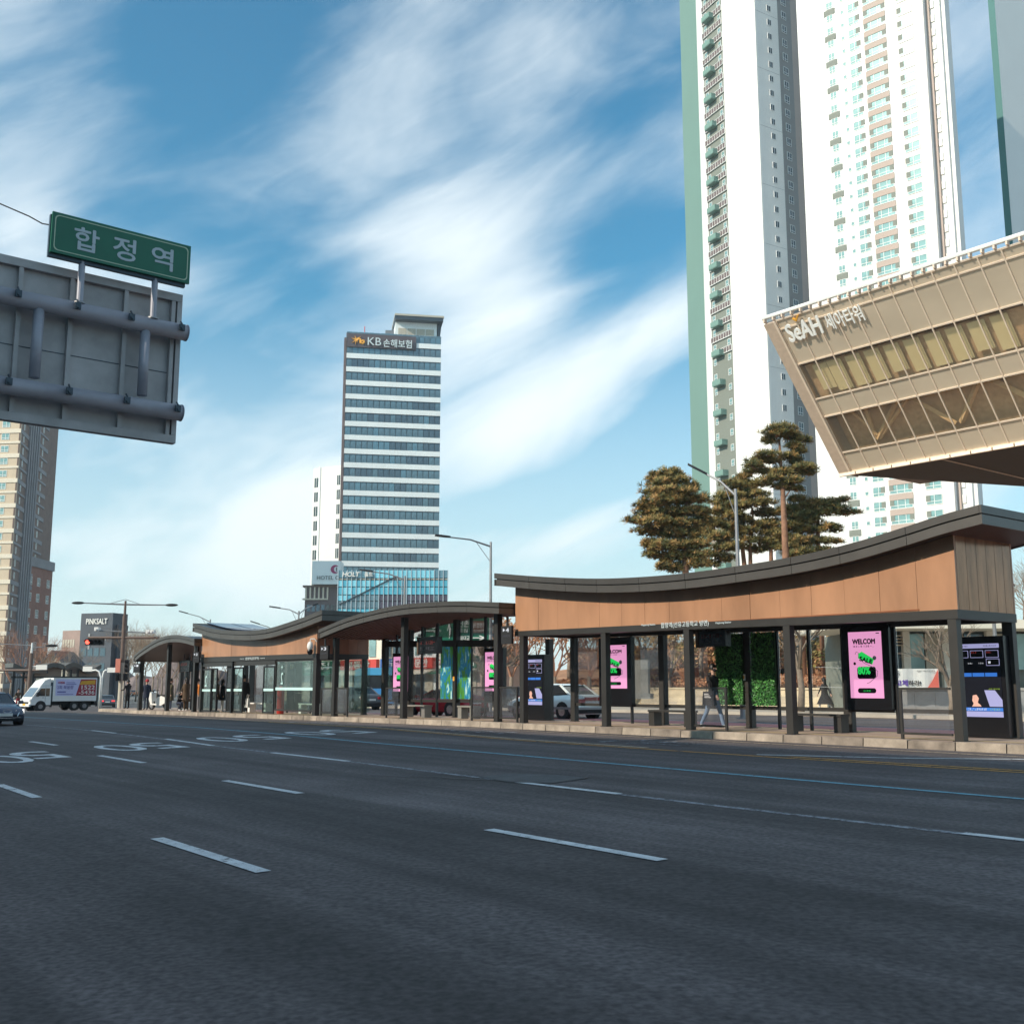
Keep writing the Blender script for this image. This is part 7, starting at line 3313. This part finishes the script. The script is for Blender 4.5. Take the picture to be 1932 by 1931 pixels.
sh_i = 0
for i in range(30):
    r = -74 + i * 1.75
    col = (['hedge_rust', 'hedge_rust2'], ['hedge_rust', 'hedge_rust2'], ['hedge_rust2', 'hedge_olive'])[i % 7 == 3 and 2 or 0]
    leafball('clipped_shrub', 'clipped rust shrub on the cream wall', 'shrub', RQ(r, 33.6 + rk.uniform(-.3, .5), 1.05), 1.35, .9, rk.uniform(.65, 1.0), 420, col, .10, 50 + i, 'rust shrubs along the wall top')
for i in range(34):
    r, q = rk.uniform(-80, -8), rk.uniform(37, 60)
    big = rk.uniform(1.1, 2.2)
    leafball('garden_shrub', ('small', 'middling', 'large')[min(2, int((big - 1.1) / .37))] + (' reddish' if i % 3 else ' olive') + (' low hillside shrub' if q < 44 else ' upper hillside shrub'), 'shrub', RQ(r, q, hill_z(r, q) - .1), big * 1.3, big, big * 1.1, 460, ['hedge_rust', 'hedge_rust2', 'leaf_dry'] if i % 3 else ['hedge_olive', 'leaf_dry', 'needle_olive'], .16, 90 + i,
             'loose shrubs on the hillside')
for i in range(26):
    u_ = rk.uniform(985, 1620)
    Y_ = rk.uniform(70, 82)
    p = Pd(u_, 1290, Y_)
    r, q = IRQ(p.x, p.y)
    if not (34 < q < 88 and -93 < r < 6): continue
    big = rk.uniform(1.0, 1.7)
    leafball('tall_shrub', ('tall tawny grassy shrub', 'tall olive brown shrub', 'tall russet shrub')[i % 3], 'shrub', (p.x, p.y, hill_z(r, q) - .2), big * 1.1, big, big * 2.3, 900, (['leaf_dry', 'hedge_rust2'], ['needle_olive', 'hedge_olive', 'leaf_dry'], ['hedge_rust', 'leaf_dry'])[i % 3], .16, 700 + i,
             'tall shrubs on the hillside')
leafball('yellow_shrub', 'round yellowish shrub above the white saloon', 'shrub', RQ(-43, 34.5, 1.0), 1.3, 1.1, 1.9, 700, ['hedge_olive', 'leaf_dry'], .10, 77)
# standing stone
p = Pd(1200, 1286, 62)
st_ = thing('stone_monument', 'pale rectangular standing stone among the shrubs', 'monument', (p.x, p.y, .9), R(-20))
b = B()
b.box(-.75, .75, -.25, .25, 0, 1.85)
b.out('slab', 'concrete', st_)
b = B()
b.box(-.9, .9, -.4, .4, -.3, -.002)
b.out('plinth', 'stone_grey', st_)


def branchy(b, p, d, ln, r, depth, rr, tips, spread=.6, n=4, mi=0, kids=3, gravity=.0):
    """recursive bare branches"""
    mid = p + d * ln * .5 + Vector((rr.uniform(-1, 1), rr.uniform(-1, 1), rr.uniform(-.5, .8))) * ln * .07
    e = p + d * ln
    b.path([p, mid, e], [r, r * .82, r * .62], n if depth > 1 else 3, mi)
    if depth == 0:
        tips.append(e)
        return
    for i in range(kids):
        nd = (d + Vector((rr.uniform(-1, 1), rr.uniform(-1, 1), rr.uniform(-.5, .7) - gravity)) * spread).normalized()
        st = p.lerp(e, rr.uniform(.45, 1)) if i else e
        branchy(b, st, nd, ln * rr.uniform(.6, .82), r * .58, depth - 1, rr, tips, spread, n, mi, kids, gravity)


def bare_tree(label, loc, h, seed, m='twig', trunk_m='bark_grey', group='bare winter trees', depth=5, r0=.16, spread=.55, leaves=None):
    rr = random.Random(seed)
    if group != 'street trees on the far pavement': label = label + ', ' + where(loc)
    t = thing('bare_tree', label, 'tree', loc, rr.uniform(0, 6), group)
    b = B()
    th_ = h * .26
    b.path([(0, 0, -.1), (rr.uniform(-.1, .1), rr.uniform(-.1, .1), th_ * .5), (0, 0, th_)], [r0 * 1.15, r0, r0 * .85], 8)
    b.out('trunk', trunk_m, t, smooth=True)
    b = B()
    tips = []
    for i in range(4):
        d = Vector((rr.uniform(-.7, .7), rr.uniform(-.7, .7), 1)).normalized()
        branchy(b, Vector((0, 0, th_ * rr.uniform(.85, 1))), d, h * .24, r0 * .55, depth - 1, rr, tips, spread)
    b.out('crown', m, t, fix=False)
    if leaves:
        b = B()
        for p in tips:
            for k in range(3):
                q = p + Vector((rr.uniform(-.4, .4), rr.uniform(-.4, .4), rr.uniform(-.4, .3)))
                d = Vector((rr.uniform(-1, 1), rr.uniform(-1, 1), rr.uniform(-1, .4))).normalized() * .10
                e = d.orthogonal() * .6
                b.quad(q - d, q + e, q + d, q - e)
        b.out('leaves', leaves, t, fix=False)['kind'] = 'stuff'
    return t


# trees on the hillside seen through the long shelter
for i, (u, v, Y, h, m_, lv) in enumerate(((930, 1290, 84, 7, 'twig', 'leaf_dry'), (965, 1285, 80, 7.5, 'twig_red', 'hedge_rust2'), (1000, 1290, 82, 8, 'twig', None), (1045, 1280, 78, 7.5, 'twig_red', 'hedge_rust2'), (1075, 1290, 86, 8.5, 'twig', None), (1112, 1282, 74, 7.5, 'twig_red', 'hedge_rust2'), (1160, 1285, 80, 8, 'twig', 'leaf_dry'),
                                          (1215, 1285, 76, 7.5, 'twig', 'leaf_dry'), (1262, 1285, 74, 7, 'twig', 'leaf_dry'), (1325, 1290, 78, 8, 'twig', 'leaf_dry'), (1440, 1285, 72, 7, 'twig', 'leaf_dry'),
                                          (1560, 1285, 70, 7.5, 'twig', 'leaf_dry'), (1630, 1285, 72, 7, 'twig', None), (1470, 1270, 80, 8, 'twig_red', 'leaf_dry'))):
    p = Pd(u, v, Y)
    r, q = IRQ(p.x, p.y)
    bare_tree(('russet leaved tree', 'leafless tree')[lv is None] if lv != 'leaf_dry' else 'dry tan leaved tree', (p.x, p.y, hill_z(r, q) if 33 < q < 90 and -95 < r < 8 else 0), h, 300 + i, m_, depth=5,
              group='small trees on the hillside', leaves=lv)
# pavement tree in front of the woman and ones at the right
r_, q_, z_ = G(1511, 1342, .15)
bare_tree('pale leafless street tree on the far pavement left of the woman in the black coat', RQ(r_, q_, z_ + .15), 7.5, 41, 'bark_grey', depth=5, r0=.15, spread=.75, group='street trees on the far pavement')
p = Pd(1795, 1340, 46)
bare_tree('leafless street tree behind the right corner post of the long shelter', (p.x, p.y, .1), 4.6, 43, 'bark_grey', depth=5, r0=.14, spread=.7, group='street trees on the far pavement')
p = Pd(1950, 1330, 52)
bare_tree('leafless tree whose twigs enter at the right border beside the shelter roof', (p.x, p.y, .1), 9, 47, 'bark_grey', depth=6, r0=.15, spread=.7, group='street trees on the far pavement')

# distant bare trees at the left
for i, (u, Y, h, m_) in enumerate(((20, 150, 12, 'twig_red'), (48, 158, 12, 'twig_red'), (75, 150, 11, 'twig_red'), (100, 165, 10, 'twig'), (142, 160, 9, 'bark_grey'), (226, 170, 13, 'twig'), (240, 190, 15, 'twig'), (256, 180, 14, 'twig'), (272, 195, 15, 'twig'),
                                   (288, 180, 14, 'twig'), (304, 190, 15, 'twig'), (320, 178, 13, 'twig'), (338, 190, 14, 'twig'), (215, 210, 14, 'twig'), (355, 185, 13, 'twig'), (230, 230, 15, 'twig'), (262, 240, 16, 'twig'), (296, 235, 16, 'twig'), (330, 240, 16, 'twig'), (380, 190, 13, 'twig'), (410, 185, 12, 'twig'), (440, 180, 12, 'twig'))):
    p = Pd(u, 1310, Y)
    bare_tree(('reddish leafless tree' if m_ == 'twig_red' else 'dark bare tree' if m_ == 'bark_grey' else 'distant leafless tree'), (p.x, p.y, -1.2), h, 400 + i, m_, depth=6, r0=.13, spread=.5,
              group='reddish trees before the brick tower' if m_ == 'twig_red' else 'distant row of leafless trees')


# low far ridge with houses' haze beyond the junction
b = B()
nn = 60
rr_ = random.Random(8)
X0, X1 = Pd(90, 1300, 330).x, Pd(760, 1300, 330).x
zs_ = [6 + 3.5 * math.sin(i * .35) + 2 * math.sin(i * .9 + 1) + rr_.uniform(-.8, .8) for i in range(nn + 1)]
for i in range(nn + 1):
    x = X0 + (X1 - X0) * i / nn
    b.v += [(x, 322, -1.6), (x, 330, zs_[i]), (x, 352, zs_[i] * .8), (x, 380, -1.6)]
for i in range(nn):
    for j in range(3):
        b.f.append((i * 4 + j, (i + 1) * 4 + j, (i + 1) * 4 + j + 1, i * 4 + j + 1))
        b.m.append(0)
mm('ridge', (.17, .13, .125), .95, var=.4, scale=.25, fine=.3, coord='World')
tag(b.out('far_ridge', 'ridge', fix=True), 'low mauve brown ridge far beyond the junction', None, None, 'structure')

# ---- pines ----
def pine(label, pads, trunks, Y, seed, dens=1.0, group='pine trees behind the long shelter', zb=1.5, brown=.18, zf_=1.0):
    """pads and trunks are (u, v, ...) on a vertical plane at distance Y, given real depth"""
    rr = random.Random(seed)
    p0 = Pd(trunks[0][0][0], trunks[0][0][1], Y)
    t = thing('pine_tree', label, 'tree', (p0.x, p0.y, zb), 0, group)

    def loc(u, v, dy=0):
        p = Pd(u, v, Y)
        return Vector((p.x - p0.x, dy, p.z - zb))
    for k, tk in enumerate(trunks):
        b = B()
        pts = [loc(u, v) for u, v, r in tk]
        rs_ = [r * .72 for u, v, r in tk]
        if k == 0 or tk[0][1] > 1000:
            pts.insert(0, Vector((pts[0].x, 0, -.3)))
            rs_.insert(0, rs_[0] * 1.15)
        b.path(pts, rs_, 8)
        b.out('trunk' if tk[0][2] > .13 else 'limb', 'bark_red', t, smooth=True)
    b = B()
    s = Y / F
    for (u, v, ru, rv) in pads:
        Rx, Rz = ru * s * rr.uniform(.78, 1.08), rv * s * rr.uniform(.8, 1.1) * zf_
        Ry = Rx * .8
        c = loc(u, v, rr.uniform(-.5, .5) * Rx)
        n = int(max(24, ru * rv * .52 * dens))
        lim = c + Vector((rr.uniform(-.2, .2), 0, -Rz * .7))
        # a few limbs in each pad
        for j in range(3):
            a = rr.uniform(0, 6.28)
            e = c + Vector((math.cos(a) * Rx * .7, math.sin(a) * Ry * .7, rr.uniform(-.2, .4) * Rz))
            b.path([lim, lim.lerp(e, .5) + Vector((0, 0, .05)), e], [.035, .025, .015], 4, 3)
        for i in range(n):
            a = rr.uniform(0, 2 * math.pi)
            rad = math.sqrt(rr.random())
            zz = rr.uniform(-.75, 1) * math.sqrt(max(.05, 1 - rad * rad))
            lump = 1 + .34 * math.sin(a * 3 + u) * rad + (rr.random() < .18) * rr.uniform(.1, .4)
            p = c + Vector((Rx * rad * math.cos(a) * lump, Ry * rad * math.sin(a), Rz * zz))
            mi = 2 if rr.random() < brown else (1 if rr.random() < .55 else 0)
            L0 = rr.uniform(.20, .36)
            ax = Vector((math.cos(a) * .6 + rr.uniform(-.4, .4), math.sin(a) * .6 + rr.uniform(-.4, .4), rr.uniform(.2, 1))).normalized()
            o1 = ax.orthogonal().normalized()
            o2 = ax.cross(o1)
            for j in range(9):
                w_ = 2 * math.pi * j / 9 + rr.uniform(-.3, .3)
                d = (ax * rr.uniform(.35, 1) + o1 * math.cos(w_) * .9 + o2 * math.sin(w_) * .9).normalized()
                e = p + d * L0
                sd_ = d.cross(ax)
                if sd_.length < .01: sd_ = o1
                sd_ = sd_.normalized() * .022
                k0 = len(b.v)
                b.v += [tuple(p - sd_), tuple(p + sd_), tuple(e + sd_ * .6), tuple(e - sd_ * .6)]
                b.f.append((k0, k0 + 1, k0 + 2, k0 + 3))
                b.m.append(mi)
    o = b.out('crown', ['needle_dark', 'needle_olive', 'needle_brown', 'bark_red'], t, fix=False)
    return t


def z2(x, y, *a): return (1168 + x * .2473, 784.2 + y * .2473) + tuple(k * .2473 for k in a)


pads1 = [(380, 440, 130, 40), (300, 480, 70, 40), (330, 520, 110, 50), (450, 500, 80, 40), (280, 590, 80, 40), (400, 590, 150, 50), (530, 560, 70, 50), (330, 660, 160, 50), (500, 650, 110, 50), (600, 640, 90, 35), (200, 690, 80, 35),
         (250, 740, 130, 45), (430, 740, 150, 55), (590, 730, 80, 50), (150, 800, 70, 40), (290, 830, 150, 50), (480, 830, 140, 50), (220, 880, 90, 40), (380, 900, 130, 50), (550, 900, 100, 50), (240, 980, 70, 45), (330, 1000, 130, 50), (480, 990, 120, 55),
         (600, 980, 80, 50), (260, 1060, 60, 40), (400, 1080, 120, 50), (560, 1070, 120, 50), (340, 1150, 60, 40), (440, 1160, 90, 40), (600, 1130, 80, 40), (640, 800, 70, 60)]
pads1 = [(x, y, a, c) for x, y, a, c in pads1]
pine('broad bushy pine at the left of the group, brownish needles', [z2(*p) for p in pads1], [[z2(508, 1200) + (.28,), z2(500, 1000) + (.24,), z2(470, 800) + (.18,), z2(430, 600) + (.13,), z2(400, 460) + (.06,)]], 66, 1, 1.0, brown=.30, zf_=1.1)
pads2 = [(1230, 110, 95, 28), (1210, 145, 110, 40), (1150, 190, 65, 32), (1300, 150, 90, 35), (1400, 190, 80, 26), (1340, 240, 70, 30), (1370, 280, 50, 28), (1300, 320, 70, 32), (1350, 350, 50, 32), (1130, 305, 90, 26), (1070, 340, 80, 32),
         (1180, 345, 60, 26), (1020, 390, 60, 35), (1400, 400, 100, 28), (1440, 430, 60, 32), (1250, 430, 130, 32), (1170, 480, 80, 28), (1320, 500, 80, 36), (1100, 420, 60, 26), (1260, 540, 80, 32), (1070, 520, 90, 32), (1350, 560, 50, 26)]
pine('tallest pine with bare red trunk and flat topped crown of separate pads', [z2(*p) for p in pads2],
     [[z2(1270, 1070) + (.30,), z2(1262, 850) + (.27,), z2(1252, 650) + (.23,), z2(1245, 500) + (.19,), z2(1232, 340) + (.14,), z2(1222, 180) + (.09,)], [z2(1240, 520) + (.08,), z2(1150, 550) + (.04,)], [z2(1243, 420) + (.08,), z2(1140, 400) + (.05,), z2(1050, 380) + (.03,)],
      [z2(1255, 640) + (.08,), z2(1310, 560) + (.04,)], [z2(1238, 400) + (.07,), z2(1380, 410) + (.03,)]], 68, 2, 1.1, brown=.14)
pads3 = [(960, 460, 60, 30), (1000, 430, 60, 30), (930, 500, 90, 32), (850, 530, 90, 22), (960, 550, 110, 36), (820, 610, 90, 36), (900, 620, 120, 42), (1020, 600, 110, 40), (790, 660, 90, 40), (930, 690, 120, 45), (1080, 670, 110, 42), (760, 730, 80, 45),
         (860, 760, 100, 45), (1120, 740, 110, 45), (740, 820, 80, 50), (850, 850, 90, 45), (990, 880, 80, 40), (1160, 820, 100, 45), (760, 930, 90, 45), (1000, 950, 60, 35), (1150, 900, 90, 42), (800, 1010, 90, 45), (1120, 960, 80, 45), (700, 1060, 70, 40),
         (820, 1090, 70, 40), (720, 1130, 60, 35), (900, 900, 90, 50), (880, 1000, 80, 45), (1080, 840, 90, 45), (1060, 1020, 80, 40), (940, 800, 90, 45), (1200, 1000, 90, 45), (1220, 880, 80, 45), (680, 880, 70, 50)]
pine('dense dark pine with two leaning trunks in the middle of the group', [z2(*p) for p in pads3], [[z2(955, 1130) + (.22,), z2(935, 950) + (.19,), z2(900, 780) + (.14,), z2(920, 600) + (.08,)], [z2(1002, 1120) + (.2,), z2(1000, 960) + (.16,), z2(1020, 760) + (.10,), z2(1000, 620) + (.06,)],
                                                                                                [z2(1160, 1100) + (.2,), z2(1158, 1000) + (.18,), z2(1140, 800) + (.10,)]], 74, 3, 1.1, brown=.16)
pads4 = [(1500, 670, 90, 35), (1420, 700, 90, 40), (1560, 690, 80, 32), (1620, 660, 80, 24), (1700, 645, 60, 18), (1640, 710, 90, 28), (1720, 740, 80, 18), (1790, 740, 50, 12), (1540, 750, 100, 35), (1380, 780, 90, 45), (1460, 800, 80, 38), (1580, 850, 80, 26),
         (1640, 850, 50, 18), (1400, 870, 90, 42), (1500, 880, 70, 28), (1640, 885, 50, 14), (1350, 950, 100, 45), (1450, 960, 90, 36), (1560, 960, 90, 30), (1640, 965, 50, 18), (1300, 720, 90, 45), (1310, 840, 80, 45), (1300, 1010, 80, 36), (1250, 920, 60, 45), (1330, 1060, 80, 35), (1440, 1040, 90, 35), (1560, 1030, 80, 26), (1360, 640, 70, 35)]
pine('right hand pine with long flat branches reaching towards the white tower', [z2(*p) for p in pads4], [[z2(1518, 1040) + (.2,), z2(1518, 880) + (.17,), z2(1522, 740) + (.10,), z2(1500, 670) + (.05,)], [z2(1515, 930) + (.07,), z2(1460, 895) + (.04,)], [z2(1520, 760) + (.06,), z2(1640, 700) + (.03,)],
                                                                                                       [z2(1380, 1060) + (.17,), z2(1375, 900) + (.13,), z2(1350, 760) + (.08,)]], 70, 4, 1.1, brown=.12)

# ---- right hand low building with a pale canopy, stone base and banner ----
YB = 50.0
p0 = Pd(1655, 1300, YB)
rb_ = thing('low_building', 'low building with pale roof slab, tall windows and grey stone base behind the kiosk', 'building', (p0.x, YB, 0), 0)


def rx(u, v=1250): return Pd(u, v, YB).x - p0.x


def rzv(v, u=1750): return Pd(u, v, YB).z


b = B()
b.box(rx(1560, 1185), 26, -1.5, 6, rzv(1188), rzv(1172))
b.out('canopy', mat('canopy_pale', (.80, .74, .62), .6, var=.03), rb_)
b = B()
b.box(rx(1640), 26, 1.6, 7, -.2, rzv(1188) - .01)
b.out('core', 'olive_grey', rb_)
for (ua, ub2, m_) in ((1690, 1722, 'kb_glass_dark'), (1731, 1765, 'win_teal'), (1768, 1800, 'beige'), (1803, 1840, 'win_teal'), (1844, 1885, 'kb_glass_dark'), (1890, 1930, 'beige'), (1935, 1980, 'win_teal'), (1650, 1686, 'beige')):
    b = B()
    b.box(rx(ua), rx(ub2), 1.3, 1.55, rzv(1262), rzv(1193))
    b.out('window', m_, rb_)
for u in (1726, 1801, 1888, 1646):
    b = B()
    b.box(rx(u) - .16, rx(u) + .16, .9, 1.2, rzv(1300), rzv(1188) - .01)
    b.out('column', mat('col_pale', (.74, .68, .58), .6, var=.03) if 'col_pale' not in bpy.data.materials else bpy.data.materials['col_pale'], rb_)
for k in range(4):
    b = B()
    zz = rzv(1196 + k * 6)
    b.box(rx(1692), rx(1722), .95, 1.29, zz - .05, zz)
    b.out('louvre', 'tan', rb_)
b = B()
b.box(rx(1640), 26, -.25, 1.25, rzv(1302), rzv(1297))
b.out('ledge', 'concrete', rb_)
gs_ = {}
q_ = B()
q_.box(.008, .932, 0, .25, 0, 1.0)
gm_ = q_.mesh('stone_block', 'stone_grey')
q_ = B()
q_.box(.008, .932, .04, .25, 0, .40)
gm2_ = q_.mesh('stone_block', 'concrete')
z0b = -.02
hh_ = rzv(1303) - z0b
for i in range(30):
    x = rx(1640) + i * .94
    o = link(gm_, 'stone_block', rb_, (x, -.25 + rk.uniform(-.012, .012), z0b + .35))
    o.scale = (1, 1, hh_ - .36)
    link(gm2_, 'stone_block', rb_, (x, -.45, z0b))
b = B()
b.box(rx(1640), 26, .0, 1.2, z0b, rzv(1302.5))
b.out('base_core', 'stone_grey', rb_)
b = B()
b.box(rx(1600), 30, -2.6, -.46, .0, .17)
o = b.out('step', 'sidewalk', rb_)
# banner
pb = Pd(1677, 1300, YB - .9)
bn = thing('banner', 'white protest banner with black and purple Korean words and a red corner', 'banner', (pb.x, YB - .9, Pd(1720, 1300, YB - .9).z))
wB = Pd(1773, 1300, YB - .9).x - pb.x
hB = Pd(1720, 1261, YB - .9).z - Pd(1720, 1300, YB - .9).z
b = B()
nn = 14
for i in range(nn):
    x0, x1 = wB * i / nn, wB * (i + 1) / nn
    y0, y1 = .03 * math.sin(i * 1.1), .03 * math.sin((i + 1) * 1.1)
    b.hexa([(x0, y0, 0), (x1, y1, 0), (x1, y1 + .01, 0), (x0, y0 + .01, 0), (x0, y0, hB), (x1, y1, hB), (x1, y1 + .01, hB), (x0, y0 + .01, hB)])
b.out('cloth', 'white', bn, merge=True)
mm('banner_purple', (.14, .06, .42), .7, var=0)
mm('banner_ink', (.03, .03, .035), .7, var=0)
mm('banner_red', (.75, .16, .12), .7, var=0)
text('모두', 'lettering', 'banner_ink', bn, (wB * .02, -.045, hB * .62), w=wB * .20, h=hB * .26, ext=.005, bold=.05)
text('교체', 'lettering', 'banner_purple', bn, (wB * .13, -.045, hB * .16), w=wB * .24, h=hB * .30, ext=.005, bold=.05)
text('하라!', 'lettering', 'banner_ink', bn, (wB * .39, -.045, hB * .17), w=wB * .24, h=hB * .26, ext=.005, bold=.05)
b = B()
b.extr([(wB * .74, 0.02), (wB * .985, 0.02), (wB * .985, hB * .98), (wB * .86, hB * .42)], 'y', -.045, -.038)
b.out('red_corner', 'banner_red', bn)
b = B()
squiggle(b, wB * .56, wB * .92, hB * .86, hB * .93, -.04, 12, 12)
b.out('small_print', 'banner_ink', bn)
for z in (.02, hB - .02):
    b = B()
    b.path([(-3.2, .2, z + .1), (0, 0, z)], .008, 4)
    b.path([(wB, 0, z), (wB + 3.2, .2, z + .05)], .008, 4)
    b.out('tie_cord', 'white', bn)

# ---- shops beyond the arched shelter ----
XS = [L(u_, 1290, 26.5)[0] for u_ in (560, 640, 715, 762, 822, 868, 905)]
for i, (ra, rb2, h_, wm, sm, txt, tm, glz) in enumerate(((XS[0], XS[1], 5.0, 'beige', 'sign_green', '꽃집', 'sign_white', 'kb_glass'), (XS[1], XS[2], 5.6, 'cream', 'sign_red', '부동산', 'sign_white', 'win_teal'),
                                                       (XS[2], XS[3], 6.0, 'beige', 'sign_blue', '약국', 'sign_white', 'kb_glass'), (XS[3], XS[4], 5.7, 'kb_white', 'sign_red', '이문안', 'sign_white', 'win_teal'),
                                                       (XS[4], XS[5], 6.1, 'cream', 'sign_white', '치킨', 'sign_red', 'kb_glass'), (XS[5], XS[6], 4.6, 'pinkw', 'sign_green', '커피', 'sign_white', 'win_teal'))):
    if wm == 'pinkw':
        mm('pinkw', (.5, .38, .34), .8, var=.1)
    t = thing('shop_building', ('low beige shop with green sign board, hidden behind the glass shelter', 'cream shop with red sign board behind the blue bus', 'beige shop with a blue sign board, left of the red sign shop',
                                'white shop whose red sign board shows behind the red coupe', 'cream shop with red letters on a white sign board', 'small pinkish shop with a green sign board')[i], 'shop', RQ(ra, 26.5, -.1), RANG, 'shops across the road behind the arched shelter')
    w_ = rb2 - ra
    b = B()
    b.box(.03, w_ - .03, .2, 4, 0, h_)
    b.out('wall', wm, t)
    b = B()
    b.box(.3, w_ - .3, -.12, .19, 2.75, 3.6)
    sb_ = b.out('sign_board', sm, t)
    text(txt, 'lettering', tm, sb_, (w_ * .2, -.16, 2.86), w=w_ * .6, h=.62, ext=.03, bold=.03)
    for f in range(1):
        for k in range(4):
            b = B()
            x = .5 + k * (w_ - 1) / 4
            b.box(x, x + (w_ - 1) / 4 - .35, .12, .22, 3.8, min(h_ - .3, 5.3))
            b.out('window', glz, t)
    for k in range(3):
        x = .4 + k * (w_ - .8) / 3
        b = B()
        b.box(x, x + (w_ - .8) / 3 - .2, .1, .2, .1, 2.6)
        b.out('shop_front', 'kb_glass_dark' if k % 2 else 'beige', t)
    b = B()
    b.extr([(-.9, 2.55), (-.85, 2.62), (.19, 2.93), (.19, 2.86)], 'x', .3, w_ - .3)
    b2 = B()
    b2.hexa([(.3, -.9, 2.3), (w_ - .3, -.9, 2.3), (w_ - .3, .09, 2.6), (.3, .09, 2.6), (.3, -.9, 2.36), (w_ - .3, -.9, 2.36), (w_ - .3, .09, 2.7), (.3, .09, 2.7)])
    b2.out('awning', ('sign_green', 'cream', 'sign_blue', 'cream', 'sign_green', 'beige')[i], t)
# utility pole and big plane tree trunk by the shops
r_, q_, z_ = G(907, 1338, .0)
bare_tree('mottled plane tree trunk behind the right bay of the arched shelter', RQ(r_, 20.5, .1), 5.2, 71, 'bark_grey', mat('plane_bark', (.32, .24, .18), .85, var=.5, scale=3), depth=5, r0=.42, spread=.7, group='street trees on the far pavement')
# ---- opposite bus shelters, far left ----
for i, (ua, ub2, Y, zt_, lab) in enumerate(((22, 118, 112, 0, 'wavy roofed opposite shelter at the far left'), (118, 186, 116, 0, 'wavy roofed opposite shelter right behind the box truck'))):
    pa, pb_ = Pd(ua, 1262, Y), Pd(ub2, 1262, Y + 3)
    t = thing('distant_shelter', lab, 'bus shelter', (pa.x, pa.y, -.9), math.atan2(pb_.y - pa.y, pb_.x - pa.x), 'opposite bus shelters at the far left')
    W = (Vector((pb_.x, pb_.y)) - Vector((pa.x, pa.y))).length
    ztop = Pd(70, 1249, Y).z + .9
    zlow = Pd(70, 1266, Y).z + .9
    zbm = Pd(70, 1275, Y).z + .9
    n = 20
    b = B()
    for k in range(n):
        xa, xb = W * k / n, W * (k + 1) / n
        fz = lambda x: (ztop - .35 + .35 * math.sin(x / W * 2 * math.pi * 1.1 + (0 if i else 2.2)))
        b.hexa([(xa, -.6, fz(xa) - .45), (xb, -.6, fz(xb) - .45), (xb, 3, fz(xb) - .45), (xa, 3, fz(xa) - .45), (xa, -.6, fz(xa)), (xb, -.6, fz(xb)), (xb, 3, fz(xb)), (xa, 3, fz(xa))])
    b.out('roof', 'fascia_low', t, merge=True)
    x0, x1 = (W * .45, W * .98)
    b = B()
    pts = [(x0, zbm)] + [(x1, zbm)] + [(x1 - (x1 - x0) * k / 8, fz(x1 - (x1 - x0) * k / 8) - .45) for k in range(9)]
    b.extr(pts, 'y', 0, .2)
    b.out('wall_panel', mat('dim_tan', (.26, .18, .13), .7, var=.1) if i == 0 else bpy.data.materials['dim_tan'], t)
    for k in range(6):
        x = W * (.03 + k * .19)
        b = B()
        b.box(x, x + .2, 0, .2, 0, zbm + (.0 if x > x0 else .7))
        b.out('post', 'steel_dark', t)
    b = B()
    b.box(x0, x1, .3, .35, .1, zbm)
    b.out('glass_pane', 'glass_dark', t)
    b = B()
    b.box(0, W, 0, .15, zbm - .2, zbm)
    b.out('beam', 'steel', t)

# ---- haze: one closed box of thin even air round the scene ----
b = B()
b.box(-1720, 1720, -1720, 1720, -2.6, 172)
hz_ = b.out('haze', 'white')
hm = bpy.data.materials.new('haze_air')
hm.use_nodes = True
for n_ in list(hm.node_tree.nodes): hm.node_tree.nodes.remove(n_)
ho_ = hm.node_tree.nodes.new('ShaderNodeOutputMaterial')
pv = hm.node_tree.nodes.new('ShaderNodeVolumePrincipled')
pv.inputs['Color'].default_value = (.90, .97, 1.0, 1)
pv.inputs['Density'].default_value = .00025
pv.inputs['Anisotropy'].default_value = .25
hm.node_tree.links.new(pv.outputs[0], ho_.inputs['Volume'])
hz_.data.materials[0] = hm
tag(hz_, 'thin pale winter haze over the street', None, None, 'stuff')
